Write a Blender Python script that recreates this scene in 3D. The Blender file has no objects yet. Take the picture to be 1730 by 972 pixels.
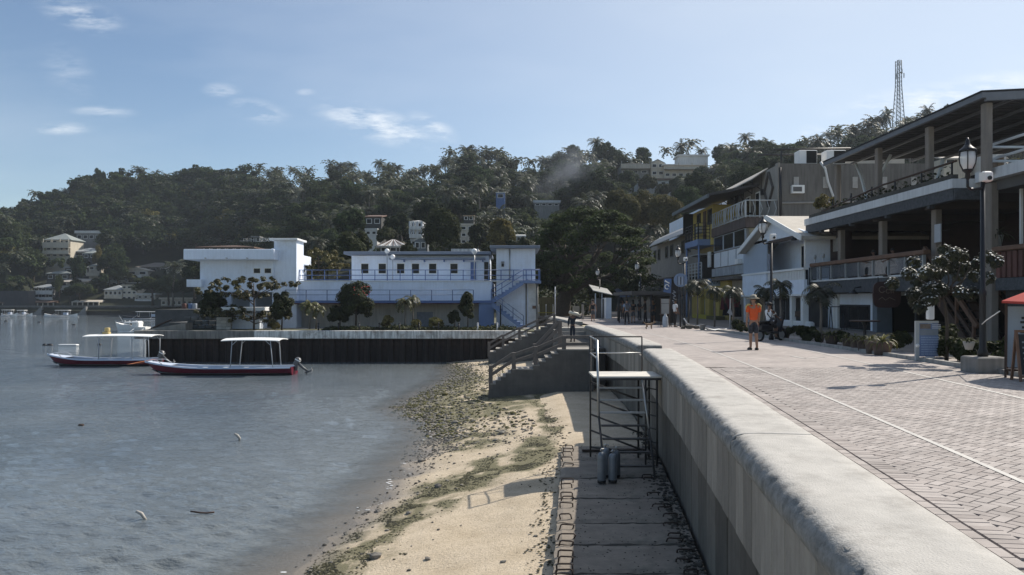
import bpy, bmesh, math, random
import numpy as np
from mathutils import Vector, Matrix, noise as mnoise
R = math.radians
random.seed(7)
rng = np.random.default_rng(7)
sc = bpy.context.scene
col = sc.collection

# ---------------------------------------------------------------- camera
EYE = 1.65            # metres above the promenade, which is z = 0
F = 1300.0            # focal length in pixels of the 1730 px wide photograph
HZ = 508.0            # horizon row
cd = bpy.data.cameras.new('camera')
cam = bpy.data.objects.new('camera', cd)
col.objects.link(cam)
cam.location = (0, 0, EYE)
cam.rotation_euler = (R(90), 0, 0)
cd.sensor_width = 36
cd.lens = F / 1730 * 36
cd.shift_y = (HZ - 486) / 1730
cd.clip_start = 0.05
cd.clip_end = 6000
sc.camera = cam

# ---------------------------------------------------------------- light
SUN_AZ, SUN_EL = 54.0, 43.5      # azimuth clockwise from +Y
world = bpy.data.worlds.new('World')
sc.world = world
world.use_nodes = True
wt = world.node_tree
wt.nodes.clear()
wn = wt.nodes.new
wl = wt.links.new
out = wn('ShaderNodeOutputWorld')
bg = wn('ShaderNodeBackground')
bg.inputs['Strength'].default_value = 0.10
sky = wn('ShaderNodeTexSky')
sky.sky_type = 'NISHITA'
sky.sun_disc = False
sky.sun_elevation = R(SUN_EL)
sky.sun_rotation = R(SUN_AZ)
sky.air_density = 1.0
sky.dust_density = .25
sky.ozone_density = 2.0
wl(bg.outputs[0], out.inputs[0])
# thin wispy clouds laid over the sky by direction
tc = wn('ShaderNodeTexCoord')
def wmath(op, a, b=None):
    n = wn('ShaderNodeMath'); n.operation = op
    for i, v in enumerate((a, b)):
        if v is None: continue
        if isinstance(v, (int, float)): n.inputs[i].default_value = v
        else: wl(v, n.inputs[i])
    return n.outputs[0]
sep = wn('ShaderNodeSeparateXYZ'); wl(tc.outputs['Generated'], sep.inputs[0])
yy = wmath('MAXIMUM', sep.outputs['Y'], 0.02)
cu = wmath('DIVIDE', sep.outputs['X'], yy)
cv = wmath('DIVIDE', sep.outputs['Z'], yy)
cmb = wn('ShaderNodeCombineXYZ'); wl(cu, cmb.inputs[0]); wl(cv, cmb.inputs[1])
nz = wn('ShaderNodeTexNoise'); nz.inputs['Scale'].default_value = 19; nz.inputs['Detail'].default_value = 10
nz.inputs['Roughness'].default_value = .62
mp = wn('ShaderNodeMapping'); mp.inputs['Scale'].default_value = (.8, 3.0, 1); mp.inputs['Rotation'].default_value = (0, 0, R(14))
wl(cmb.outputs[0], mp.inputs[0]); wl(mp.outputs[0], nz.inputs['Vector'])
# wide faint field of wisps plus the few brighter ones
clouds = [(140, 28, 62, 20, 16, .62), (375, 153, 26, 10, 5, .62), (437, 188, 42, 16, 14, .62), (640, 212, 90, 22, 17, 1.0),
          (732, 215, 36, 14, 28, .8), (175, 189, 44, 8, 2, .5), (102, 217, 44, 9, 0, .6), (1560, 168, 130, 20, -8, .95), (1690, 150, 90, 24, -4, .9),
          (1372, 230, 26, 14, 0, .8), (115, 120, 45, 30, 50, .2), (516, 156, 14, 5, 0, .4)]
acc = None
for (cx, cy, sx, sy, rot, amt) in clouds:
    u0, v0 = (cx - 865) / F, (HZ - cy) / F
    m = wn('ShaderNodeMapping'); m.vector_type = 'TEXTURE'
    m.inputs['Location'].default_value = (u0, v0, 0)
    m.inputs['Rotation'].default_value = (0, 0, R(-rot))
    m.inputs['Scale'].default_value = (sx * 1.25 / F, sy * 1.25 / F, 1)
    wl(cmb.outputs[0], m.inputs[0])
    ln = wn('ShaderNodeVectorMath'); ln.operation = 'LENGTH'; wl(m.outputs[0], ln.inputs[0])
    mr = wn('ShaderNodeMapRange'); mr.interpolation_type = 'SMOOTHSTEP'
    mr.inputs['From Min'].default_value = 1.3; mr.inputs['From Max'].default_value = 0.0
    mr.inputs['To Min'].default_value = 0; mr.inputs['To Max'].default_value = amt
    wl(ln.outputs['Value'], mr.inputs['Value'])
    acc = mr.outputs[0] if acc is None else wmath('MAXIMUM', acc, mr.outputs[0])
nm = wn('ShaderNodeMapRange'); nm.inputs['From Min'].default_value = .43; nm.inputs['From Max'].default_value = .66
wl(nz.outputs[0], nm.inputs['Value'])
dens = wmath('MULTIPLY', acc, nm.outputs[0])
nz2 = wn('ShaderNodeTexNoise'); nz2.inputs['Scale'].default_value = 3.2; nz2.inputs['Detail'].default_value = 5
wl(mp.outputs[0], nz2.inputs['Vector'])
nm2 = wn('ShaderNodeMapRange'); nm2.inputs['From Min'].default_value = .45; nm2.inputs['From Max'].default_value = .8
nm2.inputs['To Max'].default_value = .14
wl(nz2.outputs[0], nm2.inputs['Value'])
front = wn('ShaderNodeMapRange'); front.inputs['From Min'].default_value = .02; front.inputs['From Max'].default_value = .2
wl(sep.outputs['Y'], front.inputs['Value'])
dens = wmath('MULTIPLY', wmath('ADD', dens, nm2.outputs[0]), front.outputs[0])
mx = wn('ShaderNodeMix'); mx.data_type = 'RGBA'
wl(dens, mx.inputs['Factor']); wl(sky.outputs[0], mx.inputs['A']); mx.inputs['B'].default_value = (8.6, 9.0, 9.4, 1)
# pale glow of the hazy air towards the sun
sdv = (math.sin(R(SUN_AZ)) * math.cos(R(SUN_EL)), math.cos(R(SUN_AZ)) * math.cos(R(SUN_EL)), math.sin(R(SUN_EL)))
dt = wn('ShaderNodeVectorMath'); dt.operation = 'DOT_PRODUCT'; wl(tc.outputs['Generated'], dt.inputs[0]); dt.inputs[1].default_value = sdv
au = wn('ShaderNodeMapRange'); au.interpolation_type = 'SMOOTHSTEP'
au.inputs['From Min'].default_value = .30; au.inputs['From Max'].default_value = 1.02; au.inputs['To Max'].default_value = .62
wl(dt.outputs['Value'], au.inputs['Value'])
mx2 = wn('ShaderNodeMix'); mx2.data_type = 'RGBA'
wl(au.outputs[0], mx2.inputs['Factor']); wl(mx.outputs['Result'], mx2.inputs['A']); mx2.inputs['B'].default_value = (7.4, 7.9, 8.4, 1)
wl(mx2.outputs['Result'], bg.inputs['Color'])

sl = bpy.data.lights.new('sun', 'SUN')
sl.energy = 4.8
sl.angle = R(.53)
sl.color = (1.0, .93, .83)
sun = bpy.data.objects.new('sun', sl)
col.objects.link(sun)
sd = Vector((math.sin(R(SUN_AZ)) * math.cos(R(SUN_EL)), math.cos(R(SUN_AZ)) * math.cos(R(SUN_EL)), math.sin(R(SUN_EL))))
sun.rotation_euler = sd.to_track_quat('Z', 'Y').to_euler()
sun.location = (60, 50, 60)
sc.view_settings.view_transform = 'Standard'
sc.view_settings.look = 'None'
sc.view_settings.exposure = 0.27
sc.view_settings.gamma = 1
sc.cycles.max_bounces = 6
sc.cycles.diffuse_bounces = 3
sc.cycles.transparent_max_bounces = 12
sc.cycles.use_denoising = True

# ---------------------------------------------------------------- where a pixel of the photograph lies at a known depth
def GX(px, Y): return (px - 865.0) / F * Y
def GZ(py, Y): return EYE - (py - HZ) / F * Y
def W(px, py, Y): return Vector((GX(px, Y), Y, GZ(py, Y)))
def DY(py, z): return F * (EYE - z) / (py - HZ)

# ---------------------------------------------------------------- mesh helper
class MB:
    def __init__(s):
        s.V = []; s.F = []; s.S = []
        s.N = 0
    def add(s, verts, faces, smooth=False):
        b = s.N
        v = np.asarray(verts, dtype=np.float32).reshape(-1, 3)
        s.V.append(v); s.N += len(v)
        for f in faces:
            s.F.append([i + b for i in f]); s.S.append(smooth)
        return s
    def bb(s, x0, x1, y0, y1, z0, z1):
        v = [(x0,y0,z0),(x1,y0,z0),(x1,y1,z0),(x0,y1,z0),(x0,y0,z1),(x1,y0,z1),(x1,y1,z1),(x0,y1,z1)]
        return s.add(v, [(0,3,2,1),(4,5,6,7),(0,1,5,4),(1,2,6,5),(2,3,7,6),(3,0,4,7)])
    def box(s, c, size, rz=0, rx=0, ry=0):
        hx, hy, hz = (q / 2 for q in size)
        v = [(-hx,-hy,-hz),(hx,-hy,-hz),(hx,hy,-hz),(-hx,hy,-hz),(-hx,-hy,hz),(hx,-hy,hz),(hx,hy,hz),(-hx,hy,hz)]
        m = Matrix.Rotation(rz, 3, 'Z') @ Matrix.Rotation(ry, 3, 'Y') @ Matrix.Rotation(rx, 3, 'X')
        v = [(m @ Vector(p)) + Vector(c) for p in v]
        return s.add([tuple(p) for p in v], [(0,3,2,1),(4,5,6,7),(0,1,5,4),(1,2,6,5),(2,3,7,6),(3,0,4,7)])
    def bevbox(s, c, size, b=.02, rz=0):
        hx, hy, hz = (q / 2 for q in size)
        p = []
        for z, i in ((-hz, b), (-hz + b, 0), (hz - b, 0), (hz, b)):
            x, y = hx - i, hy - i
            k = b
            p.append([(-x + k, -y, z), (x - k, -y, z), (x, -y + k, z), (x, y - k, z), (x - k, y, z), (-x + k, y, z), (-x, y - k, z), (-x, -y + k, z)])
        m = Matrix.Rotation(rz, 3, 'Z')
        v = [tuple((m @ Vector(q)) + Vector(c)) for ring in p for q in ring]
        f = [tuple(range(7, -1, -1)), tuple(range(24, 32))]
        for r_ in range(3):
            for i in range(8):
                f.append((r_*8+i, r_*8+(i+1) % 8, r_*8+8+(i+1) % 8, r_*8+8+i))
        return s.add(v, f)
    def beam(s, a, b, w, h, up=(0, 0, 1)):
        """a rectangular bar from a to b, w across, h along up"""
        a, b = Vector(a), Vector(b)
        d = (b - a).normalized(); u = Vector(up)
        sx = d.cross(u)
        if sx.length < 1e-4: sx = d.cross(Vector((1, 0, 0)))
        sx.normalize(); u = sx.cross(d).normalized()
        sx *= w / 2; u *= h / 2
        v = [a-sx-u, a+sx-u, a+sx+u, a-sx+u, b-sx-u, b+sx-u, b+sx+u, b-sx+u]
        return s.add([tuple(p) for p in v], [(0,1,2,3),(7,6,5,4),(0,4,5,1),(1,5,6,2),(2,6,7,3),(3,7,4,0)])
    def tube(s, pts, r, n=7, caps=True, smooth=True):
        pts = [Vector(p) for p in pts]
        m = len(pts)
        rr = r if isinstance(r, (list, tuple)) else [r] * m
        v = []; pu = None
        for i, p in enumerate(pts):
            d = (pts[min(i+1, m-1)] - pts[max(i-1, 0)])
            if d.length < 1e-9: d = Vector((0, 0, 1))
            d.normalize()
            if pu is None:
                u = d.cross(Vector((0, 0, 1)))
                if u.length < .1: u = d.cross(Vector((1, 0, 0)))
            else:
                u = pu - d * pu.dot(d)
                if u.length < 1e-5: u = d.orthogonal()
            u.normalize(); pu = u
            w = d.cross(u)
            for k in range(n):
                a = 2 * math.pi * k / n
                v.append(tuple(p + (u * math.cos(a) + w * math.sin(a)) * rr[i]))
        f = []
        for i in range(m - 1):
            for k in range(n):
                f.append((i*n+k, i*n+(k+1) % n, (i+1)*n+(k+1) % n, (i+1)*n+k))
        s.add(v, f, smooth)
        if caps:
            b = s.N - len(v)
            s.F.append([b + k for k in range(n-1, -1, -1)]); s.S.append(False)
            s.F.append([b + (m-1)*n + k for k in range(n)]); s.S.append(False)
        return s
    def lathe(s, prof, c=(0, 0, 0), n=12, smooth=True, sx=1, sy=1):
        v = []
        for (r, z) in prof:
            for k in range(n):
                a = 2 * math.pi * k / n
                v.append((c[0] + r * sx * math.cos(a), c[1] + r * sy * math.sin(a), c[2] + z))
        f = []
        m = len(prof)
        for i in range(m - 1):
            for k in range(n):
                f.append((i*n+k, i*n+(k+1) % n, (i+1)*n+(k+1) % n, (i+1)*n+k))
        s.add(v, f, smooth)
        b = s.N - len(v)
        if prof[0][0] > 1e-4: s.F.append([b + k for k in range(n-1, -1, -1)]); s.S.append(False)
        if prof[-1][0] > 1e-4: s.F.append([b + (m-1)*n + k for k in range(n)]); s.S.append(False)
        return s
    def ball(s, c, r, n=10, m=7):
        rx, ry, rz = (r, r, r) if isinstance(r, (int, float)) else r
        prof = [(max(1e-5, math.sin(math.pi * i / m)), -math.cos(math.pi * i / m) * rz) for i in range(m + 1)]
        return s.lathe(prof, c, n, True, rx, ry)
    def prism(s, pts, vec):
        """a polygon (3-D points, in order) pushed along vec"""
        n = len(pts); vec = Vector(vec)
        a = [tuple(Vector(p)) for p in pts]; b = [tuple(Vector(p) + vec) for p in pts]
        nrm = Vector((0, 0, 0))
        for i in range(n):
            p, q = Vector(pts[i]), Vector(pts[(i+1) % n])
            nrm += p.cross(q)
        fl = nrm.dot(vec) > 0
        f = [tuple(range(n))[::-1] if fl else tuple(range(n)), tuple(range(n, 2*n)) if fl else tuple(range(2*n-1, n-1, -1))]
        for i in range(n):
            j = (i+1) % n
            f.append((i, j, n+j, n+i) if fl else (j, i, n+i, n+j))
        return s.add(a + b, f)
    def poly(s, pts):
        return s.add([tuple(p) for p in pts], [tuple(range(len(pts)))])
    def cards(s, C, Nn, size, aspect=1.6, fold=0.0):
        """many small leaf faces: centres C, normals Nn, sizes"""
        C = np.asarray(C, dtype=np.float32); n = len(C)
        Nn = np.asarray(Nn, dtype=np.float32); Nn = Nn / (np.linalg.norm(Nn, axis=1, keepdims=True) + 1e-9)
        rnd = rng.normal(size=(n, 3)).astype(np.float32)
        u = np.cross(Nn, rnd); u /= (np.linalg.norm(u, axis=1, keepdims=True) + 1e-9)
        w = np.cross(Nn, u)
        sz = np.asarray(size, dtype=np.float32).reshape(-1, 1) * np.ones((n, 1), np.float32)
        a = u * sz * aspect / 2; b = w * sz / 2
        v = np.stack([C - a, C - b * .9 + Nn * sz * fold, C + a, C + b * .9 + Nn * sz * fold], axis=1).reshape(-1, 3)
        base = s.N
        s.V.append(v); s.N += 4 * n
        idx = (np.arange(n) * 4 + base).tolist()
        s.F.extend([[i, i+1, i+2, i+3] for i in idx]); s.S.extend([False] * n)
        return s
    def mesh(s, name, mat=None, off=None):
        me = bpy.data.meshes.new(name)
        V = np.concatenate(s.V) if s.V else np.zeros((0, 3), np.float32)
        if off is not None: V = V - np.asarray(off, dtype=np.float32)
        lens = np.fromiter((len(f) for f in s.F), dtype=np.int32, count=len(s.F))
        flat = np.fromiter((i for f in s.F for i in f), dtype=np.int32, count=int(lens.sum()))
        me.vertices.add(len(V)); me.vertices.foreach_set('co', V.astype(np.float32).ravel())
        me.loops.add(len(flat)); me.loops.foreach_set('vertex_index', flat)
        me.polygons.add(len(lens))
        st = np.zeros(len(lens), np.int32); st[1:] = np.cumsum(lens)[:-1]
        me.polygons.foreach_set('loop_start', st)
        me.polygons.foreach_set('use_smooth', np.asarray(s.S, dtype=bool))
        me.update(calc_edges=True)
        if mat: me.materials.append(mat)
        return me

def tag(o, label=None, cat=None, group=None, kind=None):
    if label: o['label'] = label
    if cat: o['category'] = cat
    if group: o['group'] = group
    if kind: o['kind'] = kind
    return o
# promenade buildings: coordinates are scaled up about the camera point by this factor
CAM_SCALE = 1.0
def scale_from_cam(v):
    v = np.array(v, dtype=np.float32).reshape(-1, 3) * CAM_SCALE
    v[:, 2] += EYE * (1 - CAM_SCALE)
    return v
def thing(name, label, cat, loc=(0, 0, 0), rz=0, group=None):
    if CAM_SCALE != 1: loc = tuple(float(q) for q in scale_from_cam(loc)[0])
    o = bpy.data.objects.new(name, None)
    o.empty_display_size = .1
    col.objects.link(o)
    o.location = loc; o.rotation_euler = (0, 0, rz)
    return tag(o, label, cat, group)
def origin_of(T):
    p = Vector(T.location)
    q = T.parent
    while q is not None:
        p = p + Vector(q.location); q = q.parent
    return p
def put(name, mb, mat, parent=None, local=False, kind=None, label=None):
    """link the collected shape as one mesh; world coordinates unless local"""
    off = None
    if parent is not None and not local: off = origin_of(parent)
    if CAM_SCALE != 1 and not local: mb.V = [scale_from_cam(np.concatenate(mb.V))]
    o = bpy.data.objects.new(name, mb.mesh(name, mat, off))
    col.objects.link(o)
    if parent is not None: o.parent = parent
    if kind: o['kind'] = kind
    if label: o['label'] = label
    return o
def solo(name, mb, mat, label, cat, group=None, kind=None):
    o = put(name, mb, mat)
    return tag(o, label, cat, group, kind)
def link_copy(me, name, loc, rot=(0, 0, 0), parent=None, scale=None):
    o = bpy.data.objects.new(name, me)
    col.objects.link(o)
    if parent is not None: o.parent = parent
    o.location = loc; o.rotation_euler = rot
    if scale is not None: o.scale = scale if not isinstance(scale, (int, float)) else (scale,) * 3
    return o
def lettering(text, size, mat, loc, rot, parent, name='lettering', extrude=.004, align='CENTER'):
    cu_ = bpy.data.curves.new(name, 'FONT')
    cu_.body = text; cu_.size = size; cu_.extrude = extrude; cu_.align_x = align; cu_.align_y = 'CENTER'
    cu_.materials.append(mat)
    tmp = bpy.data.objects.new('tmp', cu_)
    col.objects.link(tmp)
    me = bpy.data.meshes.new_from_object(tmp.evaluated_get(bpy.context.evaluated_depsgraph_get()))
    bpy.data.objects.remove(tmp)
    me.materials.clear(); me.materials.append(mat)
    o = bpy.data.objects.new(name, me)
    col.objects.link(o)
    if parent is not None:
        o.parent = parent
        loc = Vector(loc) - origin_of(parent)
    o.location = loc; o.rotation_euler = rot
    return o

# ---------------------------------------------------------------- materials
MATS = {}
def mat(name, c=(.5, .5, .5), rough=.8, var=.18, scale=2.5, bump=.25, bscale=30, metal=0, streak=0, dirt=None, dirt_amt=0.0, dirt_scale=.8, rand=0.0, coord='Object', spec=.4):
    if name in MATS: return MATS[name]
    m = bpy.data.materials.new(name); m.use_nodes = True
    nt = m.node_tree; N = nt.nodes.new; L = nt.links.new
    b = nt.nodes['Principled BSDF']
    b.inputs['Roughness'].default_value = rough
    b.inputs['Metallic'].default_value = metal
    b.inputs['Specular IOR Level'].default_value = spec
    t = N('ShaderNodeTexCoord'); vec = t.outputs[coord]
    n1 = N('ShaderNodeTexNoise'); n1.inputs['Scale'].default_value = scale; n1.inputs['Detail'].default_value = 7; n1.inputs['Roughness'].default_value = .65
    L(vec, n1.inputs['Vector'])
    r = N('ShaderNodeMapRange'); r.inputs['From Min'].default_value = .25; r.inputs['From Max'].default_value = .75
    r.inputs['To Min'].default_value = 1 - var; r.inputs['To Max'].default_value = 1 + var
    L(n1.outputs[0], r.inputs['Value'])
    val = r.outputs[0]
    def mul(a, bb):
        q = N('ShaderNodeMath'); q.operation = 'MULTIPLY'; L(a, q.inputs[0]); L(bb, q.inputs[1]); return q.outputs[0]
    if streak:
        mp_ = N('ShaderNodeMapping'); mp_.inputs['Scale'].default_value = (4, 4, .35); L(vec, mp_.inputs[0])
        n2 = N('ShaderNodeTexNoise'); n2.inputs['Scale'].default_value = 1.6; n2.inputs['Detail'].default_value = 6
        L(mp_.outputs[0], n2.inputs['Vector'])
        r2 = N('ShaderNodeMapRange'); r2.inputs['From Min'].default_value = .42; r2.inputs['From Max'].default_value = .66
        r2.inputs['To Min'].default_value = 1; r2.inputs['To Max'].default_value = 1 - streak
        L(n2.outputs[0], r2.inputs['Value']); val = mul(val, r2.outputs[0])
    if rand:
        oi = N('ShaderNodeObjectInfo')
        r3 = N('ShaderNodeMapRange'); r3.inputs['To Min'].default_value = 1 - rand; r3.inputs['To Max'].default_value = 1 + rand
        L(oi.outputs['Random'], r3.inputs['Value']); val = mul(val, r3.outputs[0])
    mxx = N('ShaderNodeVectorMath'); mxx.operation = 'SCALE'
    if dirt is not None:
        n4 = N('ShaderNodeTexNoise'); n4.inputs['Scale'].default_value = dirt_scale; n4.inputs['Detail'].default_value = 9; n4.inputs['Roughness'].default_value = .7
        L(vec, n4.inputs['Vector'])
        r4 = N('ShaderNodeMapRange'); r4.inputs['From Min'].default_value = .5; r4.inputs['From Max'].default_value = .7; r4.inputs['To Max'].default_value = dirt_amt
        L(n4.outputs[0], r4.inputs['Value'])
        mi = N('ShaderNodeMix'); mi.data_type = 'RGBA'; L(r4.outputs[0], mi.inputs['Factor'])
        mi.inputs['A'].default_value = (*c, 1); mi.inputs['B'].default_value = (*dirt, 1)
        L(mi.outputs['Result'], mxx.inputs[0])
    else:
        mxx.inputs[0].default_value = c
    L(val, mxx.inputs['Scale']); L(mxx.outputs[0], b.inputs['Base Color'])
    if bump:
        n3 = N('ShaderNodeTexNoise'); n3.inputs['Scale'].default_value = bscale; n3.inputs['Detail'].default_value = 5
        L(vec, n3.inputs['Vector'])
        bp = N('ShaderNodeBump'); bp.inputs['Strength'].default_value = bump; bp.inputs['Distance'].default_value = .02
        L(n3.outputs[0], bp.inputs['Height']); L(bp.outputs[0], b.inputs['Normal'])
    MATS[name] = m
    return m
def leafmat(name, c1, c2, scale=.5, trans=.3, rough=.6, rand=.35, spec=.3):
    m = bpy.data.materials.new(name); m.use_nodes = True
    nt = m.node_tree; N = nt.nodes.new; L = nt.links.new
    b = nt.nodes['Principled BSDF']; b.inputs['Roughness'].default_value = rough
    b.inputs['Specular IOR Level'].default_value = spec
    t = N('ShaderNodeTexCoord')
    n1 = N('ShaderNodeTexNoise'); n1.inputs['Scale'].default_value = scale; n1.inputs['Detail'].default_value = 4
    L(t.outputs['Object'], n1.inputs['Vector'])
    g = N('ShaderNodeNewGeometry')
    ad = N('ShaderNodeMath'); ad.operation = 'MULTIPLY_ADD'; ad.inputs[1].default_value = .45; L(g.outputs['Random Per Island'], ad.inputs[0])
    sb = N('ShaderNodeMath'); sb.operation = 'SUBTRACT'; sb.inputs[1].default_value = .22; L(n1.outputs[0], sb.inputs[0]); L(sb.outputs[0], ad.inputs[2])
    mi = N('ShaderNodeMix'); mi.data_type = 'RGBA'; mi.inputs['A'].default_value = (*c1, 1); mi.inputs['B'].default_value = (*c2, 1)
    rr = N('ShaderNodeMapRange'); rr.inputs['From Min'].default_value = .25; rr.inputs['From Max'].default_value = .8; L(ad.outputs[0], rr.inputs['Value'])
    L(rr.outputs[0], mi.inputs['Factor'])
    oi = N('ShaderNodeObjectInfo')
    hs = N('ShaderNodeHueSaturation'); L(mi.outputs['Result'], hs.inputs['Color'])
    r3 = N('ShaderNodeMapRange'); r3.inputs['To Min'].default_value = 1 - rand; r3.inputs['To Max'].default_value = 1 + rand
    L(oi.outputs['Random'], r3.inputs['Value']); L(r3.outputs[0], hs.inputs['Value'])
    r5 = N('ShaderNodeMapRange'); r5.inputs['To Min'].default_value = .49; r5.inputs['To Max'].default_value = .515
    fr = N('ShaderNodeMath'); fr.operation = 'FRACT'; ml = N('ShaderNodeMath'); ml.operation = 'MULTIPLY'; ml.inputs[1].default_value = 7.3
    L(oi.outputs['Random'], ml.inputs[0]); L(ml.outputs[0], fr.inputs[0]); L(fr.outputs[0], r5.inputs['Value']); L(r5.outputs[0], hs.inputs['Hue'])
    L(hs.outputs[0], b.inputs['Base Color'])
    tr = N('ShaderNodeBsdfTranslucent'); L(hs.outputs[0], tr.inputs['Color'])
    ms = N('ShaderNodeMixShader'); ms.inputs[0].default_value = trans
    L(b.outputs[0], ms.inputs[1]); L(tr.outputs[0], ms.inputs[2])
    L(ms.outputs[0], nt.nodes['Material Output'].inputs['Surface'])
    MATS[name] = m
    return m
def glassmat(name, tint=(.8, .85, .85), alpha=.3, rough=.05):
    m = bpy.data.materials.new(name); m.use_nodes = True
    nt = m.node_tree; N = nt.nodes.new; L = nt.links.new
    b = nt.nodes['Principled BSDF']; b.inputs['Base Color'].default_value = (*tint, 1); b.inputs['Roughness'].default_value = rough
    b.inputs['Alpha'].default_value = alpha
    nn = N('ShaderNodeTexNoise'); nn.inputs['Scale'].default_value = 1.5
    bp = N('ShaderNodeBump'); bp.inputs['Strength'].default_value = .04; L(nn.outputs[0], bp.inputs['Height']); L(bp.outputs[0], b.inputs['Normal'])
    MATS[name] = m
    return m

concrete = mat('concrete', (.36, .35, .33), .9, .22, 1.6, .35, 25, streak=.35, dirt=(.12, .11, .1), dirt_amt=.6)
cap_concrete = mat('cap_concrete', (.45, .43, .395), .92, .16, 3.0, .5, 60, dirt=(.27, .25, .225), dirt_amt=.75, dirt_scale=2.2)
# the weathered sea edge of the cap is a darker, stonier grey
_n = cap_concrete.node_tree; _b = _n.nodes['Principled BSDF']; _src = _b.inputs['Base Color'].links[0].from_socket
_g = _n.nodes.new('ShaderNodeNewGeometry'); _s = _n.nodes.new('ShaderNodeSeparateXYZ'); _n.links.new(_g.outputs['Position'], _s.inputs[0])
_t = _n.nodes.new('ShaderNodeTexNoise'); _t.inputs['Scale'].default_value = 7; _t.inputs['Detail'].default_value = 9; _t.inputs['Roughness'].default_value = .75; _n.links.new(_g.outputs['Position'], _t.inputs['Vector'])
_a = _n.nodes.new('ShaderNodeMath'); _a.operation = 'MULTIPLY_ADD'; _a.inputs[1].default_value = .09; _n.links.new(_t.outputs[0], _a.inputs[0]); _n.links.new(_s.outputs['Z'], _a.inputs[2])
_r = _n.nodes.new('ShaderNodeMapRange'); _r.inputs['From Min'].default_value = .188; _r.inputs['From Max'].default_value = .15; _n.links.new(_a.outputs[0], _r.inputs['Value'])
_m = _n.nodes.new('ShaderNodeMix'); _m.data_type = 'RGBA'; _n.links.new(_r.outputs[0], _m.inputs['Factor']); _n.links.new(_src, _m.inputs['A'])
_k = _n.nodes.new('ShaderNodeValToRGB'); _k.color_ramp.elements[0].color = (.15, .146, .135, 1); _k.color_ramp.elements[1].color = (.36, .35, .33, 1); _k.color_ramp.elements[0].position = .35; _k.color_ramp.elements[1].position = .68
_n.links.new(_t.outputs[0], _k.inputs[0]); _n.links.new(_k.outputs[0], _m.inputs['B']); _n.links.new(_m.outputs['Result'], _b.inputs['Base Color'])
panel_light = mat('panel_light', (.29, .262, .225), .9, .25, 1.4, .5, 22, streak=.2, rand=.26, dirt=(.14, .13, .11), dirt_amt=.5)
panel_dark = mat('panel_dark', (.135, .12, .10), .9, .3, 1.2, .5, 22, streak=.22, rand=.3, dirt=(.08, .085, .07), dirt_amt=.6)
slab_mat = mat('slab_concrete', (.235, .202, .165), .9, .38, 1.3, .5, 18, rand=.08, dirt=(.1, .1, .08), dirt_amt=.75, dirt_scale=1.1)
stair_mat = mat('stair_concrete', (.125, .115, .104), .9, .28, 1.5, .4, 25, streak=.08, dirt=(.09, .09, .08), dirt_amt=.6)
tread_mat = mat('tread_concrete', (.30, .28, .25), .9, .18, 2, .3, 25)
rail_mat = mat('rail_concrete', (.15, .13, .115), .8, .22, 3, .2, 30)
rust = mat('rust', (.05, .035, .028), .8, .35, 8, .4, 60)
steel = mat('steel', (.42, .42, .41), .4, .15, 4, .1, 40, metal=.6)
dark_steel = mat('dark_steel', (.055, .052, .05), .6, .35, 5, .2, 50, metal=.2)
white_paint = mat('white_paint', (.75, .81, .90), .65, .05, .7, .08, 12, streak=.06, dirt=(.5, .48, .44), dirt_amt=.35, dirt_scale=.6)
white_trim = mat('white_trim', (.78, .78, .76), .55, .05, 2, .05, 20)
blue_paint = mat('blue_paint', (.10, .16, .33), .55, .15, 2, .08, 20)
blue_stair = mat('blue_stair', (.17, .24, .41), .6, .12, 1, .08, 20)
black_metal = mat('black_metal', (.014, .014, .016), .45, .2, 4, .05, 40)
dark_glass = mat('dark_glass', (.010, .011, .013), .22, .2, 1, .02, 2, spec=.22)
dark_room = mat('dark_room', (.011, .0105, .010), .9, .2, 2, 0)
wood = mat('wood', (.16, .085, .05), .6, .25, 3, .2, 30)
wood_dark = mat('wood_dark', (.065, .038, .026), .65, .25, 3, .2, 30)
beige = mat('beige_plaster', (.33, .29, .23), .85, .12, 1.5, .15, 25, streak=.15)
grey_plaster = mat('grey_plaster', (.15, .142, .13), .9, .22, .7, .3, 12, streak=.25, dirt=(.08, .078, .07), dirt_amt=.75, dirt_scale=.35)
tan_plaster = mat('tan_plaster', (.29, .268, .235), .9, .12, 1, .2, 15, streak=.2)
yellow = mat('yellow_plaster', (.46, .36, .10), .85, .12, 1.2, .15, 20, streak=.15)
stone_clad = mat('stone_cladding', (.075, .08, .086), .9, .5, 7, .8, 10)
tin_roof = mat('tin_roof', (.34, .34, .33), .55, .2, 1.5, .1, 10, metal=.2, streak=.2)
dark_roof = mat('dark_roof', (.06, .058, .056), .7, .25, 1.5, .2, 10)
brown_roof = mat('brown_roof', (.14, .09, .065), .8, .25, 1.5, .2, 10)
tan_roof = mat('tan_roof', (.47, .43, .37), .8, .15, 1.5, .2, 10)
grey_roof = mat('grey_roof', (.26, .28, .29), .6, .2, 1.5, .2, 10)
terracotta = mat('terracotta', (.105, .078, .066), .85, .3, 4, .2, 30, rand=.25)
soil = mat('soil', (.05, .04, .03), .95, .3, 6, .5, 30)
bark = mat('bark', (.07, .055, .042), .9, .3, 5, .6, 15)
palm_bark = mat('palm_bark', (.16, .14, .12), .9, .25, 4, .4, 12)
canvas_white = mat('canvas_white', (.78, .78, .76), .7, .05, 2, .05, 20)
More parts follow.
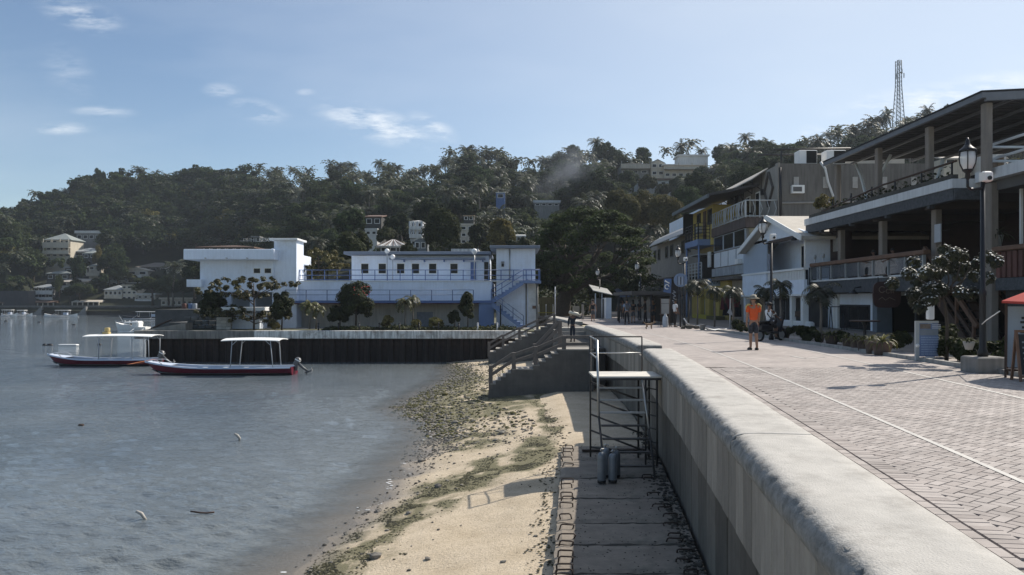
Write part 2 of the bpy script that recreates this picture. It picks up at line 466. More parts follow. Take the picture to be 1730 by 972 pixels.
# ================================================================ SEAWALL, PROMENADE, BEACH, WATER
WATER = -3.25
SLAB = -2.45
_ky = [-6, 0, 4.9, 9.15, 15.2, 20, 24.4, 26.7, 32, 37.5, 43, 47.8, 56, 65, 72, 80]
_kx = [.62, 1.40, 2.0, 2.53, 3.23, 3.72, 4.10, 4.24, 4.42, 4.52, 4.53, 4.47, 4.25, 3.85, 3.45, 2.9]
_gy = np.arange(-6, 80.01, .1)
_gx = np.interp(_gy, _ky, _kx)
_k = np.exp(-np.linspace(-2, 2, 41) ** 2); _k /= _k.sum()
_gx = np.convolve(np.pad(_gx, 20, mode='edge'), _k, mode='valid')
_gx[:15] = np.interp(_gy[:15], _ky, _kx)
def xl(Y): return float(np.interp(Y, _gy, _gx))               # sea-side edge of the wall cap
def tang(Y):
    d = Vector((xl(Y + .2) - xl(Y - .2), .4, 0)); return d.normalized()
def norm(Y):
    t = tang(Y); return Vector((t.y, -t.x, 0))                # towards the land
CAPW = .91
def along(Y, off): # a point off metres to landward of the sea edge
    n = norm(Y); return Vector((xl(Y), Y, 0)) + n * off

# ---- the wall cap: swept profile with a broken, pitted sea edge
def cap_mesh(y0, y1, end0=True, end1=True):
    mb = MB()
    dy = .055 if y0 < 16 else .12
    ys = np.arange(y0, y1 + 1e-6, (y1 - y0) / max(2, int((y1 - y0) / dy)))
    prof = [(CAPW, -.2), (CAPW, .138), (CAPW - .02, .15), (.72, .151), (.5, .151), (.36, .151), (.27, .150), (.20, .149), (.15, .145), (.105, .135), (.07, .118), (.04, .092), (.018, .06),
            (.004, .022), (0, -.02), (.004, -.06), (.02, -.10), (.045, -.135), (.085, -.165), (.14, -.19), (.3, -.2)]
    V = []
    for Y in ys:
        n = norm(Y); o = Vector((xl(Y), Y, 0))
        ed = min(Y - y0, y1 - Y)
        rnd = 1 - max(0, 1 - ed / .22) ** 2 * (.35 if (Y - y0 < 1 and y0 > 20) or (y1 - Y < 1 and y1 > 20) else .03)
        for (u, z) in prof:
            p = o + n * (u if u > .4 else .4 - (.4 - u) * (1.0)) + Vector((0, 0, z))
            edge = max(0.0, 1 - abs(u - .05) / .22) if -.17 < z < .15 else 0
            if edge > 0:
                q = Vector((p.x * 5, p.y * 5, z * 5))
                a = mnoise.noise(q * .8) * .016 + mnoise.noise(q * 3.1) * .014 + mnoise.noise(q * 8) * .012
                band = math.exp(-((z - .10) / .05) ** 2)
                pit = max(0, mnoise.noise(q * 5.3) - .1) * .11 * band
                p -= n * (a * edge - pit * 1.0) * .6
                p.z -= (pit * .35 + abs(a) * .06) * edge
            else:
                p.z += mnoise.noise(Vector((p.x * 1.2, p.y * 1.2, 3))) * .004
            p.z = (p.z - -.02) * rnd + -.02 if ed < .22 else p.z
            V.append(tuple(p))
    m = len(prof); Fs = []
    for i in range(len(ys) - 1):
        for k in range(m):
            k2 = (k + 1) % m
            Fs.append((i*m+k, (i+1)*m+k, (i+1)*m+k2, i*m+k2))
    mb.add(V, Fs, True)
    b = mb.N - len(V)
    mb.F.append([b + k for k in range(m)]); mb.S.append(False)
    mb.F.append([b + (len(ys)-1)*m + k for k in range(m-1, -1, -1)]); mb.S.append(False)
    return mb

wall = thing('seawall', 'long curved concrete seawall with a rounded, pitted cap between the beach and the promenade', 'seawall', (xl(10), 10, -1))
for (a, b) in ((-1.5, 8.72), (8.735, 24.3), (26.3, 47.6), (56.0, 77)):
    put('cap', cap_mesh(a, b), cap_concrete, wall)
up = MB().bevbox((0, 0, 0), (.16, .474, .86), .014).mesh('panel', panel_light)
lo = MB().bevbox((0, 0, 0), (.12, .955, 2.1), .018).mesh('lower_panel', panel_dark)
def wall_pieces(me, name, step, y0, y1, off, zc):
    y = y0
    while y < y1:
        t = tang(y); c = along(y, off + random.uniform(-.006, .006)) + Vector((0, 0, zc + random.uniform(-.01, .01)))
        link_copy(me, name, c - origin_of(wall), (0, 0, math.atan2(-t.x, t.y)), wall)
        y += step * t.y
wall_pieces(up, 'panel', .495, -1.2, 48, .16, -.59)
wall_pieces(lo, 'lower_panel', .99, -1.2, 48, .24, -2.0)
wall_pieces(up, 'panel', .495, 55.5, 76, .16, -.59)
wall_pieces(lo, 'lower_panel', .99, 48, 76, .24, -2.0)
core = MB()
ys = np.arange(-2, 78, 1.0)
V = []; 
for Y in ys:
    for (u, z) in ((.30, -4.2), (.30, -.21), (.86, -.21), (.86, -4.2)):
        p = along(Y, u); V.append((p.x, p.y, z))
core.add(V, [(i*4+k, i*4+4+k, i*4+4+(k+1) % 4, i*4+(k+1) % 4) for i in range(len(ys)-1) for k in range(4)])
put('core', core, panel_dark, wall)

# ---- promenade: mortar bed, bricks one by one near by, patterned paving beyond
def strip(ys, u0, u1, z, w=1):
    mb = MB(); V = []
    for Y in ys:
        for j in range(w + 1):
            p = along(Y, u0 + (u1 - u0) * j / w); V.append((p.x, p.y, z))
    mb.add(V, [(i*(w+1)+j, i*(w+1)+j+1, (i+1)*(w+1)+j+1, (i+1)*(w+1)+j) for i in range(len(ys)-1) for j in range(w)])
    return mb
mortar = mat('mortar', (.22, .195, .175), .95, .25, 6, .3, 40)
BR_END = 19.0
prom = thing('promenade', 'paved waterfront promenade', None, (5, 12, 0)); prom['kind'] = 'structure'; del prom['label']
put('mortar_bed', strip(np.arange(-2, BR_END + .6, .5), CAPW + .003, 12.4, -.014), mortar, prom)
# paving material beyond the single bricks
pv = bpy.data.materials.new('paving_far'); pv.use_nodes = True
nt = pv.node_tree; N = nt.nodes.new; L = nt.links.new
pb = nt.nodes['Principled BSDF']; pb.inputs['Roughness'].default_value = .85
t_ = N('ShaderNodeTexCoord'); mp_ = N('ShaderNodeMapping'); mp_.inputs['Rotation'].default_value = (0, 0, R(38)); L(t_.outputs['Object'], mp_.inputs[0])
br = N('ShaderNodeTexBrick'); br.inputs['Scale'].default_value = 1; br.inputs['Brick Width'].default_value = .2; br.inputs['Row Height'].default_value = .1
br.inputs['Mortar Size'].default_value = .004; br.inputs['Color1'].default_value = (.405, .355, .325, 1); br.inputs['Color2'].default_value = (.31, .275, .255, 1); br.inputs['Mortar'].default_value = (.2, .17, .15, 1)
L(mp_.outputs[0], br.inputs['Vector'])
n_ = N('ShaderNodeTexNoise'); n_.inputs['Scale'].default_value = .55; n_.inputs['Detail'].default_value = 8; n_.inputs['Roughness'].default_value = .7
L(t_.outputs['Object'], n_.inputs['Vector'])
r_ = N('ShaderNodeMapRange'); r_.inputs['From Min'].default_value = .3; r_.inputs['From Max'].default_value = .7; r_.inputs['To Min'].default_value = .78; r_.inputs['To Max'].default_value = 1.2; L(n_.outputs[0], r_.inputs['Value'])
v_ = N('ShaderNodeVectorMath'); v_.operation = 'SCALE'; L(br.outputs['Color'], v_.inputs[0]); L(r_.outputs[0], v_.inputs['Scale']); L(v_.outputs[0], pb.inputs['Base Color'])
put('far_paving', strip(np.arange(BR_END + .25, 79, 1.0), CAPW + .003, 8.6, -.001, 4), pv, prom)
# bricks
brick_mat = bpy.data.materials.new('brick_paver'); brick_mat.use_nodes = True
nt = brick_mat.node_tree; N = nt.nodes.new; L = nt.links.new
bb_ = nt.nodes['Principled BSDF']; bb_.inputs['Roughness'].default_value = .85
g_ = N('ShaderNodeNewGeometry'); oi_ = N('ShaderNodeObjectInfo')
sm_ = N('ShaderNodeMath'); sm_.operation = 'ADD'; L(g_.outputs['Random Per Island'], sm_.inputs[0]); L(oi_.outputs['Random'], sm_.inputs[1])
fr_ = N('ShaderNodeMath'); fr_.operation = 'FRACT'; L(sm_.outputs[0], fr_.inputs[0])
cr_ = N('ShaderNodeValToRGB'); L(fr_.outputs[0], cr_.inputs[0])
e = cr_.color_ramp.elements; e[0].position = 0; e[0].color = (.295, .258, .237, 1); e[1].position = 1; e[1].color = (.405, .362, .333, 1)
x = cr_.color_ramp.elements.new(.2); x.color = (.335, .295, .27, 1); x = cr_.color_ramp.elements.new(.8); x.color = (.385, .345, .318, 1)
gn_ = N('ShaderNodeTexNoise'); gn_.inputs['Scale'].default_value = 1.1; gn_.inputs['Detail'].default_value = 10; gn_.inputs['Roughness'].default_value = .75; L(g_.outputs['Position'], gn_.inputs['Vector'])
r_ = N('ShaderNodeMapRange'); r_.inputs['From Min'].default_value = .3; r_.inputs['From Max'].default_value = .7; r_.inputs['To Min'].default_value = .66; r_.inputs['To Max'].default_value = 1.22; L(gn_.outputs[0], r_.inputs['Value'])
v_ = N('ShaderNodeVectorMath'); v_.operation = 'SCALE'; L(cr_.outputs[0], v_.inputs[0]); L(r_.outputs[0], v_.inputs['Scale']); L(v_.outputs[0], bb_.inputs['Base Color'])
fn_ = N('ShaderNodeTexNoise'); fn_.inputs['Scale'].default_value = 90; L(g_.outputs['Position'], fn_.inputs['Vector'])
bp_ = N('ShaderNodeBump'); bp_.inputs['Strength'].default_value = .3; bp_.inputs['Distance'].default_value = .004; L(fn_.outputs[0], bp_.inputs['Height']); L(bp_.outputs[0], bb_.inputs['Normal'])
bricks = []   # (x, y, angle, length, width)
def frame_off(x, y):
    return (x - xl(y)) * tang(y).y
# running courses beside the cap
yy_ = 3.6; k = 0
for row, (u, stagger) in enumerate(((.965, 0), (1.07, .1), (1.175, 0))):
    y = 3.6 + stagger
    while y < BR_END:
        p = along(y, u); t = tang(y); bricks.append((p.x, p.y, math.atan2(t.y, t.x), .195, .1)); y += .2 * t.y
y = 3.6
while y < BR_END:   # header course
    p = along(y, 1.335); t = tang(y); bricks.append((p.x, p.y, math.atan2(t.y, t.x), .098, .198)); y += .102 * t.y
A = R(45 + 83); ca, sa = math.cos(A), math.sin(A); W_ = .102
for i in range(-170, 200):
    for j in range(-200, 200):
        d = (i - j) % 4
        if d not in (0, 3): continue
        if d == 0: cx, cy, an = i + 1.0, j + .5, A
        else: cx, cy, an = i + .5, j + 1.0, A + math.pi / 2
        wx, wy = 6 + (cx * ca - cy * sa) * W_, 10 + (cx * sa + cy * ca) * W_
        if not (3.6 < wy < BR_END): continue
        if wx > .70 * wy + .4 or wx > 11.0: continue
        if frame_off(wx, wy) < 1.40: continue
        bricks.append((wx, wy, an, .199, .097))
bricks.sort(key=lambda q: q[1])
def brick_shape(mb, c, l, w, an, z):
    ca_, sa_ = math.cos(an), math.sin(an); V = []
    z += .004 if abs(l - .098) < 1e-4 else 0; tx, ty = random.uniform(-.004, .004), random.uniform(-.006, .006)
    for (hx, hy, zz) in ((l/2, w/2, -.03), (l/2 - .004, w/2 - .004, 0)):
        for (sx, sy) in ((-1, -1), (1, -1), (1, 1), (-1, 1)):
            a, b2 = sx * hx, sy * hy
            V.append((c[0] + a * ca_ - b2 * sa_, c[1] + a * sa_ + b2 * ca_, z + zz + (a * tx + b2 * ty if zz == 0 else 0)))
    mb.add(V, [(4,5,6,7), (0,1,5,4), (1,2,6,5), (2,3,7,6), (3,0,4,7)])
vis = [b for b in bricks if 865 + F * b[0] / b[1] < 1745]
near, rest = vis[:300], vis[300:]
protos = {}
for (x, y, an, l, w) in near:
    key = (l, w)
    if key not in protos:
        mb = MB(); brick_shape(mb, (0, 0), l, w, 0, 0); protos[key] = mb.mesh('brick', brick_mat)
    link_copy(protos[key], 'brick', (x - 5, y - 12, random.uniform(-.002, .0015)), (random.uniform(-.006, .006), random.uniform(-.006, .006), an + random.uniform(-.012, .012)), prom)
mb = MB()
for (x, y, an, l, w) in rest: brick_shape(mb, (x, y), l, w, an + random.uniform(-.012, .012), random.uniform(-.002, .0015))
put('brick_paving', mb, brick_mat, prom, kind='stuff')
paint = mat('worn_paint', (.5, .48, .445), .7, .22, 3, .1, 20, dirt=(.38, .345, .31), dirt_amt=.95, dirt_scale=6)
put('painted_line', strip(np.arange(4, 60, .5), 2.33, 2.395, .0055), paint, prom)
put('painted_line', strip(np.arange(8, 60, .5), 5.53, 5.61, .0055), paint, prom)
mb = MB(); p0 = W(1337, 603, 0)
for (a, b2) in ((W(1337, 601.5, DY(601.5, .005)), W(1360, 606, DY(606, .005))), (W(1360, 606, DY(606, .005)), W(1391, 603.5, DY(603.5, .005)))):
    a.z = b2.z = .0045; mb.beam(a, b2, .09, .004)
put('painted_mark', mb, paint, prom)
# the raised edge of the planted strip on the land side
kerb = MB(); ys = np.arange(13, 60, .5); V = []
for Y in ys:
    x0 = 10.95 + .25 * math.sin((Y - 16) * .12) if Y < 30 else 10.95 + .25 * math.sin(14 * .12) - max(0, Y - 34) * .018
    V += [(x0, Y, -.02), (x0, Y, .10), (x0 + .14, Y, .10), (x0 + .14, Y, -.02)]
kerb.add(V, [(i*4+k, i*4+4+k, i*4+5+k, i*4+1+k) for i in range(len(ys)-1) for k in range(3)])
kerb.F.append([0, 1, 2, 3]); kerb.S.append(False)
put('kerb', kerb, concrete, kind='structure')
tg = MB().add([(10.9, 8, -.022), (160, 8, -.022), (160, 130, -.022), (2.5, 130, -.022), (2.5, 76, -.022), (9.5, 60, -.022)], [(0, 1, 2, 3, 4, 5)])
put('town_ground', tg, mat('packed_earth', (.2, .175, .15), .95, .25, .6, .4, 12), kind='structure')

# ---- beach: a sheet of sand that runs under the water
_wy = [-10, 10, 14.75, 18.6, 22.6, 26, 28, 30.5, 32.3, 35, 39, 43, 48.3, 53, 58, 61, 66]
_wx = [-4.6, -4.2, -3.7, -3.2, -2.9, -2.75, -2.75, -3.1, -3.9, -4.9, -4.6, -4.1, -3.5, -3.6, -4.3, -5.1, -6]
def xw(Y): return float(np.interp(Y, _wy, _wx)) + .12 * math.sin(Y * 2.1) + .07 * math.sin(Y * 5.3 + 1)
def xs(Y): return -.28 + .078 * Y
def zsand(x, Y):
    a, b2 = xw(Y), max(xs(Y), 1.2)
    t = (x - a) / (b2 - a)
    if t < 0: z = WATER + (x - a) * .085
    else: z = WATER + .62 * min(t, 1.0) ** .85
    z = max(z, -5.0)
    z += mnoise.noise(Vector((x * .8, Y * .8, 0))) * .05 + mnoise.noise(Vector((x * 2.7, Y * 2.7, 5))) * .02
    return z
us = list(np.arange(-12, 5.6, .16))
us = [-400, -150, -60, -30, -18] + us
ys = [-12, 0, 6, 9] + list(np.arange(10.5, 63, .2)) + [64, 70, 80]
V = []; alg = []; wet = []
def blob(x, Y, c, r, amt=1):
    d = math.hypot((x - c[0]) / r[0], (Y - c[1]) / r[1]); return amt * max(0, 1 - d)
algae_blobs = []
for (px, py, rx, ry, am) in ((830, 795, .5, 1.3, 1.2), (790, 812, .45, 1.0, 1.0), (905, 770, .45, 1.6, 1.4), (885, 800, .35, .9, 1.2), (930, 720, .35, 2.4, 1.1), (925, 690, .6, 2.5, .9), (760, 690, 1.4, 3.0, 1.3), (830, 680, 1.5, 3, 1.2),
                             (730, 660, 1.6, 3, 1.3), (700, 690, 1.0, 2.2, 1.3), (560, 945, .5, .5, .8), (600, 900, .6, .9, .65), (660, 870, .5, .9, .7), (740, 830, .6, 1.3, .8), (700, 850, .5, 1, .7), (800, 740, .9, 1.6, .7), (760, 640, 1.6, 4, 1.2), (905, 660, 1.2, 3, 1.0),
                             (640, 930, .35, .35, .7)):
    Y = DY(py, -2.95); algae_blobs.append((GX(px, Y), Y, rx, ry, am))
for Y in ys:
    for x in us:
        xx = min(x, xl(Y) + .5)
        z = zsand(xx, Y)
        V.append((xx, Y, z))
        a = 0
        if xx > -9 and Y > 10:
            for (cx, cy, rx, ry, am) in algae_blobs: a = max(a, blob(xx, Y, (cx, cy), (rx * 1.8, ry * 1.8), am))
            a *= .55 + .9 * mnoise.noise(Vector((xx * 1.9, Y * 1.3, 9))) + .5 * mnoise.noise(Vector((xx * 6, Y * 4.5, 2)))
        alg.append(max(0, min(1, a * 2.1)))
        wet.append(max(0, min(1, 1 - (z - WATER) / .16)))
n_u = len(us)
mb = MB().add(V, [(i*n_u+j, i*n_u+j+1, (i+1)*n_u+j+1, (i+1)*n_u+j) for i in range(len(ys)-1) for j in range(n_u-1)], True)
sand = bpy.data.materials.new('sand'); sand.use_nodes = True
nt = sand.node_tree; N = nt.nodes.new; L = nt.links.new
b_ = nt.nodes['Principled BSDF']; b_.inputs['Roughness'].default_value = .9
g_ = N('ShaderNodeNewGeometry'); pos = g_.outputs['Position']
n1 = N('ShaderNodeTexNoise'); n1.inputs['Scale'].default_value = 1.3; n1.inputs['Detail'].default_value = 10; n1.inputs['Roughness'].default_value = .7; L(pos, n1.inputs['Vector'])
c1 = N('ShaderNodeValToRGB'); L(n1.outputs[0], c1.inputs[0])
e = c1.color_ramp.elements; e[0].position = .3; e[0].color = (.40, .325, .225, 1); e[1].position = .7; e[1].color = (.58, .487, .362, 1)
at_ = N('ShaderNodeAttribute'); at_.attribute_name = 'algae'
n2 = N('ShaderNodeTexNoise'); n2.inputs['Scale'].default_value = 11; n2.inputs['Detail'].default_value = 8; n2.inputs['Roughness'].default_value = .75; L(pos, n2.inputs['Vector'])
ad = N('ShaderNodeMath'); ad.operation = 'ADD'; L(at_.outputs['Fac'], ad.inputs[0]); L(n2.outputs[0], ad.inputs[1])
mr = N('ShaderNodeMapRange'); mr.inputs['From Min'].default_value = .60; mr.inputs['From Max'].default_value = 1.0; mr.inputs['To Max'].default_value = .88; L(ad.outputs[0], mr.inputs['Value'])
mi = N('ShaderNodeMix'); mi.data_type = 'RGBA'; L(mr.outputs[0], mi.inputs['Factor']); L(c1.outputs[0], mi.inputs['A']); mi.inputs['B'].default_value = (.10, .098, .042, 1)
# fine dark grit
n5 = N('ShaderNodeTexNoise'); n5.inputs['Scale'].default_value = 28; n5.inputs['Detail'].default_value = 3; L(pos, n5.inputs['Vector'])
mr5 = N('ShaderNodeMapRange'); mr5.inputs['From Min'].default_value = .55; mr5.inputs['From Max'].default_value = .68; mr5.inputs['To Max'].default_value = .6; L(n5.outputs[0], mr5.inputs['Value'])
mi5 = N('ShaderNodeMix'); mi5.data_type = 'RGBA'; L(mr5.outputs[0], mi5.inputs['Factor']); L(mi.outputs['Result'], mi5.inputs['A']); mi5.inputs['B'].default_value = (.16, .13, .1, 1)
aw = N('ShaderNodeAttribute'); aw.attribute_name = 'wet'
mw = N('ShaderNodeMix'); mw.data_type = 'RGBA'; L(aw.outputs['Fac'], mw.inputs['Factor']); L(mi5.outputs['Result'], mw.inputs['A']); mw.inputs['B'].default_value = (.24, .205, .165, 1)
L(mw.outputs['Result'], b_.inputs['Base Color'])
rw = N('ShaderNodeMapRange'); rw.inputs['To Min'].default_value = .92; rw.inputs['To Max'].default_value = .3; L(aw.outputs['Fac'], rw.inputs['Value']); L(rw.outputs[0], b_.inputs['Roughness'])
n3 = N('ShaderNodeTexNoise'); n3.inputs['Scale'].default_value = 16; n3.inputs['Detail'].default_value = 9; n3.inputs['Roughness'].default_value = .7; L(pos, n3.inputs['Vector'])
bp = N('ShaderNodeBump'); bp.inputs['Strength'].default_value = .8; bp.inputs['Distance'].default_value = .04; L(n3.outputs[0], bp.inputs['Height']); L(bp.outputs[0], b_.inputs['Normal'])
beach = put('beach', mb, sand, kind='structure')
for nm_, dat in (('algae', alg), ('wet', wet)):
    at = beach.data.attributes.new(nm_, 'FLOAT', 'POINT'); at.data.foreach_set('value', np.asarray(dat, np.float32))

# stones on the beach: countless small ones, and the bigger dark ones singly
def rock(mb, c, s, sq=.6):
    ico = [(0, 0, 1), (.89, 0, .45), (.28, .85, .45), (-.72, .53, .45), (-.72, -.53, .45), (.28, -.85, .45), (.72, .53, -.45), (-.28, .85, -.45), (-.89, 0, -.45), (-.28, -.85, -.45), (.72, -.53, -.45), (0, 0, -1)]
    fs = [(0,1,2),(0,2,3),(0,3,4),(0,4,5),(0,5,1),(1,6,2),(2,7,3),(3,8,4),(4,9,5),(5,10,1),(1,10,6),(2,6,7),(3,7,8),(4,8,9),(5,9,10),(6,11,7),(7,11,8),(8,11,9),(9,11,10),(10,11,6)]
    an = random.uniform(0, 6.28); ca_, sa_ = math.cos(an), math.sin(an); ex = random.uniform(.7, 1.4)
    V = []
    for p in ico:
        k = random.uniform(.72, 1.2); x, y, z = p[0] * k * ex, p[1] * k, p[2] * k * sq
        V.append((c[0] + (x * ca_ - y * sa_) * s, c[1] + (x * sa_ + y * ca_) * s, c[2] + z * s))
    mb.add(V, fs)
stone_mat = leafmat('beach_stone', (.05, .047, .042), (.27, .25, .22), 3, 0, .85, 0)
moss_mat = leafmat('mossy_stone', (.035, .036, .018), (.15, .135, .055), 2, 0, .9, 0)
weed_mat = leafmat('seaweed', (.018, .018, .01), (.075, .07, .028), 3, .1, .7, 0)
mb = MB(); mo = MB(); n_ = 0
while n_ < 8500:
    Y = random.uniform(12, 60); zone = random.random()
    x = xw(Y) + (random.gauss(.25, .45) if zone < .55 else random.uniform(-.4, 3.6))
    rocky = .25 + 1.0 * math.exp(-((Y - 33) / 8.5) ** 2) + .8 * math.exp(-((Y - 47) / 8) ** 2) + .5 * math.exp(-((Y - 26) / 4) ** 2)
    if zone >= .55: rocky *= .8
    if Y < 24: rocky *= .45 if zone < .55 else .12
    if random.random() > rocky or x > xs(Y) - .1: continue
    n_ += 1
    s = random.choice((.014, .018, .024, .032, .045, .06)) * (1.25 if Y > 26 else .8)
    rock(mo if (Y > 27 and random.random() < .5) else mb, (x, Y, zsand(x, Y) + s * .2), s)
put('pebbles', mb, stone_mat, kind='stuff')
put('mossy_stones', mo, moss_mat, kind='stuff')
big = [(631, 668, .2), (752, 668, .22), (741, 705, .15), (688, 703, .1), (867, 700, .16), (848, 733, .13), (838, 745, .09), (740, 823, .12), (724, 736, .14), (716, 741, .1), (634, 943, .14), (690, 868, .08), (610, 690, .1), (665, 700, .11), (712, 782, .1), (585, 900, .07), (800, 712, .12), (770, 715, .15), (640, 865, .08), (850, 950, .05), (905, 905, .04), (723, 945, .07)]
for (px, py, s) in big:
    Y = DY(py, -2.95); x = GX(px, Y); Y = DY(py, zsand(x, Y)); x = GX(px, Y)
    mb = MB(); rock(mb, (0, 0, 0), s); o = solo('beach_rock', mb, moss_mat if Y > 30 else stone_mat, 'small dark rock lying on the pebbly sand', 'rock', 'dark rocks scattered on the beach')
    o.location = (x, Y, zsand(x, Y) + s * .25)
# drifts of seaweed
mb = MB(); n_ = 0
while n_ < 9000:
    c = random.choice(algae_blobs); x = random.gauss(c[0], c[2] * .55); Y = random.gauss(c[1], c[3] * .55)
    if x > xs(Y) + .5 or x < xw(Y) + .1 or Y < 11: continue
    if mnoise.noise(Vector((x * 1.9, Y * 1.3, 9))) < -.05: continue
    n_ += 1; s = random.uniform(.006, .022) * (1 + .02 * Y)
    rock(mb, (x, Y, zsand(x, Y) + s * .1), s, .3)
for k in range(620):   # the tide line along the slabs
    Y = random.uniform(12, 34); x = xs(Y) + random.gauss(-.25, .14) if Y < 22 else random.uniform(1.0, xl(Y))
    if random.random() < .5 and Y > 18: x = xs(Y) - abs(random.gauss(.25, .25))
    s = random.uniform(.01, .04); rock(mb, (x, Y, max(zsand(x, Y), -2.75) + .02), s, .35)
put('seaweed', mb, weed_mat, kind='stuff')

# ---- concrete slabs at the foot of the wall, with lifting hooks
hooks_l = [754.5, 759.6, 766, 775, 785, 812.6, 821, 834.8, 841.6, 852, 872, 889.5, 905, 917, 934, 944, 958, 968, 985]
hooks_r = [(620, 475), (635, 490), (655, 565), (675, 620), (715, 635), (735, 670), (745, 715), (755, 765), (755, 790), (810, 845), (800, 890), (835, 940)]
HL = [(None, DY(p, SLAB + .05)) for p in hooks_l]
HR = [(880 + a / 2.926, DY(640 + b2 / 2.926, SLAB + .05)) for a, b2 in hooks_r]
seams = [7.9, 9.75, 11.62, 13.0, 14.25, 16.05, 17.9, 19.85, 21.9]
def staple(mb, x, Y, z, w, h, lean=0):
    w *= random.uniform(.85, 1.1); dx = random.uniform(-.03, .03); dyy = random.uniform(-.06, .06)
    mb.tube([(x - w/2, Y, z - .02), (x - w/2 + dx, Y + dyy*.5, z + h * .8), (x - w/2 + .03 + dx, Y + dyy*.5, z + h), (x + w/2 - .03 + dx, Y + dyy, z + h * random.uniform(.85, 1.1)), (x + w/2 + dx, Y + dyy, z + h * .8), (x + w/2, Y, z - .02)], .014, 6)
side_words = ['nearest the camera', 'behind the nearest', 'third along the wall foot', 'fourth along the wall foot', 'fifth along the wall foot', 'sixth, just in front of the two gas bottles', 'carrying the two front gas bottles', 'partly buried in sand beneath the steel steps']
for i in range(8):
    y0, y1 = seams[i] + random.uniform(.03, .055), seams[i + 1] - random.uniform(.03, .055)
    xa, xb = xs(y0), xs(y1); ra, rb = xl(y0) + .10, xl(y1) + .10
    dz = random.uniform(-.012, .012)
    S = thing('footing_slab', 'worn grey concrete footing slab with bent rebar hooks, ' + side_words[i], 'concrete slab', ((xa + ra) / 2, (y0 + y1) / 2, SLAB - .4), 0, 'footing slabs along the foot of the seawall')
    # top with a grid so the edge can be worn
    nx, ny = 22, 12; V = []
    for jy in range(ny + 1):
        for jx in range(nx + 1):
            fy, fx = jy / ny, jx / nx
            Y = y0 + (y1 - y0) * fy; x = (xa + (xb - xa) * fy) * (1 - fx) + (ra + (rb - ra) * fy) * fx
            e_ = min(fx * 2.2, fy * 1.9, (1 - fy) * 1.9)
            z = SLAB + dz + mnoise.noise(Vector((x * 2, Y * 2, i))) * .012 - max(0, .09 - e_) * .35 * (1 + mnoise.noise(Vector((x * 6, Y * 6, 1))))
            if jx == 0: x += mnoise.noise(Vector((x, Y * 5, 2))) * .05
            V.append((x, Y, z))
    base = len(V); ring = [j for j in range(nx)] + [nx + j * (nx + 1) for j in range(ny)] + [ny * (nx + 1) + nx - j for j in range(nx)] + [(ny - j) * (nx + 1) for j in range(ny)]
    Fs = [(a*(nx+1)+b2, a*(nx+1)+b2+1, (a+1)*(nx+1)+b2+1, (a+1)*(nx+1)+b2) for a in range(ny) for b2 in range(nx)]
    for q in ring: V.append((V[q][0], V[q][1], SLAB - .55))
    m_ = len(ring); Fs += [(ring[(k+1) % m_], ring[k], base + k, base + (k+1) % m_) for k in range(m_)]
    put('slab', MB().add(V, Fs), slab_mat, S)
    for (_, Y) in HL:
        if y0 <= Y < y1 + .06:
            mb = MB(); staple(mb, xs(Y) + .17, min(Y, y1 - .02), SLAB, .25, .09); put('hook', mb, rust, S)
    for (px, Y) in HR:
        if y0 <= Y < y1 + .06:
            mb = MB(); staple(mb, GX(px, Y), min(Y, y1 - .02), SLAB, .24, .06); put('hook', mb, rust, S)
rb_mat = leafmat('rubble', (.025, .024, .02), (.12, .11, .09), 3, 0, .9, 0)
mb = MB()
for k in range(900):
    Y = random.uniform(8, 24); x = xl(Y) + .1 - abs(random.gauss(0, .16)) ; s = random.uniform(.012, .05)
    rock(mb, (x, Y, SLAB + s * .2), s, .5)
for k in range(700):
    Y = random.uniform(8, 22); x = random.uniform(xs(Y) + .3, xl(Y)); s = random.uniform(.008, .02); rock(mb, (x, Y, SLAB + .005), s, .4)
for k in range(500):
    Y = random.uniform(21.5, 35); x = random.uniform(1.3, xl(Y)); s = random.uniform(.02, .07) ; rock(mb, (x, Y, zsand(x, Y) + .01), s, .4)
put('rubble', mb, rb_mat, kind='stuff')
# a strip of sun-bleached concrete and a sand bank under the slabs
mb = MB(); V = []
for Y in np.arange(20.5, 36, .5):
    for f in range(9):
        x = 1.25 + (xl(Y) + .1 - 1.25) * f / 8; V.append((x, Y, -2.56 + .02 * mnoise.noise(Vector((x, Y, 0))) - .16 * max(0, 1 - f / 2)))
put('sand_bank', mb.add(V, [(i*9+j, i*9+j+1, i*9+j+10, i*9+j+9) for i in range(30) for j in range(8)], True), sand, kind='structure')

# ---- water
wm = bpy.data.materials.new('water'); wm.use_nodes = True
nt = wm.node_tree; N = nt.nodes.new; L = nt.links.new
b_ = nt.nodes['Principled BSDF']
b_.inputs['Roughness'].default_value = .045; b_.inputs['IOR'].default_value = 1.33; b_.inputs['Specular IOR Level'].default_value = .95
g_ = N('ShaderNodeNewGeometry'); pos = g_.outputs['Position']
def wave(sx, sy, det, rot):
    m_ = N('ShaderNodeMapping'); m_.inputs['Scale'].default_value = (sx, sy, 1); m_.inputs['Rotation'].default_value = (0, 0, R(rot)); L(pos, m_.inputs[0])
    n_ = N('ShaderNodeTexNoise'); n_.inputs['Scale'].default_value = 1; n_.inputs['Detail'].default_value = det; n_.inputs['Roughness'].default_value = .55; L(m_.outputs[0], n_.inputs['Vector']); return n_.outputs[0]
w1, w2, w3 = wave(.25, .6, 3, 8), wave(1.5, 3.2, 4, -12), wave(7, 15, 4, 10)
def M(op, a, b2):
    q = N('ShaderNodeMath'); q.operation = op
    for i, v in enumerate((a, b2)):
        if isinstance(v, (int, float)): q.inputs[i].default_value = v
        else: L(v, q.inputs[i])
    return q.outputs[0]
h = M('ADD', M('ADD', M('MULTIPLY', w1, .22), M('MULTIPLY', w2, .16)), M('MULTIPLY', w3, .19))
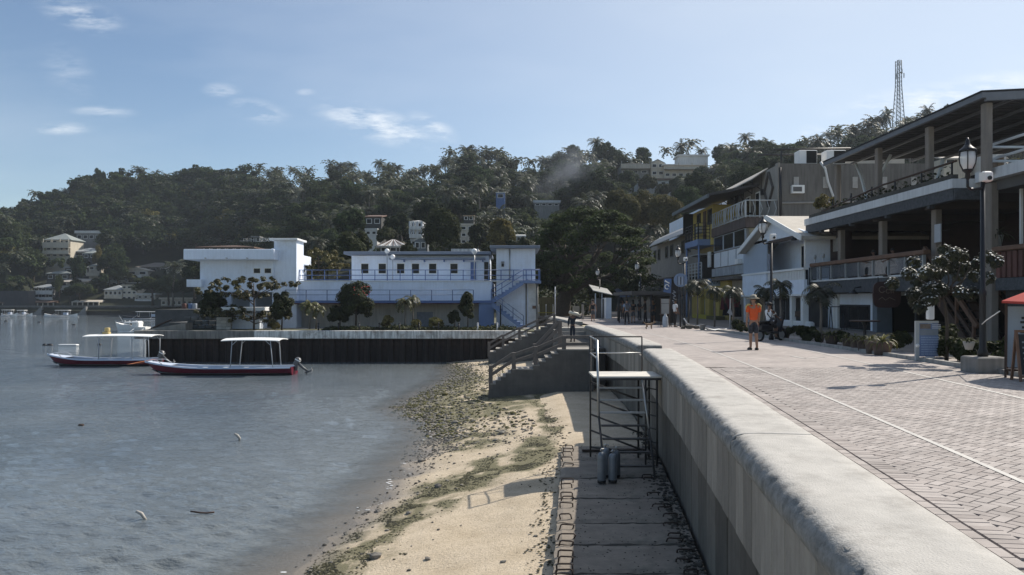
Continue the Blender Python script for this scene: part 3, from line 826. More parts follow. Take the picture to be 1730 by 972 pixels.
bp = N('ShaderNodeBump'); bp.inputs['Strength'].default_value = 1.0; bp.inputs['Distance'].default_value = .2
L(h, bp.inputs['Height']); L(bp.outputs[0], b_.inputs['Normal'])
ash = N('ShaderNodeAttribute'); ash.attribute_name = 'shore'
nb = N('ShaderNodeTexNoise'); nb.inputs['Scale'].default_value = .16; nb.inputs['Detail'].default_value = 4; L(pos, nb.inputs['Vector'])
cb = N('ShaderNodeValToRGB'); L(nb.outputs[0], cb.inputs[0]); e = cb.color_ramp.elements; e[0].position = .35; e[0].color = (.095, .117, .134, 1); e[1].position = .65; e[1].color = (.14, .163, .177, 1)
sh2 = N('ShaderNodeMix'); sh2.data_type = 'RGBA'; L(cb.outputs[0], sh2.inputs['A']); sh2.inputs['B'].default_value = (.16, .175, .175, 1)
r9 = N('ShaderNodeMapRange'); r9.inputs['From Min'].default_value = 0; r9.inputs['From Max'].default_value = 9; r9.inputs['To Min'].default_value = 1; r9.inputs['To Max'].default_value = 0; L(ash.outputs['Fac'], r9.inputs['Value']); L(r9.outputs[0], sh2.inputs['Factor'])
L(sh2.outputs['Result'], b_.inputs['Base Color'])
tp = N('ShaderNodeBsdfTransparent'); ms = N('ShaderNodeMixShader')
tpr = N('ShaderNodeMapRange'); tpr.inputs['From Min'].default_value = 0; tpr.inputs['From Max'].default_value = 2.0; tpr.inputs['To Min'].default_value = .85; tpr.inputs['To Max'].default_value = 0; L(ash.outputs['Fac'], tpr.inputs['Value'])
L(tpr.outputs[0], ms.inputs[0]); L(b_.outputs[0], ms.inputs[1]); L(tp.outputs[0], ms.inputs[2]); L(ms.outputs[0], nt.nodes['Material Output'].inputs['Surface'])
pyr = np.concatenate([np.arange(1100, 640, -1.25), np.arange(640, 545, -.8)])
ysw = np.concatenate([[-40, 0, 6], F * (EYE - WATER) / (pyr - HZ), [190, 230, 300, 420]])
dd = np.concatenate([[-1.5, -.8, -.4, -.15, 0, .12], np.arange(.25, 24, .13), np.arange(24, 60, .5), np.arange(60, 140, 4), [160, 220, 320, 520]])
YY, DD = np.meshgrid(ysw, dd, indexing='ij')
XX = np.array([xw(min(y, 62)) for y in ysw])[:, None] - DD
rw_ = np.random.default_rng(4); H = np.zeros_like(XX)
for k in range(46):
    lam = .29 * (3.6 ** rw_.random()); th = rw_.normal(0, .5) + R(98); a = 2 * math.pi / lam
    H += .0058 * lam ** .65 * np.sin(a * (XX * math.cos(th) + YY * math.sin(th)) + rw_.uniform(0, 6.28)) * np.clip(1.6 - YY / (60 * lam), 0, 1)
patch = .55 + .9 * np.sin(XX * .11 + 1.3 + .6 * np.sin(YY * .09)) * np.sin(YY * .13 + .5 * np.sin(XX * .07)) ** 2
H *= np.clip(patch, .3, 1.3) * np.clip(DD / 1.5, 0, 1)
shv = np.maximum(0, np.where(YY < 58, DD, DD + YY - 58))
n_d = len(dd); wmb = MB(); wmb.V = [np.stack([XX, YY, WATER + H], axis=2).reshape(-1, 3).astype(np.float32)]; wmb.N = XX.size
wmb.F = [(i*n_d+j, (i+1)*n_d+j, (i+1)*n_d+j+1, i*n_d+j+1) for i in range(len(ysw)-1) for j in range(n_d-1)]; wmb.S = [True] * len(wmb.F)
water = put('water', wmb, wm, kind='structure')
at = water.data.attributes.new('shore', 'FLOAT', 'POINT'); at.data.foreach_set('value', shv.astype(np.float32).ravel())
# lapping foam where the water meets the sand
foam = MB()
for k in range(150):
    Y = random.uniform(12, 34); x = xw(Y) + random.gauss(-.12, .14)
    if mnoise.noise(Vector((x, Y * .7, 4))) < .05: continue
    foam.lathe([(random.uniform(.01, .035), 0), (1e-4, .006)], (x, Y, WATER + .008), 6, False, random.uniform(1, 3), 1)
foam_mat = mat('foam', (.75, .77, .78), .6, .1, 4, 0)
put('foam', foam, foam_mat, kind='stuff')
# ================================================================ STAIRS, STEEL STEPS, GAS BOTTLES
def con_stair(name, label, Y0, Y1, prof, base_z, posts, rails_z, extra_post=None):
    """solid concrete flight seen from the side: prof is the stepped outline (x, z) from the low end to the top landing"""
    x0, x1 = prof[0][0], prof[-1][0]
    S = thing(name, label, 'stairs', ((x0 + x1) / 2, (Y0 + Y1) / 2, base_z))
    pts = [(x0, Y0, base_z - .3)] + [(x, Y0, z) for x, z in prof] + [(x1, Y0, base_z - .3)]
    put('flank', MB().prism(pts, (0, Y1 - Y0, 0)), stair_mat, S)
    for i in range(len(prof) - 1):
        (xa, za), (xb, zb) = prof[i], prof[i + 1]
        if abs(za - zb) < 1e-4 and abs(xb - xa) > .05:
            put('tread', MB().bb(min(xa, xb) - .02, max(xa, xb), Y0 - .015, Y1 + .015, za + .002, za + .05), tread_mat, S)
    for side, Yp in ((0, Y0 + .09), (1, Y1 - .09)):
        P = posts if side == 0 else (extra_post or [])
        for (x, zb, zt) in P:
            put('post', MB().bevbox((x, Yp, (zb + zt) / 2), (.19, .19, zt - zb), .012), rail_mat, S)
        for i in range(len(P) - 1):
            (xa, _, ta), (xb, _, tb) = P[i], P[i + 1]
            for dz in rails_z:
                put('rail', MB().beam((xa + .08, Yp, ta - dz), (xb - .08, Yp, tb - dz), .13, .14), rail_mat, S)
    return S
def steps_between(x0, z0, x1, z1, n):
    out = []; dx, dz = (x1 - x0) / n, (z1 - z0) / n
    for i in range(n):
        out += [(x0 + dx * i, z0 + dz * (i + 1)), (x0 + dx * (i + 1), z0 + dz * (i + 1))]
    return out
q = lambda px: GX(px, 36)
prof = [(q(825), -2.62)] + steps_between(q(829), -2.45, q(872), -1.60, 5)
prof += [(q(901), -1.60)] + steps_between(q(901), -1.60, q(954), -.68, 5) + [(q(1003), -.68)]
con_stair('concrete_stair', 'grey concrete stair with a half landing, nearest flight from the beach up to the wall', 36, 37.5, prof, -2.7,
          [(q(829), -2.5, -1.40), (q(868), -1.75, -.79), (q(905), -1.6, -.50), (q(953), -.7, .0), (q(999), -.7, .01)], (.07, .40),
          [(q(905), -1.6, -.45), (GX(946, 37.4), -.9, .68)])
lt = thing('stair_landing', 'concrete walkway along the wall behind the nearer beach stair', 'landing', (3.6, 42, -2))
put('slab', MB().bb(2.5, 4.55, 37.52, 47.2, -2.9, -.685), stair_mat, lt)
for i in range(3): put('tread', MB().bb(3.0, 4.7, 47.2 + .32 * i, 49.6, -.9 if i == 0 else -.69 + .21 * i - .0, -.68 + .21 * (i + 1)), tread_mat, lt)
put('low_wall', MB().bb(2.5, 2.64, 40, 47.2, -.68, -.1), stair_mat, lt)
q = lambda px: GX(px, 57)
prof = [(q(825), -2.55)] + steps_between(q(827), -2.42, q(936), -.12, 10) + [(q(950), -.12)]
con_stair('concrete_stair', 'grey concrete stair rising beside the sheet pile quay, farther flight from the beach', 57, 58.6, prof, -2.7,
          [(q(826), -2.5, -1.42), (q(850), -2.0, -.88), (q(877.5), -1.4, -.33), (q(908), -.8, .22), (q(936.5), -.2, .66)], (.07, .45))
put('quay_steps_base', MB().bb(GX(940, 58), 4.6, 49.5, 60, -2.9, -.05), stair_mat, kind='structure')

# steel steps over the wall
T = thing('steel_steps', 'rusty steel ladder stair with a pale plank platform leaning on the seawall', 'steel steps', (2.7, 19, SLAB))
def bar(a, b, r=.022, m=steel, nm='rail', n=8): put(nm, MB().tube([a, b], r, n), m, T)
xL, xR = 2.12, 3.20
tr = [(-.50 - .28 * i, 19.0 - .2 * i) for i in range(7)]
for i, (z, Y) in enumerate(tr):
    put('tread', MB().box(((xL + xR) / 2 + .005 * i, Y, z), (xR - xL, .13, .035)), steel if i < 3 else dark_steel, T)  # one metal throughout; shade on the lower treads is put into their colour
put('platform', MB().bb(2.02, 3.70, 18.92, 20.25, -.255, -.215), mat('plank_pale', (.6, .57, .51), .8, .12, 2, .2, 20), T)
put('platform_frame', MB().beam((2.04, 18.95, -.285), (3.66, 18.95, -.285), .05, .05).beam((2.04, 20.2, -.285), (3.66, 20.2, -.285), .05, .05), dark_steel, T)
bar((2.10, 19.0, .67), (2.10, 18.62, -1.15), .03); bar((2.10, 18.62, -1.15), (2.14, 17.7, SLAB), .026, dark_steel, 'stringer')
bar((2.06, 20.2, SLAB), (2.06, 20.25, .70), .024, dark_steel, 'post'); bar((2.10, 19.0, .67), (2.06, 20.25, .70), .02)
bar((2.06, 20.25, .70), (3.42, 20.25, .70), .02, dark_steel); bar((3.42, 20.25, .70), (3.42, 20.25, -.2), .02, dark_steel)
bar((2.06, 20.25, .27), (3.42, 20.25, .27), .018); bar((2.06, 20.25, .27), (2.10, 18.92, .22), .018)
bar((xR, 18.95, -.3), (xR + .06, 18.3, -1.4), .026, steel, 'stringer'); bar((xR + .06, 18.3, -1.4), (xR + .09, 17.7, SLAB), .026, dark_steel, 'stringer')
for x in (3.30, 3.58): bar((x, 20.1, SLAB), (x, 20.1, -.27), .028, dark_steel, 'post'); bar((x, 19.0, SLAB), (x, 19.0, -.27), .024, dark_steel, 'post')
for k in range(6):
    z = -.6 - .33 * k
    bar((3.30, 19.0, z), (3.58, 20.1, z), .018, dark_steel, 'rung'); bar((3.30, 20.1, z), (3.58, 19.0, z + .05), .016, dark_steel, 'rung')
for k in range(4):
    z = -.5 - .42 * k
    bar((2.08, 20.2, z), (3.34, 19.7, z - .42), .026, dark_steel, 'brace')
bar((2.08, 20.2, -2.2), (3.34, 20.0, -2.3), .026, dark_steel, 'brace')
bp0 = solo('rusty_plank', MB().box((2.75, 20.9, SLAB + .04), (1.7, .14, .05), .06), rust, 'dark rusty plank lying on the sand under the steel steps', 'plank')

tank_mat = mat('tank_grey', (.16, .18, .20), .45, .2, 5, .1, 40, metal=.2, rand=.25, dirt=(.3, .31, .31), dirt_amt=.6, dirt_scale=3)
def tank(px, Y, h, label):
    T = thing('gas_bottle', label, 'dive tank', (GX(px, Y), Y, SLAB + .012), random.uniform(-1.5, 1.5), 'dive tanks standing on the slab')
    h_ = h
    put('cylinder', MB().lathe([(.05, 0), (.088, .012), (.095, .04), (.095, h_ - .12), (.090, h_ - .07), (.072, h_ - .028), (.045, h_ - .005), (.03, h_)], n=20), tank_mat, T, True)
    v = MB().lathe([(.018, h_ - .005), (.018, h_ + .035), (.026, h_ + .04), (.026, h_ + .075), (.012, h_ + .085), (1e-4, h_ + .09)], n=10)
    v.tube([(-.05, 0, h_ + .055), (.06, 0, h_ + .055)], .012, 8).tube([(.05, 0, h_ + .055), (.075, 0, h_ + .055)], .022, 8)
    put('valve', v, steel, T, True)
    put('rim_band', MB().lathe([(.0965, .02), (.0985, .025), (.0985, .075), (.0965, .08)], n=20), black_metal, T, True)
tank(1016.5, 17.2, .70, 'grey dive tank with a domed shoulder, front one nearer the beach')
tank(1035, 17.25, .66, 'grey dive tank, front one nearer the seawall')
tank(1023, 17.75, .70, 'grey dive tank hidden behind the front one nearer the beach')
tank(1041, 17.75, .64, 'grey dive tank hidden behind the front one nearer the seawall')

# ================================================================ QUAY OF SHEET PILES AND THE WHITE BUILDING
QY = 61.0
quay = thing('sheet_pile_quay', 'rusty black sheet pile quay wall with a pale stained concrete beam on top', 'quay wall', (-15, QY, WATER))
pile_mat = mat('pile_rust', (.022, .015, .013), .8, .5, 1.2, .4, 12, streak=.3, dirt=(.07, .038, .03), dirt_amt=.6, dirt_scale=.9, rand=.3)
mb = MB(); h0, h1 = -3.9, -1.36
prof = [(-.46, 0), (-.30, 0), (-.20, .22), (.20, .22), (.30, 0), (.46, 0)]
mb.add([(x, y, h0) for x, y in prof] + [(x, y, h1) for x, y in prof], [(i, i+1, 7+i, 6+i) for i in range(5)])
pile = mb.mesh('pile', pile_mat)
for i in range(32):
    link_copy(pile, 'pile', (-28.6 + i * .925 + 15, 61.12 - QY, random.uniform(-.02, .02) - WATER), (0, 0, 0), quay)
for i in range(14):
    link_copy(pile, 'pile', (-29.0 + 15, 61.6 + i * .925 - QY, -WATER), (0, 0, R(-90)), quay)
beam_grey = mat('beam_grey', (.22, .21, .19), .9, .25, 1.2, .3, 15, streak=.4)
beam_white = mat('beam_white', (.70, .69, .65), .85, .15, 1.5, .3, 15, streak=.5, dirt=(.2, .14, .09), dirt_amt=.8, dirt_scale=1.4)
xq = GX(430, QY)
put('beam', MB().bevbox(((-29.9 + xq) / 2, QY + .2, -1.06), (xq + 29.9 - .01, .8, .64), .02), beam_grey, quay)
put('beam', MB().bevbox(((xq + 1.2) / 2, QY + .2, -1.05), (1.2 - xq - .01, .8, .62), .02), beam_white, quay)
put('beam', MB().bevbox((-29.5, QY + 7.2, -1.06), (.8, 13, .64), .02), beam_grey, quay)
deck_mat = mat('garden_soil', (.10, .10, .06), .95, .35, .8, .6, 10)
put('quay_deck', MB().bb(-29.1, 2.2, QY + .61, 110, -3.8, -.80), deck_mat, kind='structure')
put('quay_path', MB().bb(-29, 2.2, 66.2, 84, -.8, -.76), concrete, kind='structure')

BY = 68.0; K = F / BY
def bx(px): return GX(px, BY)
def bz(py): return GZ(py, BY)
GRD = -.76
hall = thing('white_hall', 'tall white windowless hall with a parapet band and a square tower, by the water', 'building', (bx(400), 73, GRD))
put('wall', MB().bb(bx(338), bx(462), BY, 79, 2.4, 5.2), white_paint, hall)
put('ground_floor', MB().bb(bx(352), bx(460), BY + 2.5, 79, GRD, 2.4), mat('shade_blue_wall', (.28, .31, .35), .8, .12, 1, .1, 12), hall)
for px in (340, 380, 420, 458): put('column', MB().bb(bx(px), bx(px) + .4, BY + .3, BY + .7, GRD, 2.4), white_paint, hall)
put('parapet', MB().bevbox(((bx(319.5) + bx(470)) / 2, BY + 5, 5.66), (bx(470) - bx(319.5), 12.4, .92), .04), white_paint, hall)
put('ledge', MB().bb(bx(320), bx(345), BY - .6, 76, 2.85, 3.5), white_paint, hall)
tw = put('tower', MB().bb(bx(462) + .003, bx(500), BY + .15, 70.5, GRD, 6.95), white_paint, hall)
put('tower_cap', MB().bevbox(((bx(457) + bx(503.5)) / 2, BY + 1.2, 7.05), (bx(505) - bx(457), 3.1, .18), .02), white_trim, hall)
for px in (429, 447.5):
    f = put('window', MB().bb(bx(px) - .06, bx(px + 10.5) + .06, BY - .03, BY + .05, bz(461.5) - .06, bz(454) + .06), white_trim, hall)
    put('pane', MB().bb(bx(px), bx(px + 10.5), BY - .034, BY - .02, bz(461.5), bz(454)), dark_glass, f)
for px in (357, 392, 426): put('spout', MB().tube([(bx(px), BY - 1.4, 5.32), (bx(px), BY - 1.0, 5.32)], .06, 8), steel, hall)

ann = thing('kiosk', 'low white annex with a flat overhanging roof in front of the white hall', 'kiosk', (bx(420), 66, GRD))
put('wall', MB().bb(GX(392, 66), GX(442, 66), 65.5, 67.5, GRD, .62), white_paint, ann)
put('roof', MB().bevbox((GX(415, 65.6), 66.4, .92), (GX(452, 65.6) - GX(378, 65.6), 3.0, .34), .03), white_trim, ann)

ter = thing('terrace_building', 'long white building with a blue railed terrace, row of dark windows and outside stairs', 'building', (bx(680), 73, GRD))
put('wall', MB().bb(bx(470), bx(830), BY + 1.0, 82, 1.65, 3.36), white_paint, ter)
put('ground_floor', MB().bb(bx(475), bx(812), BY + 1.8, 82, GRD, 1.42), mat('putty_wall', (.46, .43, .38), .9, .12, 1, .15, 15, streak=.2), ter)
put('walkway', MB().bb(bx(478), bx(832), BY - .25, BY + 1.02, 1.43, 1.63), blue_paint, ter)
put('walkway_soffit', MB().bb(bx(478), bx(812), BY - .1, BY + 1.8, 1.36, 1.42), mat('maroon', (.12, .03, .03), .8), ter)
put('terrace_edge', MB().bb(bx(455), bx(912), BY + .9, BY + 1.15, 3.365, 3.44), white_trim, ter)
put('garage_door', MB().bb(bx(700), bx(728), BY + 1.77, BY + 1.84, GRD, bz(528)), mat('shutter', (.17, .19, .22), .6, .3, 4, .3, 10), ter)
put('blue_wall', MB().bb(bx(809), bx(834), BY - .1, BY + 1.78, GRD, 1.43), blue_stair, ter)
# upper storey
UY = 74.0
ux = lambda px: GX(px, UY); uz = lambda py: GZ(py, UY)
put('upper_wall', MB().bb(ux(594), ux(826), UY, 82, 3.36, uz(432)), white_paint, ter)
put('roof', MB().bevbox(((ux(584) + ux(830)) / 2, UY + 3.6, uz(428.5)), (ux(830) - ux(584), 9.2, .28), .03), mat('slate_trim', (.17, .20, .25), .7, .15, 1, .1, 10), ter)
put('eave', MB().bevbox(((ux(660) + ux(820)) / 2, UY - .45, uz(438)), (ux(820) - ux(660), 1.1, .16), .03), MATS['slate_trim'], ter)
for px in (610.5, 640, 671, 696, 725, 761):
    f = put('window', MB().bb(ux(px) - .07, ux(px + 12) + .07, UY - .04, UY + .03, uz(462) - .07, uz(446) + .07), white_trim, ter)
    put('pane', MB().bb(ux(px), ux(px + 12), UY - .045, UY - .03, uz(462), uz(446)), dark_glass, f)
put('door', MB().bb(ux(795), ux(804), UY - .045, UY - .003, 3.44, uz(443)), blue_paint, ter)
put('door', MB().bb(ux(818), ux(825), UY - .045, UY - .003, 3.44, uz(443)), dark_glass, ter)
for px in (683, 717, 750, 783, 815): put('bracket', MB().bb(ux(px), ux(px) + .1, UY - .7, UY - .01, uz(443), uz(439.5)), blue_paint, ter)
put('roof_box', MB().bb(ux(758), ux(806), UY + 3, UY + 6, uz(428), uz(417)), mat('weathered_white', (.5, .5, .48), .85, .2, .8, .1, 10, streak=.4), ter)
# end block
EX0, EX1 = bx(838), bx(905)
put('end_block', MB().bb(EX0, EX1, BY + 1.2, 80, GRD, bz(419)), white_paint, ter)
put('end_roof', MB().bevbox(((bx(827) + bx(913)) / 2, BY + 5, bz(416.5)), (bx(913) - bx(827), 9, .26), .03), MATS['slate_trim'], ter)
put('pipe', MB().tube([(bx(861), BY + 1.14, 6.3), (bx(861), BY + 1.14, 3.4)], .06, 8), steel, ter)
put('pipe', MB().tube([(bx(889.5), BY + 1.14, 3.2), (bx(889.5), BY + 1.14, GRD)], .07, 8), mat('old_pipe', (.2, .2, .19), .8, .3, 2), ter)
put('wall_lamp', MB().box((bx(849), BY + 1.1, bz(447)), (.22, .16, .3)).box((bx(849), BY + 1.08, bz(442)), (.3, .22, .05)), black_metal, ter)
put('panel_door', MB().bb(bx(893), bx(907), BY + 1.16, BY + 1.22, GRD, bz(480)), mat('pale_door', (.6, .6, .58), .7), ter)
put('meter_box', MB().bb(bx(900), bx(908), BY + 1.02, BY + 1.15, bz(522), bz(517)), wood, ter)
# railings
def railing(parent, pts, h, step, mats, rr=.035, mids=(.5,), pr=.035):
    for (a, b) in zip(pts[:-1], pts[1:]):
        a, b = Vector(a), Vector(b); n = max(1, round((b - a).length / step))
        for k in range(n + 1):
            if k == 0 and a != Vector(pts[0]): continue
            p = a.lerp(b, k / n)
            put('post', MB().beam(p, p + Vector((0, 0, h)), pr * 2, pr * 2, (0, 1, 0)), mats, parent)
        for f in (1.0,) + tuple(mids):
            put('rail', MB().tube([a + Vector((0, 0, h * f)), b + Vector((0, 0, h * f))], rr, 6), mats, parent)
R1 = BY + 1.0
railing(ter, [(bx(457), R1, 3.44), (bx(911), R1, 3.44)], .95, 1.15, blue_paint, .035, (.5, .08))
railing(ter, [(bx(483), BY - .18, 1.63), (bx(800), BY - .18, 1.63)], .95, 1.75, mat('rail_slate', (.13, .17, .27), .6), .028, (.55,))
for k in range(34):   # patterned panel at the hall end of the terrace
    x = bx(462) + k * .075
    put('baluster', MB().tube([(x, R1, 3.5), (x + random.choice((-.12, .12, 0)), R1, 4.35)], .014, 5), blue_paint, ter)
# outside stairs
def flight(xa, za, xb, zb, n, Y0, Y1, parent):
    for i in range(n):
        f0, f1 = i / n, (i + 1) / n
        put('step', MB().bb(min(xa + (xb-xa)*f0, xa + (xb-xa)*f1) - .03, max(xa + (xb-xa)*f0, xa + (xb-xa)*f1) + .03, Y0, Y1, za + (zb-za)*f0 + (.0 if zb > za else (zb-za)/n), za + (zb-za)*f0 + (zb-za)/n * (1 if zb > za else 0) + .012 * (i % 2)), blue_stair, parent)
    mb = MB(); d = .32
    mb.prism([(xa, Y0 - .06, za), (xb, Y0 - .06, zb), (xb, Y0 - .06, zb - d), (xa, Y0 - .06, za - d)], (0, .055, 0))
    put('stringer', mb, blue_stair, parent)
    railing(parent, [(xa, Y0 - .1, za), (xb, Y0 - .1, zb)], 1.0, 1.25, blue_paint if zb > za else MATS['rail_slate'], .035, (.55,))
flight(bx(830), 1.63, bx(884), 3.36, 9, BY - .1, BY + .95, ter)
put('landing', MB().bb(bx(884), bx(914), BY - .2, BY + 1.19, 3.18, 3.40), blue_stair, ter)
railing(ter, [(bx(884), BY - .12, 3.4), (bx(912), BY - .12, 3.4)], 1.0, .8, blue_paint)
flight(bx(832), 1.40, bx(884), GRD + .1, 9, BY - 1.3, BY - .3, ter)
put('strut', MB().tube([(bx(846), BY - 1.35, GRD), (bx(846), BY - 1.35, 1.3)], .06, 8), black_metal, ter)
put('post_edge', MB().tube([(bx(908), BY + 1.0, GRD), (bx(908), BY + 1.0, 3.2)], .1, 8), MATS['old_pipe'], ter)

# globe lamps on the terrace
globe = mat('globe', (.78, .78, .76), .3, .03, 1, 0)
lamp_gray = mat('lamp_pole', (.42, .44, .47), .5, .1, 2, 0)
def globe_lamp(px, y_top, Y, zb, label, r=.16, pole=lamp_gray):
    x = GX(px, Y); zt = GZ(y_top, Y)
    T = thing('globe_lamp', label, 'lamp', (x, Y, zb), 0, 'globe lamps on the white building')
    put('pole', MB().tube([(x, Y, zb), (x, Y, zt - r * 1.5)], .055, 8), pole, T)
    put('globe', MB().ball((x, Y, zt - r), r, 12, 8), globe, T)
    put('collar', MB().lathe([(.1, -.06), (.13, 0), (.09, .05)], (x, Y, zt - 2 * r), 8), pole, T)
globe_lamp(461, 419.5, BY + .8, 3.4, 'white globe lamp on a thin pole in front of the hall parapet', .2)
globe_lamp(493, 426, BY + 2.0, 3.4, 'white globe lamp on a thin pole in front of the square tower', .2)
globe_lamp(654, 420, UY - 1, 3.4, 'taller of two globe lamps before the dark windows', .24)
globe_lamp(663.5, 430, UY - 1.3, 3.4, 'shorter of two globe lamps before the dark windows', .24)
globe_lamp(801.5, 420, BY + 1.3, 3.4, 'globe lamp on a thick silvery pole near the end block', .26, steel)

# garden bollards and chain posts along the quay edge
for k, px in enumerate((538, 572, 607, 641, 675, 708, 741, 775, 807, 840)):
    x = GX(px, QY + .9); T = thing('bollard', 'short dark garden post on the quay edge', 'post', (x, QY + .9, -.8), 0, 'short posts along the quay edge')
    put('post', MB().tube([(x, QY + .9, -.8), (x, QY + .9, -.22)], .06, 8), black_metal if px < 800 else lamp_gray, T)
    put('cap', MB().ball((x, QY + .9, -.2), .085, 8, 5), black_metal if px < 800 else lamp_gray, T)
# ---- things at the seaward end of the quay
mb = MB(); random.seed(3)
sw = thing('stone_wall', 'low dark wall of mortared stones at the end of the quay', 'stone wall', (GX(336, 66), 66, -.8))
stn = mat('dark_stone', (.10, .10, .095), .9, .35, 3, .5, 12, rand=.4)
for r_ in range(3):
    for k in range(6):
        put('stone', MB().bevbox((GX(318, 66) + .62 * k + .3 * (r_ % 2), 66, -.62 + .36 * r_), (.58, .5, .33), .05), stn, sw)
ct = thing('block_stack', 'stack of pale concrete blocks beside the annex on the quay', 'block stack', (GX(379, 64.5), 64.5, -.8))
for r_ in range(4):
    for k in range(3):
        put('block', MB().bevbox((GX(371, 64.5) + .4 * k, 64.5, -.66 + .26 * r_), (.385, .4, .245), .012), mat('block_pale', (.42, .40, .36), .9, .15, 3, .3, 20, rand=.2), ct)
rp = solo('concrete_ramp', MB().prism([(GX(245, 64), 63.6, -.79), (GX(317, 64), 63.6, -.79), (GX(317, 64), 63.6, -.2), (GX(292, 64), 63.6, -.42)], (0, 1.4, 0)), tan_plaster, 'pale concrete wedge ramp on the seaward end of the quay', 'ramp')

# ================================================================ BOATS
red = mat('boat_red', (.13, .008, .024), .45, .18, 1.2, .08, 10, dirt=(.05, .012, .016), dirt_amt=.5, dirt_scale=1.5)
hull_dark = mat('boat_bottom', (.045, .05, .055), .6, .3, 1.5, .1, 10)
trim_blue = mat('boat_trim', (.50, .56, .66), .5, .08, 2, .05, 10)
motor_grey = mat('motor_grey', (.11, .115, .12), .4, .2, 4, .05, 20)
def motor_boat(x0, Y, L_, label, canopy, posts, rz=0.0, flip=1):
    """bow at x0 pointing to -X"""
    T = thing('motor_boat', label, 'motor boat', (x0 + L_ / 2, Y, WATER))
    st = 20
    def sect(t):
        b = .98 * min(1, (max(t, 0.0) / .33) ** .62) if t < .33 else .98 - .10 * max(0, (t - .6) / .4)
        sheer = .50 + .38 * max(0, 1 - t / .45) ** 1.9 + .03 * max(0, (t - .8) / .2)
        keel = -.18 + (.30 + sheer - .12) * max(0, 1 - t / .13) ** 1.6
        return b, sheer, keel
    def X(t, z, sheer): return x0 + L_ * t + (0 if t > .16 else (sheer - z) * .62 * (1 - t / .16))
    lower, upper, rail, inner = [], [], [], []
    for i in range(st + 1):
        t = i / st; b, sh, ke = sect(t); wl_ = max(ke, min(.13 + .30 * max(0, 1 - t / .3) ** 2, sh - .08)); b2 = b * .80
        for s in (-1, 1):
            upper.append(((X(t, wl_, sh), Y + s * b2, WATER + wl_), (X(t, sh - .07, sh), Y + s * b * .98, WATER + sh - .07)))
            lower.append(((X(t, ke, sh), Y + s * .02, WATER + ke), (X(t, wl_, sh), Y + s * b2, WATER + wl_)))
            rail.append(((X(t, sh, sh) - .02, Y + s * (b + .03), WATER + sh - .075), (X(t, sh, sh) - .02, Y + s * (b + .03), WATER + sh + .02), (X(t, sh, sh), Y + s * max(0, b - .13), WATER + sh + .02), (X(t, sh, sh), Y + s * max(0, b - .13), WATER + sh - .12)))
            inner.append(((X(t, sh, sh), Y + s * max(0, b - .12), WATER + sh - .02), (X(t, .12, sh), Y + s * max(0, b - .2), WATER + max(.12, ke + .05))))
    def sheet(rows):
        mb = MB(); m = len(rows[0])
        V = [p for r_ in rows for p in r_]
        Fs = []
        for i in range(st):
            for s in (0, 1):
                a, b2 = (2*i+s)*m, (2*i+2+s)*m
                for k in range(m - 1):
                    Fs.append((a+k, b2+k, b2+k+1, a+k+1) if s == 0 else (a+k, a+k+1, b2+k+1, b2+k))
        return mb.add(V, Fs, True)
    low = sheet(lower)
    hull = put('hull', sheet(upper), red, T)
    put('bottom', low, hull_dark, T)
    put('gunwale', sheet(rail), trim_blue, T)
    put('inner_side', sheet(inner), trim_blue, T)
    b, sh, ke = sect(1.0); xe = x0 + L_
    put('transom', MB().prism([(xe - .01, Y - b, WATER + sh), (xe - .01, Y + b, WATER + sh), (xe - .01, Y + b * .8, WATER + .05), (xe - .01, Y, WATER + ke), (xe - .01, Y - b * .8, WATER + .05)], (.06, 0, 0)), red, T)
    mb = MB(); V = []; 
    for i in range(1, st + 1):
        t = i / st; bb2, s2, k2 = sect(t)
        V += [(x0 + L_ * t, Y - max(.02, bb2 - .15), WATER + max(.14, k2 + .06)), (x0 + L_ * t, Y + max(.02, bb2 - .15), WATER + max(.14, k2 + .06))]
    put('deck', mb.add(V, [(2*i, 2*i+2, 2*i+3, 2*i+1) for i in range(st - 1)]), hull_dark, T)
    mb = MB(); V = []
    for i in range(0, 5):
        t = i / st; bb2, s2, _ = sect(t); V += [(x0 + L_ * t, Y - bb2, WATER + s2 + .024), (x0 + L_ * t, Y + bb2, WATER + s2 + .024)]
    put('foredeck', mb.add(V, [(2*i, 2*i+2, 2*i+3, 2*i+1) for i in range(4)]), trim_blue, T)
    for t in (.36, .5, .64, .78):
        bb2, s2, _ = sect(t); put('thwart', MB().bb(x0 + L_ * t, x0 + L_ * t + .3, Y - bb2 + .1, Y + bb2 - .1, WATER + .36, WATER + .40), white_trim, T)
    c0, c1, cz = canopy
    cv = MB(); V = []
    for i in range(9):
        for j in range(7):
            u, v = i / 8, j / 6
            V.append((c0 + (c1 - c0) * u, Y - 1.05 + 2.1 * v, cz + .10 * (1 - (2 * v - 1) ** 2) - .05 * (2 * u - 1) ** 2))
    n0 = len(V); V += [(p[0], p[1], p[2] - .05) for p in V]
    Fs = [(i*7+j, i*7+7+j, i*7+8+j, i*7+j+1) for i in range(8) for j in range(6)]
    Fs += [(n0 + d, n0 + c, n0 + b2, n0 + a) for (a, b2, c, d) in Fs]
    ring = [i*7 for i in range(9)] + [56 + j for j in range(1, 7)] + [(7 - i) * 7 + 6 for i in range(8)] + [5 - j for j in range(5)]
    Fs += [(ring[k], n0 + ring[k], n0 + ring[(k+1) % len(ring)], ring[(k+1) % len(ring)]) for k in range(len(ring))]
    put('canopy', cv.add(V, Fs), canvas_white, T)
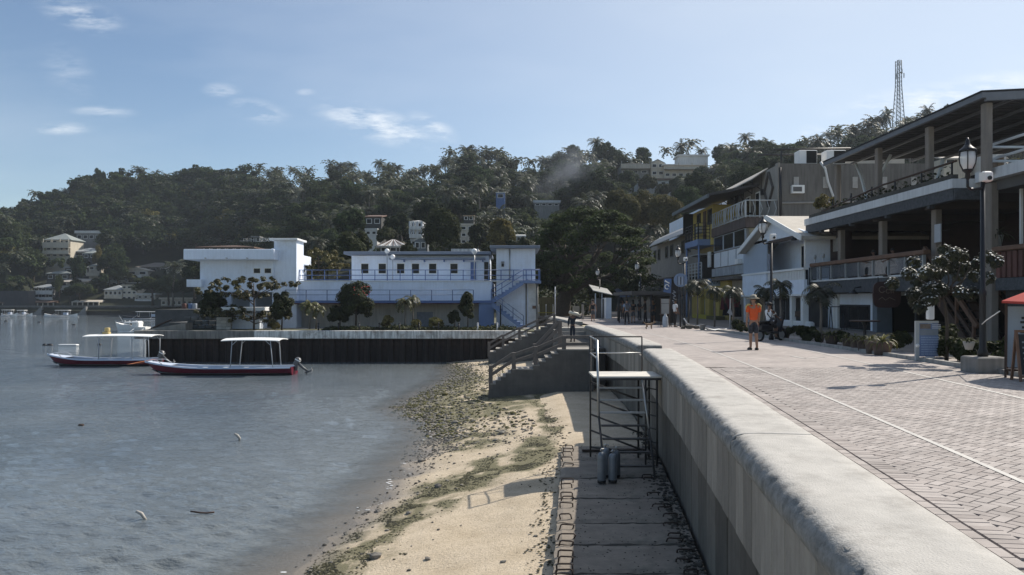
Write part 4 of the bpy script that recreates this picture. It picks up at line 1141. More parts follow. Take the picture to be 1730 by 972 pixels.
    for (xp, lean) in posts:
        for s in (-1, 1):
            put('canopy_post', MB().tube([(xp, Y + s * .88, WATER + .5), (xp + lean, Y + s * .95, cz - .03)], .03, 6), lamp_gray, T)
            put('brace', MB().tube([(xp + lean * .75, Y + s * .94, cz - .38), (xp + lean + .35 * (1 if lean >= 0 else -1), Y + s * .95, cz - .03)], .022, 6), lamp_gray, T)
    # outboard, tilted up
    mx_ = xe + .18
    mo = put('outboard', MB().box((mx_ - .02, Y, WATER + .42), (.16, .3, .34)), motor_grey, T)
    def rel(v): return v
    cw = MB().bevbox((0, 0, 0), (.34, .36, .58), .07)
    o = put('cowl', cw, motor_grey, mo, True); o.location = (mx_ + .02, Y, WATER + .84); o.location -= origin_of(T); o.rotation_euler = (0, R(28), 0)
    o = put('stripe', MB().box((0, 0, .12), (.346, .366, .07)), white_trim, mo, True); o.location = (mx_ + .02, Y, WATER + .84); o.location -= origin_of(T); o.rotation_euler = (0, R(28), 0)
    put('shaft', MB().tube([(mx_ + .1, Y, WATER + .72), (mx_ + .42, Y, WATER + .42), (mx_ + .74, Y, WATER + .2)], [.11, .09, .07], 8), motor_grey, mo)
    put('gearcase', MB().tube([(mx_ + .52, Y, WATER + .08), (mx_ + .70, Y, WATER + .16), (mx_ + .98, Y, WATER + .26)], [.03, .085, .05], 8).box((mx_ + .66, Y, WATER + .02), (.05, .03, .24), 0, 0, R(-35)), motor_grey, mo)
    pr_ = MB()
    for k in range(3):
        a = k * 2.1; pr_.box((mx_ + 1.0, Y + .1 * math.cos(a), WATER + .27 + .1 * math.sin(a)), (.03, .16, .09), 0, a)
    put('propeller', pr_, steel, mo)
    put('bow_hoop', MB().tube([(x0 + .15, Y - .1, WATER + .88), (x0 + .6, Y - .45, WATER + .96), (x0 + 1.1, Y - .62, WATER + .95), (x0 + 1.45, Y - .7, WATER + .72)], .025, 6).tube([(x0 + .15, Y + .1, WATER + .88), (x0 + .6, Y + .45, WATER + .96), (x0 + 1.1, Y + .62, WATER + .95), (x0 + 1.45, Y + .7, WATER + .72)], .025, 6), lamp_gray, T)
    return T
B2 = 51.2; gx2 = lambda px: GX(px, B2)
b2t = motor_boat(gx2(245), B2, gx2(497) - gx2(245), 'dark red open motor boat with a short white canopy, nearer to the beach', (gx2(383), gx2(479), GZ(573, B2)), [(gx2(397), .15), (gx2(468), -.15)])
B1 = 58.2; gx1 = lambda px: GX(px, B1)
b1t = motor_boat(gx1(80), B1, gx1(268) - gx1(80), 'dark red open motor boat with a long white canopy and raised pointed bow, farther out', (gx1(152), gx1(266), GZ(566.5, B1)), [(gx1(177), .05), (gx1(233), 0), (gx1(261), -.02)])
bxm = solo('straw_box', MB().bevbox((GX(180, B1), B1, GZ(563, B1)), (.5, .4, .22), .04).bevbox((GX(181.5, B1), B1, GZ(557, B1)), (.33, .32, .3), .05), mat('straw', (.42, .33, .15), .9, .2, 6), 'tan bag lying on the canopy of the farther red boat', 'bag')
solo('mooring_rope', MB().tube([W(262, 607, B1 - 1), W(215, 616, B1 - 3), W(248, 612.5, B2)], .02, 5), mat('rope_orange', (.35, .12, .05), .8), 'thin orange mooring line between the two red boats', 'rope')
# white cabin boat out in the bay
YB = 118.0; wx = lambda px: GX(px, YB)
wb = thing('cabin_boat', 'small white cabin boat with a pale roof in the bay beyond the quay', 'boat', (wx(222), YB, WATER))
mb = MB(); V = []
for i in range(10):
    t = i / 9; x = wx(195) + (wx(250) - wx(195)) * t; b = .95 * min(1, (t / .4) ** .6 + .02); sh = .85 + .75 * (1 - t) ** 2
    V += [(x + .5 * (1 - t), YB - b * .5, WATER - .1), (x, YB - b, WATER + sh), (x, YB + b, WATER + sh), (x + .5 * (1 - t), YB + b * .5, WATER - .1)]
mb.add(V, [(i*4+k, i*4+4+k, i*4+5+k, i*4+1+k) for i in range(9) for k in range(3)]); mb.F.append([36, 37, 38, 39]); mb.S.append(False); mb.F.append([3, 2, 1, 0]); mb.S.append(False)
put('hull', mb, white_trim, wb)
put('roof', MB().bevbox((wx(226), YB, GZ(545, YB)), (wx(238) - wx(214), 1.7, .22), .06), canvas_white, wb)
for px in (214.5, 221, 230, 237):
    for s in (-1, 1): put('roof_post', MB().tube([(wx(px), YB + s * .7, WATER + .8), (wx(px) + .1, YB + s * .75, GZ(546, YB))], .045, 6), white_trim, wb)
put('cabin', MB().bevbox((wx(232), YB, WATER + 1.2), (1.1, 1.3, 1.1), .08), white_trim, wb)
put('windscreen', MB().box((wx(224), YB, WATER + 1.45), (.06, 1.2, .5), 0, 0, R(20)), dark_glass, wb)
put('rail', MB().tube([(wx(196), YB - .3, WATER + 1.75), (wx(205), YB - .9, WATER + 1.75), (wx(214), YB - .95, WATER + 1.6)], .03, 5).tube([(wx(205), YB - .9, WATER + 1.75), (wx(205), YB - .9, WATER + 1.2)], .03, 5), lamp_gray, wb)
for px in (214, 222, 233): put('stanchion', MB().tube([(wx(px), YB - .5, GZ(545, YB)), (wx(px), YB - .5, GZ(541, YB))], .04, 5), white_trim, wb)
put('antenna', MB().tube([(wx(211), YB, WATER + 1.2), (wx(201), YB, GZ(533, YB))], .025, 5), lamp_gray, wb)
for dy_ in (-2.4, 2.4): put('outrigger', MB().tube([(wx(212), YB + dy_, WATER + .15), (wx(285), YB + dy_, WATER + .25)], .08, 6), white_trim, wb)
for px in (232, 248): put('outrigger_arm', MB().tube([(wx(px), YB - 2.4, WATER + .2), (wx(px), YB, WATER + .9), (wx(px), YB + 2.4, WATER + .2)], .05, 6), white_trim, wb)
solo('boom_pole', MB().tube([W(247, 561, 70), W(269, 549, 70), W(290, 540, 70)], [.12, .1, .07], 7), wood_dark, 'long dark wooden pole slanting up from the end of the quay', 'pole')

# outrigger boats far across the bay
def banca(pxa, pxb, Y, roof, label, dark=False):
    a, b = GX(pxa, Y), GX(pxb, Y); L_ = b - a
    T = thing('outrigger_boat', label, 'outrigger boat', ((a + b) / 2, Y, WATER), 0, 'boats moored along the far seawall')
    V = []
    for i in range(11):
        t = i / 10; x = a + L_ * t; w_ = .55 * math.sin(math.pi * min(1, max(.02, t))) ** .6; sh = .5 + .55 * abs(2 * t - 1) ** 3
        V += [(x, Y - w_ * .3, WATER - .1), (x, Y - w_, WATER + sh), (x, Y + w_, WATER + sh), (x, Y + w_ * .3, WATER - .1)]
    put('hull', MB().add(V, [(i*4+k, i*4+4+k, i*4+5+k, i*4+1+k) for i in range(10) for k in range(3)]), hull_dark if dark else white_trim, T)
    r0, r1, rz_ = GX(roof[0], Y), GX(roof[1], Y), GZ(roof[2], Y)
    put('canopy', MB().bevbox(((r0 + r1) / 2, Y, rz_), (r1 - r0, 1.7, .14), .04), canvas_white, T)
    for f in (.06, .5, .94):
        for s in (-1, 1): put('canopy_post', MB().tube([(r0 + (r1 - r0) * f, Y + s * .5, WATER + .5), (r0 + (r1 - r0) * f, Y + s * .6, rz_)], .05, 5), lamp_gray, T)
    put('cabin', MB().bevbox((r0 + (r1 - r0) * .7, Y, WATER + .9), ((r1 - r0) * .3, .9, .8), .05), trim_blue, T)
    for s in (-1, 1): put('outrigger', MB().tube([(a + L_ * .12, Y + s * 2.6, WATER + .12), (a + L_ * .9, Y + s * 2.6, WATER + .12)], .09, 5), lamp_gray, T)
    for f in (.3, .65): put('outrigger_arm', MB().tube([(a + L_ * f, Y - 2.6, WATER + .15), (a + L_ * f, Y, WATER + .9), (a + L_ * f, Y + 2.6, WATER + .15)], .06, 5), lamp_gray, T)
banca(2, 28, 238, (5, 22, 524), 'outrigger boat with a white awning, outermost along the far seawall')
banca(28, 55, 242, (31, 44, 524.5), 'small outrigger boat moored just before the far seawall stairs')
banca(75, 131, 232, (95, 118, 524.5), 'white outrigger boat with an awning moored past the far seawall stairs')
banca(206, 290, 205, (231, 277, 527), 'long dark outrigger boat with a white awning, right behind the white cabin boat', True)

# flotsam
def stick(pts, Y0, r, label, m):
    mb = MB(); mb.tube([W(px, py, Y0) for px, py in pts], r, 6); return solo('floating_stick', mb, m, label, 'stick')
pale_wood = mat('driftwood', (.35, .33, .3), .7, .3, 6)
stick([(230, 864), (239, 868), (243, 874), (247, 879)], DY(879, WATER), [.03, .04, .035, .025], 'bent pale stick poking out of the shallow water close to the camera', pale_wood)
stick([(322, 864), (338, 866.5), (350, 867), (362, 865.5)], DY(869, WATER), .02, 'thin dark twig floating flat on the water', wood_dark)
stick([(396, 733), (401, 736), (405, 741), (404, 745)], DY(745, WATER), [.035, .05, .045, .03], 'curved whitish stick poking out of the water in the middle of the bay', pale_wood)
stick([(133, 718.5), (141, 718.5)], DY(719, WATER), .05, 'short dark piece of wood adrift in the bay', wood_dark)
for (px, py, w_, lab, m) in ((84, 584, .8, 'black float bobbing beside the white board in the bay', black_metal), (75, 584, .5, 'smaller black float in the bay', black_metal), (168, 583.5, .5, 'dark float near the bow of the farther red boat', black_metal)):
    Y = DY(py, WATER); solo('float', MB().ball((GX(px, Y), Y, WATER), (w_ / 2, w_ / 3, .22), 10, 6), m, lab, 'float')
Y = DY(584, WATER); solo('white_board', MB().bevbox((GX(116, Y), Y, WATER + .06), (2.0, .6, .16), .05), white_trim, 'long white float board drifting beyond the farther red boat', 'float board')
for (px, py) in ((10, 543), (66, 545), (125, 549.5)):
    Y = DY(py, WATER); solo('float', MB().ball((GX(px, Y), Y, WATER), (.45, .3, .25), 8, 5), black_metal, 'small black float far out towards the opposite seawall', 'float', 'small black floats far out')
# ================================================================ BUILDINGS ALONG THE PROMENADE
random.seed(11)
def YX(px, X): return X * F / (px - 865.0)
def bbs(name, m, par, *a): return put(name, MB().bb(*a), m, par)
def side_text(parent, rows, x, y, z, w, rh, m, name='lettering', axis='y', fill=.8):
    """a block of illegibly small print: dark dashes of uneven length standing 3 mm proud"""
    mb = MB()
    for r_ in range(rows):
        p = 0
        while p < w * .96:
            q_ = random.uniform(.03, .12) * w * 1.6
            q_ = min(q_, w - p)
            zz = z - r_ * rh
            if axis == 'y': mb.bb(x - .004, x, y - p - q_ * fill, y - p, zz - rh * .55, zz)
            else: mb.bb(x + p, x + p + q_ * fill, y - .004, y, zz - rh * .55, zz)
            p += q_
    return put(name, mb, m, parent)

# ---------------- restaurant
CAM_SCALE = 1.6
res = thing('restaurant', 'two storey open fronted restaurant with stone bands, wooden balcony rail and dark roof terrace canopy', 'restaurant', (14, 22, 0))
wine_wall = mat('wine_wall', (.04, .022, .019), .85, .2, 2, .1, 10)
slab_white = mat('slab_white', (.62, .63, .63), .7, .1, 1, .1, 15, streak=.15)
column_m = mat('column_beige', (.25, .214, .18), .85, .12, 2, .15, 25, streak=.15)
# ground floor
bbs('ground_wall', white_paint, res, 12.3, 12.5, 25.62, 29.6, 0, 1.90)
for y in (29.2, 28.95): bbs('pilaster', white_trim, res, 12.2, 12.302, y - .1, y + .1, .02, 1.89)
bbs('plinth', stone_clad, res, 12.18, 12.298, 25.6, 28.8, 0, .45)
ya, yb = YX(1469, 12.3), YX(1421, 12.3)
w_ = bbs('window', black_metal, res, 12.27, 12.31, ya - .06, yb + .06, .62, 1.50)
bbs('pane', dark_glass, w_, 12.26, 12.268, ya, yb, .68, 1.44)
for f in (.33, .66): bbs('mullion', black_metal, w_, 12.255, 12.275, ya + (yb - ya) * f - .02, ya + (yb - ya) * f + .02, .68, 1.44)
bbs('pillar', mat('blue_grey', (.14, .165, .19), .8, .15, 2, .15, 20), res, 12.0, 12.5, 25.3, 25.61, 0, 1.90)
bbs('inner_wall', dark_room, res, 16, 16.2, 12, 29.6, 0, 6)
bbs('side_wall', wine_wall, res, 12.5, 16, 29.6, 29.75, 2.38, 4.45)
bbs('side_wall', white_paint, res, 12.5, 16, 29.6, 29.75, 0, 2.2)
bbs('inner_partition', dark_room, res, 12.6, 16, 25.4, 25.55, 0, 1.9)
bbs('entrance_beam', tan_plaster, res, 12.05, 12.35, 22.0, 25.29, 1.80, 1.91)
bbs('door_frame', black_metal, res, 12.4, 12.5, 23.6, 23.7, 0, 1.8)
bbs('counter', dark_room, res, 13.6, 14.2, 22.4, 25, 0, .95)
p_ = bbs('poster', mat('poster_brown', (.14, .08, .05), .6, .4, 8, 0), res, 12.285, 12.297, YX(1485, 12.3), YX(1478, 12.3), 1.0, 1.27)
p_ = bbs('poster', mat('poster_white', (.5, .53, .58), .6, .15, 6, 0), res, 12.285, 12.297, YX(1485, 12.3), YX(1477.5, 12.3), .48, .95)
side_text(p_, 4, 12.284, YX(1478, 12.3) - .02, .88, .3, .09, blue_paint, 'print')
# stone band, balcony floor and rail
bbs('balcony_floor', stone_clad, res, 11.55, 16, 19.7, 29.75, 1.93, 2.36)
bbs('floor_edge', slab_white, res, 11.52, 11.70, 21.4, 29.75, 2.362, 2.42)
put('handrail', MB().bevbox((11.52, 25.6, 3.0), (.22, 8.5, .13), .02), wood, res)
gy = [29.6, 28.7, 27.7, 26.5, 25.5, 24.5, 23.5, 22.5, 21.5]
clear = glassmat('balcony_glass', (.12, .14, .165), .5, .1)
for i in range(8):
    put('glass_panel', MB().bb(11.50, 11.515, gy[i + 1] + .05, gy[i] - .05, 2.46, 2.92), clear, res)
for y in gy: put('rail_post', MB().bb(11.47, 11.55, y - .03, y + .03, 2.42, 2.93), mat('rail_post', (.30, .31, .31), .5), res)
for y, z1 in ((27.7, 4.44), (24.6, 4.44), (21.5, 4.44)): put('column', MB().bevbox((11.86, y, (2.38 + z1) / 2), (.18, .24, z1 - 2.38), .015), column_m, res)
put('column', MB().bevbox((12.05, 19.35, 2.3), (.2, .3, 4.6), .02), column_m, res)
bbs('wall_stub', wine_wall, res, 12.2, 12.5, 28.3, 29.6, 2.38, 4.44)
bbs('back_wall', wine_wall, res, 15.7, 15.9, 20, 29.6, 2.38, 4.44)
bbs('picture', mat('pale_picture', (.25, .24, .22), .6, .3, 5, 0), res, 12.18, 12.198, 28.75, 29.2, 3.5, 4.0)
bbs('notice', mat('pale_notice', (.42, .44, .46), .7, .1, 5), res, 11.69, 11.725, 21.0, 21.3, 3.25, 3.75)
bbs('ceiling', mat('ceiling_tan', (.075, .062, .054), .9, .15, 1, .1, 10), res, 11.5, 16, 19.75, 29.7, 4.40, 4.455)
for y in (27.7, 24.6, 21.5): put('ceiling_beam', MB().bb(11.6, 15.9, y - .13, y + .13, 4.18, 4.399), MATS['ceiling_tan'], res)
# roof slab
bbs('roof_slab', slab_white, res, 11.3, 20, 19.75, 29.75, 4.54, 4.78)
bbs('fascia', stone_clad, res, 11.34, 11.54, 19.78, 29.72, 4.24, 4.538)
bbs('roof_slab', slab_white, res, 11.88, 20, 10.5, 19.748, 4.66, 4.93)
bbs('fascia', stone_clad, res, 11.36, 12.0, 19.72, 19.79, 4.24, 4.537)
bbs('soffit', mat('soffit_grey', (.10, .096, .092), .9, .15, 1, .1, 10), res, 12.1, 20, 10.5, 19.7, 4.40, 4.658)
for y in (28.4, 25.9, 23.4, 21.0): put('bracket', MB().bb(11.36, 11.5, y - .06, y + .06, 4.16, 4.239), stone_clad, res)
# second bay: reddish plank balustrade
bbs('balcony_floor', stone_clad, res, 12.0, 16, 10.5, 19.1, 1.90, 2.2)
put('handrail', MB().bevbox((12.0, 15.0, 2.92), (.16, 8.3, .12), .02), wood, res)
plank_m = mat('red_plank', (.12, .05, .038), .7, .2, 3, .15, 20, rand=.25)
y = 19.0
while y > 12.5:
    put('slat', MB().bevbox((12.02, y, 2.53), (.05, .15, .64), .01), plank_m, res); y -= .21
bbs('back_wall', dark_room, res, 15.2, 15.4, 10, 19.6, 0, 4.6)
bbs('downpipe', white_trim, res, 12.5, 12.56, 18.9, 18.96, 2.95, 4.6)
bbs('lower_wall', stone_clad, res, 12.35, 12.55, 18.3, 19.25, 0, 1.9)
bbs('cellar_wall', mat('cellar_maroon', (.06, .02, .02), .9, .2, 2), res, 13.4, 13.6, 10.5, 18.3, 0, 1.9)
# outdoor wooden stairs up to the balcony
def wood_stair(name_y0, z0, y1, z1, X, w_, n):
    for dx in (0, w_):
        put('stringer', MB().beam((X + dx, name_y0, z0), (X + dx, y1, z1), .06, .26, (0, 0, 1)), wood_dark, res)
    put('handrail', MB().beam((X, name_y0, z0 + .88), (X, y1, z1 + .88), .08, .12), wood, res)
    put('midrail', MB().beam((X, name_y0, z0 + .45), (X, y1, z1 + .45), .06, .10), wood_dark, res)
    for k in range(4):
        f = (k + .1) / 3.3; yy2 = name_y0 + (y1 - name_y0) * f; zz = z0 + (z1 - z0) * f
        put('stair_post', MB().beam((X, yy2, zz - .1), (X, yy2, zz + .9), .07, .07, (0, 1, 0)), wood, res)
    for k in range(n):
        f = (k + .5) / n; put('stair_tread', MB().box((X + w_ / 2, name_y0 + (y1 - name_y0) * f, z0 + (z1 - z0) * f + .06), (w_, .26, .04)), wood_dark, res)
wood_stair(22.3, 2.3, 19.75, .1, 11.95, .9, 10)
wood_stair(20.6, 1.7, 18.6, .1, 13.0, .9, 7)
# roof terrace canopy
purl = mat('purlin', (.075, .07, .066), .7, .2, 3, .1, 20)
sheet_m = mat('roof_sheet_under', (.022, .021, .021), .75, .2, 3, .1, 20)
Y0c, Y1c, X0c, X1c = 18.75, 28.1, 11.5, 20.0
def rz(x): return 6.62 + (x - X0c) * .05
put('roof_sheet', MB().prism([(X0c - .12, Y0c - .1, rz(X0c) + .085), (X1c, Y0c - .1, rz(X1c) + .085), (X1c, Y0c - .1, rz(X1c) + .125), (X0c - .12, Y0c - .1, rz(X0c) + .125)], (0, Y1c - Y0c + .2, 0)), sheet_m, res)
y = Y0c + .05
while y < Y1c:
    put('purlin', MB().beam((X0c, y, rz(X0c) + .05), (X1c, y, rz(X1c) + .05), .05, .06), purl, res); y += .36
for x in np.arange(X0c + .9, X1c, 1.1):
    put('rafter', MB().beam((x, Y0c, rz(x) - .02), (x, Y1c, rz(x) - .02), .06, .07), mat('rafter', (.17, .165, .16), .6, .2, 3), res)
put('edge_beam', MB().bb(X0c - .1, X0c, Y0c - .1, Y1c + .1, 6.57, 6.70), mat('edge_beam', (.16, .17, .185), .7, .15, 2, .1, 15), res)
put('edge_beam', MB().beam((X0c, Y0c - .05, rz(X0c) - .02), (X1c, Y0c - .05, rz(X1c) - .02), .09, .2), MATS['edge_beam'], res)
for y in (27.7, 24.6, 21.6, 19.0):
    put('column', MB().bevbox((11.72, y, 5.65), (.17, .20 if y > 20 else .24, 1.74), .02), column_m, res)
    put('column', MB().bevbox((17.5, y, 5.8), (.26, .3, 2.0), .02), column_m, res)
put('terrace_coping', MB().bb(11.42, 11.6, 20, 29.6, 4.80, 4.93), mat('moss_coping', (.07, .065, .055), .95, .35, 4, .4, 20), res)
for y in np.arange(20.2, 28, 1.5):
    put('terrace_rail_post', MB().tube([(11.55, y, 4.9), (11.55, y, 5.3)], .025, 6), black_metal, res)
put('terrace_rail', MB().tube([(11.55, 28.6, 4.98), (11.55, 24, 5.25), (11.55, 20, 5.28)], .03, 6), wood_dark, res)
put('terrace_wall', MB().bb(17.6, 17.8, 10.6, 29, 4.94, 5.9), grey_plaster, res)
for (pts) in ([(12.2, 27.3, 6.5), (12.25, 27.0, 6.0), (12.2, 26.5, 5.2), (12.2, 26.45, 4.85)], [(12.6, 25.6, 6.5), (12.5, 26.0, 6.0), (12.5, 26.35, 5.2), (12.5, 26.4, 4.85)], [(12.9, 23.0, 5.9), (12.85, 23.2, 5.4), (12.8, 23.4, 4.85)]):
    put('water_pipe', MB().tube(pts, .05, 7), mat('pvc', (.55, .56, .55), .5, .08, 3), res)
railing(res, [(12.05, 19.6, 4.94), (12.05, 11.5, 4.94)], .62, 1.9, white_trim, .035, (.42,), .06)
railing(res, [(12.05, 19.6, 4.94), (14.5, 19.6, 4.94)], .62, 1.5, white_trim, .035, (.42,), .05)
# spot lamps on the stone band
for k, px in enumerate((1404, 1452, 1490)):
    X = 11.5; Yq = YX(px, X); T = thing('wall_spotlight', ('black spotlight under the stone band nearest the white gabled house', 'black spotlight above the restaurant window', 'black spotlight beside the oval sign')[k], 'spotlight', (X, Yq, 1.95), 0, 'spotlights under the stone band')
    put('arm', MB().tube([(11.55, Yq, 2.1), (11.35, Yq, 2.08), (11.3, Yq, 1.98)], .02, 6), black_metal, T)
    put('shade', MB().lathe([(.03, .1), (.06, .06), (.14, -.02), (.15, -.05), (.12, -.05)], (11.3, Yq, 1.92), 12), black_metal, T)
# oval sign
sg = thing('oval_sign', 'dark reddish hanging board sign with rounded corners under the balcony', 'sign', (11.35, 23.2, 1.9))
mb = MB(); pts = []
for k in range(20):
    a = 2 * math.pi * k / 20; ca_, sa_ = math.cos(a), math.sin(a)
    pts.append((11.36 + .42 * math.copysign(abs(ca_) ** .5, ca_), 23.3, 1.83 + .40 * math.copysign(abs(sa_) ** .5, sa_)))
put('board', mb.prism(pts, (0, .06, 0)), mat('sign_maroon', (.06, .028, .024), .6, .2, 4), sg)
gl = mat('sign_cream', (.22, .16, .11), .6)
put('emblem', MB().tube([(11.2 + .09 * math.cos(a), 23.285, 1.98 + .09 * math.sin(a)) for a in np.linspace(.6, 5.7, 12)], .014, 5), gl, sg)
put('lettering', MB().tube([(11.38 + .06 * math.cos(a), 23.285, 1.93 + .06 * math.sin(a)) for a in np.linspace(.6, 5.7, 9)], .012, 5).tube([(11.47, 23.285, 2.0), (11.47, 23.285, 1.87), (11.55, 23.285, 1.93), (11.55, 23.285, 1.87)], .012, 5).tube([(11.10, 23.285, 1.68), (11.2, 23.285, 1.75), (11.3, 23.285, 1.66), (11.42, 23.285, 1.74), (11.6, 23.285, 1.66)], .012, 5), gl, sg)
put('bracket', MB().tube([(11.1, 23.33, 2.2), (11.1, 23.33, 2.36)], .015, 5).tube([(11.6, 23.33, 2.2), (11.6, 23.33, 2.36)], .015, 5), black_metal, sg)
ww = thing('wall_lettering', 'black brush lettering on the white wall above the grey pillar', 'wall lettering', (12.28, 25.8, 1.7))
put('strokes', MB().tube([(12.285, 25.95, 1.58), (12.285, 25.8, 1.62), (12.285, 25.65, 1.56)], .016, 5).tube([(12.285, 25.9, 1.76), (12.285, 25.7, 1.78), (12.285, 25.64, 1.70)], .016, 5).tube([(12.285, 25.66, 1.84), (12.285, 25.64, 1.6)], .014, 5), black_metal, ww)
# objects before the restaurant
CAM_SCALE = 1.0
tb = thing('pedestal_table', 'dark round pedestal table in front of the restaurant window', 'table', (13.2, 28.8, 0))
put('top', MB().lathe([(.52, .86), (.54, .875), (.54, .9), (.52, .91)], (13.2, 28.8, 0), 20), wood_dark, tb)
put('pedestal', MB().lathe([(.2, 0), (.16, .04), (.06, .12), (.05, .7), (.12, .86)], (13.2, 28.8, 0), 10), black_metal, tb)
CAM_SCALE = 1.6
es = thing('easel', 'thin black metal easel frame leaning by the restaurant window', 'easel', (11.9, 28.6, 0))
for a, b2 in (((11.85, 28.9, .0), (11.85, 28.6, 1.42)), ((11.85, 28.3, .0), (11.85, 28.6, 1.42)), ((12.1, 28.4, 1.42), (11.85, 28.6, 1.42))): put('leg', MB().tube([a, b2], .018, 6), black_metal, es)
es = thing('easel', 'second thin black metal easel frame standing before the dark pane', 'easel', (11.7, 27.2, 0))
for a, b2 in (((11.7, 27.4, .0), (11.7, 27.2, 1.2)), ((11.7, 27.0, .0), (11.7, 27.2, 1.2)), ((12.0, 27.2, 0), (11.7, 27.2, 1.2))): put('leg', MB().tube([a, b2], .015, 6), black_metal, es)
CAM_SCALE = 1.0
wp = thing('lantern_pillar', 'slim white turned pillar behind the blue menu board', 'pillar', (11.9, 21.9, 0))
put('shaft', MB().lathe([(.12, 0), (.12, .1), (.06, .2), (.06, .6), (.1, .75), (.05, .85), (.09, .95), (.05, 1.02), (.1, 1.06)], (11.9, 21.9, 0), 12), white_trim, wp)
put('lantern', MB().bevbox((11.9, 21.9, 1.32), (.17, .17, .42), .02).lathe([(.13, 1.53), (.04, 1.62), (.02, 1.68)], (11.9, 21.9, 0), 10), white_trim, wp)
mbd = thing('menu_board', 'tall white framed board with a blue printed price list standing at the kerb', 'menu board', (11.4, 20.95, 0))
mx0, my0 = GX(1549, 21.0), 21.0
xw1 = GX(1586, 21.0)
put('frame', MB().bb(mx0 - .03, mx0 + .07, my0, my0 + .07, 0.02, 1.09).bb(mx0 + .071, xw1, my0, my0 + .06, 1.03, 1.09), mat('board_grey', (.42, .44, .44), .7, .1, 2), mbd)
put('knob', MB().ball((mx0 + .01, my0 - .02, .42), .055, 8, 6), white_trim, mbd)
pn = put('panel', MB().bb(mx0 + .075, xw1 - .01, my0 + .01, my0 + .05, .12, 1.025), mat('panel_blue', (.15, .21, .36), .6, .15, 3), mbd)
put('header', MB().bb(mx0 + .09, xw1 - .02, my0 + .004, my0 + .0095, .70, .86), mat('header_grey', (.22, .25, .28), .6, .1, 3), pn)
put('picture', MB().bb(mx0 + .09, mx0 + .38, my0 + .004, my0 + .0095, .88, 1.01), mat('poster_sand', (.20, .16, .13), .6, .3, 8), pn)
side_text(pn, 3, mx0 + .42, my0 + .009, 1.0, .24, .045, MATS['poster_white'], 'print', 'x', .95)
side_text(pn, 8, mx0 + .12, my0 + .009, .66, .5, .065, mat('print_pale', (.30, .38, .52), .6), 'print', 'x', .85)
lampP = (10.86, 17.75)

# flat A boards at the edge of the picture
def a_board(cx, Yb, w_, h, spread, face_label, label, face_m, wooden, rzv=0.0):
    T = thing('easel_board', label, 'board', (cx, Yb, 0), rzv)
    for s in (-1, 1):
        put('leg', MB().beam((s * w_ / 2, -spread, 0), (s * w_ / 2, 0, h), .045, .05, (0, 1, 0)), wooden, T, True)
        put('leg', MB().beam((s * w_ / 2, spread, 0), (s * w_ / 2, 0, h), .045, .05, (0, 1, 0)), wooden, T, True)
    put('crossbar', MB().box((0, -.0, h), (w_ + .05, .06, .05)), wooden, T, True)
    put('crossbar', MB().box((0, -spread * .9, h * .1), (w_, .04, .05)), wooden, T, True)
    f = put('face', MB().prism([(-w_/2 + .03, -spread * .86 - .008, h * .14), (w_/2 - .03, -spread * .86 - .008, h * .14), (w_/2 - .03, -spread * .06 - .008, h * .94), (-w_/2 + .03, -spread * .06 - .008, h * .94)], (0, .012, 0)), face_m, T, True)
    return T, f
T, f = a_board(11.03, 16.6, .62, 1.62, .34, '', 'tall brown wooden easel with a pale bluish poster under the red parasol', mat('poster_pale', (.30, .34, .38), .6, .12, 2), wood_dark, R(-35))
mb = MB(); 
for k, (zz, ln, s0) in enumerate(((1.25, .10, .02), (1.16, .14, .0), (1.05, .1, .03), (.95, .16, 0), (.62, .2, -.05), (.52, .16, -.05), (.45, .2, -.05))):
    yv = -.34 * (.86 - (zz / 1.62 - .14)) - .016; mb.bb(s0 - .05, s0 - .05 + ln * 1.4, yv - .02, yv - .004, zz, zz + .05)
put('print', mb, black_metal, f, True)
T, f = a_board(10.72, 15.75, .72, 1.02, .22, '', 'small dark chalkboard with a brown wooden frame standing on the paving', mat('slate_board', (.018, .022, .024), .7, .3, 4), wood, R(-12))
mb = MB()
for k in range(5):
    zz = .78 - k * .11; yv = -.22 * (.86 - (zz / 1.02 - .14)) - .014
    x = -.28
    while x < .25:
        ln = random.uniform(.04, .13); mb.bb(x, x + ln, yv - .012, yv - .004, zz, zz + .035); x += ln + .03
put('chalk', mb, mat('chalk', (.22, .25, .26), .9), f, True)
um = thing('parasol', 'red parasol with a beige underside tilted over the easel boards', 'parasol', (11.55, 15.9, 0))
top = Vector((11.9, 15.9, 2.3)); V = [tuple(top)]; n_ = 8
for k in range(n_):
    a = 2 * math.pi * (k + .3) / n_; V.append((11.8 + 1.42 * math.cos(a), 15.9 + 1.42 * math.sin(a), 1.60 + .17 * (1 + math.cos(a))))
put('canopy', MB().add(V, [(0, 1 + (k+1) % n_, 1 + k) for k in range(n_)]), mat('parasol_beige', (.50, .44, .36), .8, .1, 2), um)
put('canopy_top', MB().add([(x, y, z + .02) for x, y, z in V], [(0, 1 + k, 1 + (k+1) % n_) for k in range(n_)]), mat('parasol_red', (.42, .035, .02), .7, .12, 2), um)
mb = MB()
for k in range(n_):
    a, b2 = Vector(V[1 + k]), Vector(V[1 + (k+1) % n_]); mb.add([tuple(a + Vector((0, 0, .02))), tuple(b2 + Vector((0, 0, .02))), tuple(b2 - Vector((0, 0, .03))), tuple(a - Vector((0, 0, .03)))], [(0, 3, 2, 1)])
    put('rib', MB().tube([top - Vector((0, 0, .06)), a - Vector((0, 0, .03))], .012, 5), wood, um)
put('valance', mb, MATS['parasol_red'], um)
put('pole', MB().tube([(11.9, 15.9, 0), (11.9, 15.9, 2.2)], .03, 8), wood, um)
put('base', MB().lathe([(.28, 0), (.28, .06), (.06, .1)], (11.9, 15.9, 0), 12), black_metal, um)
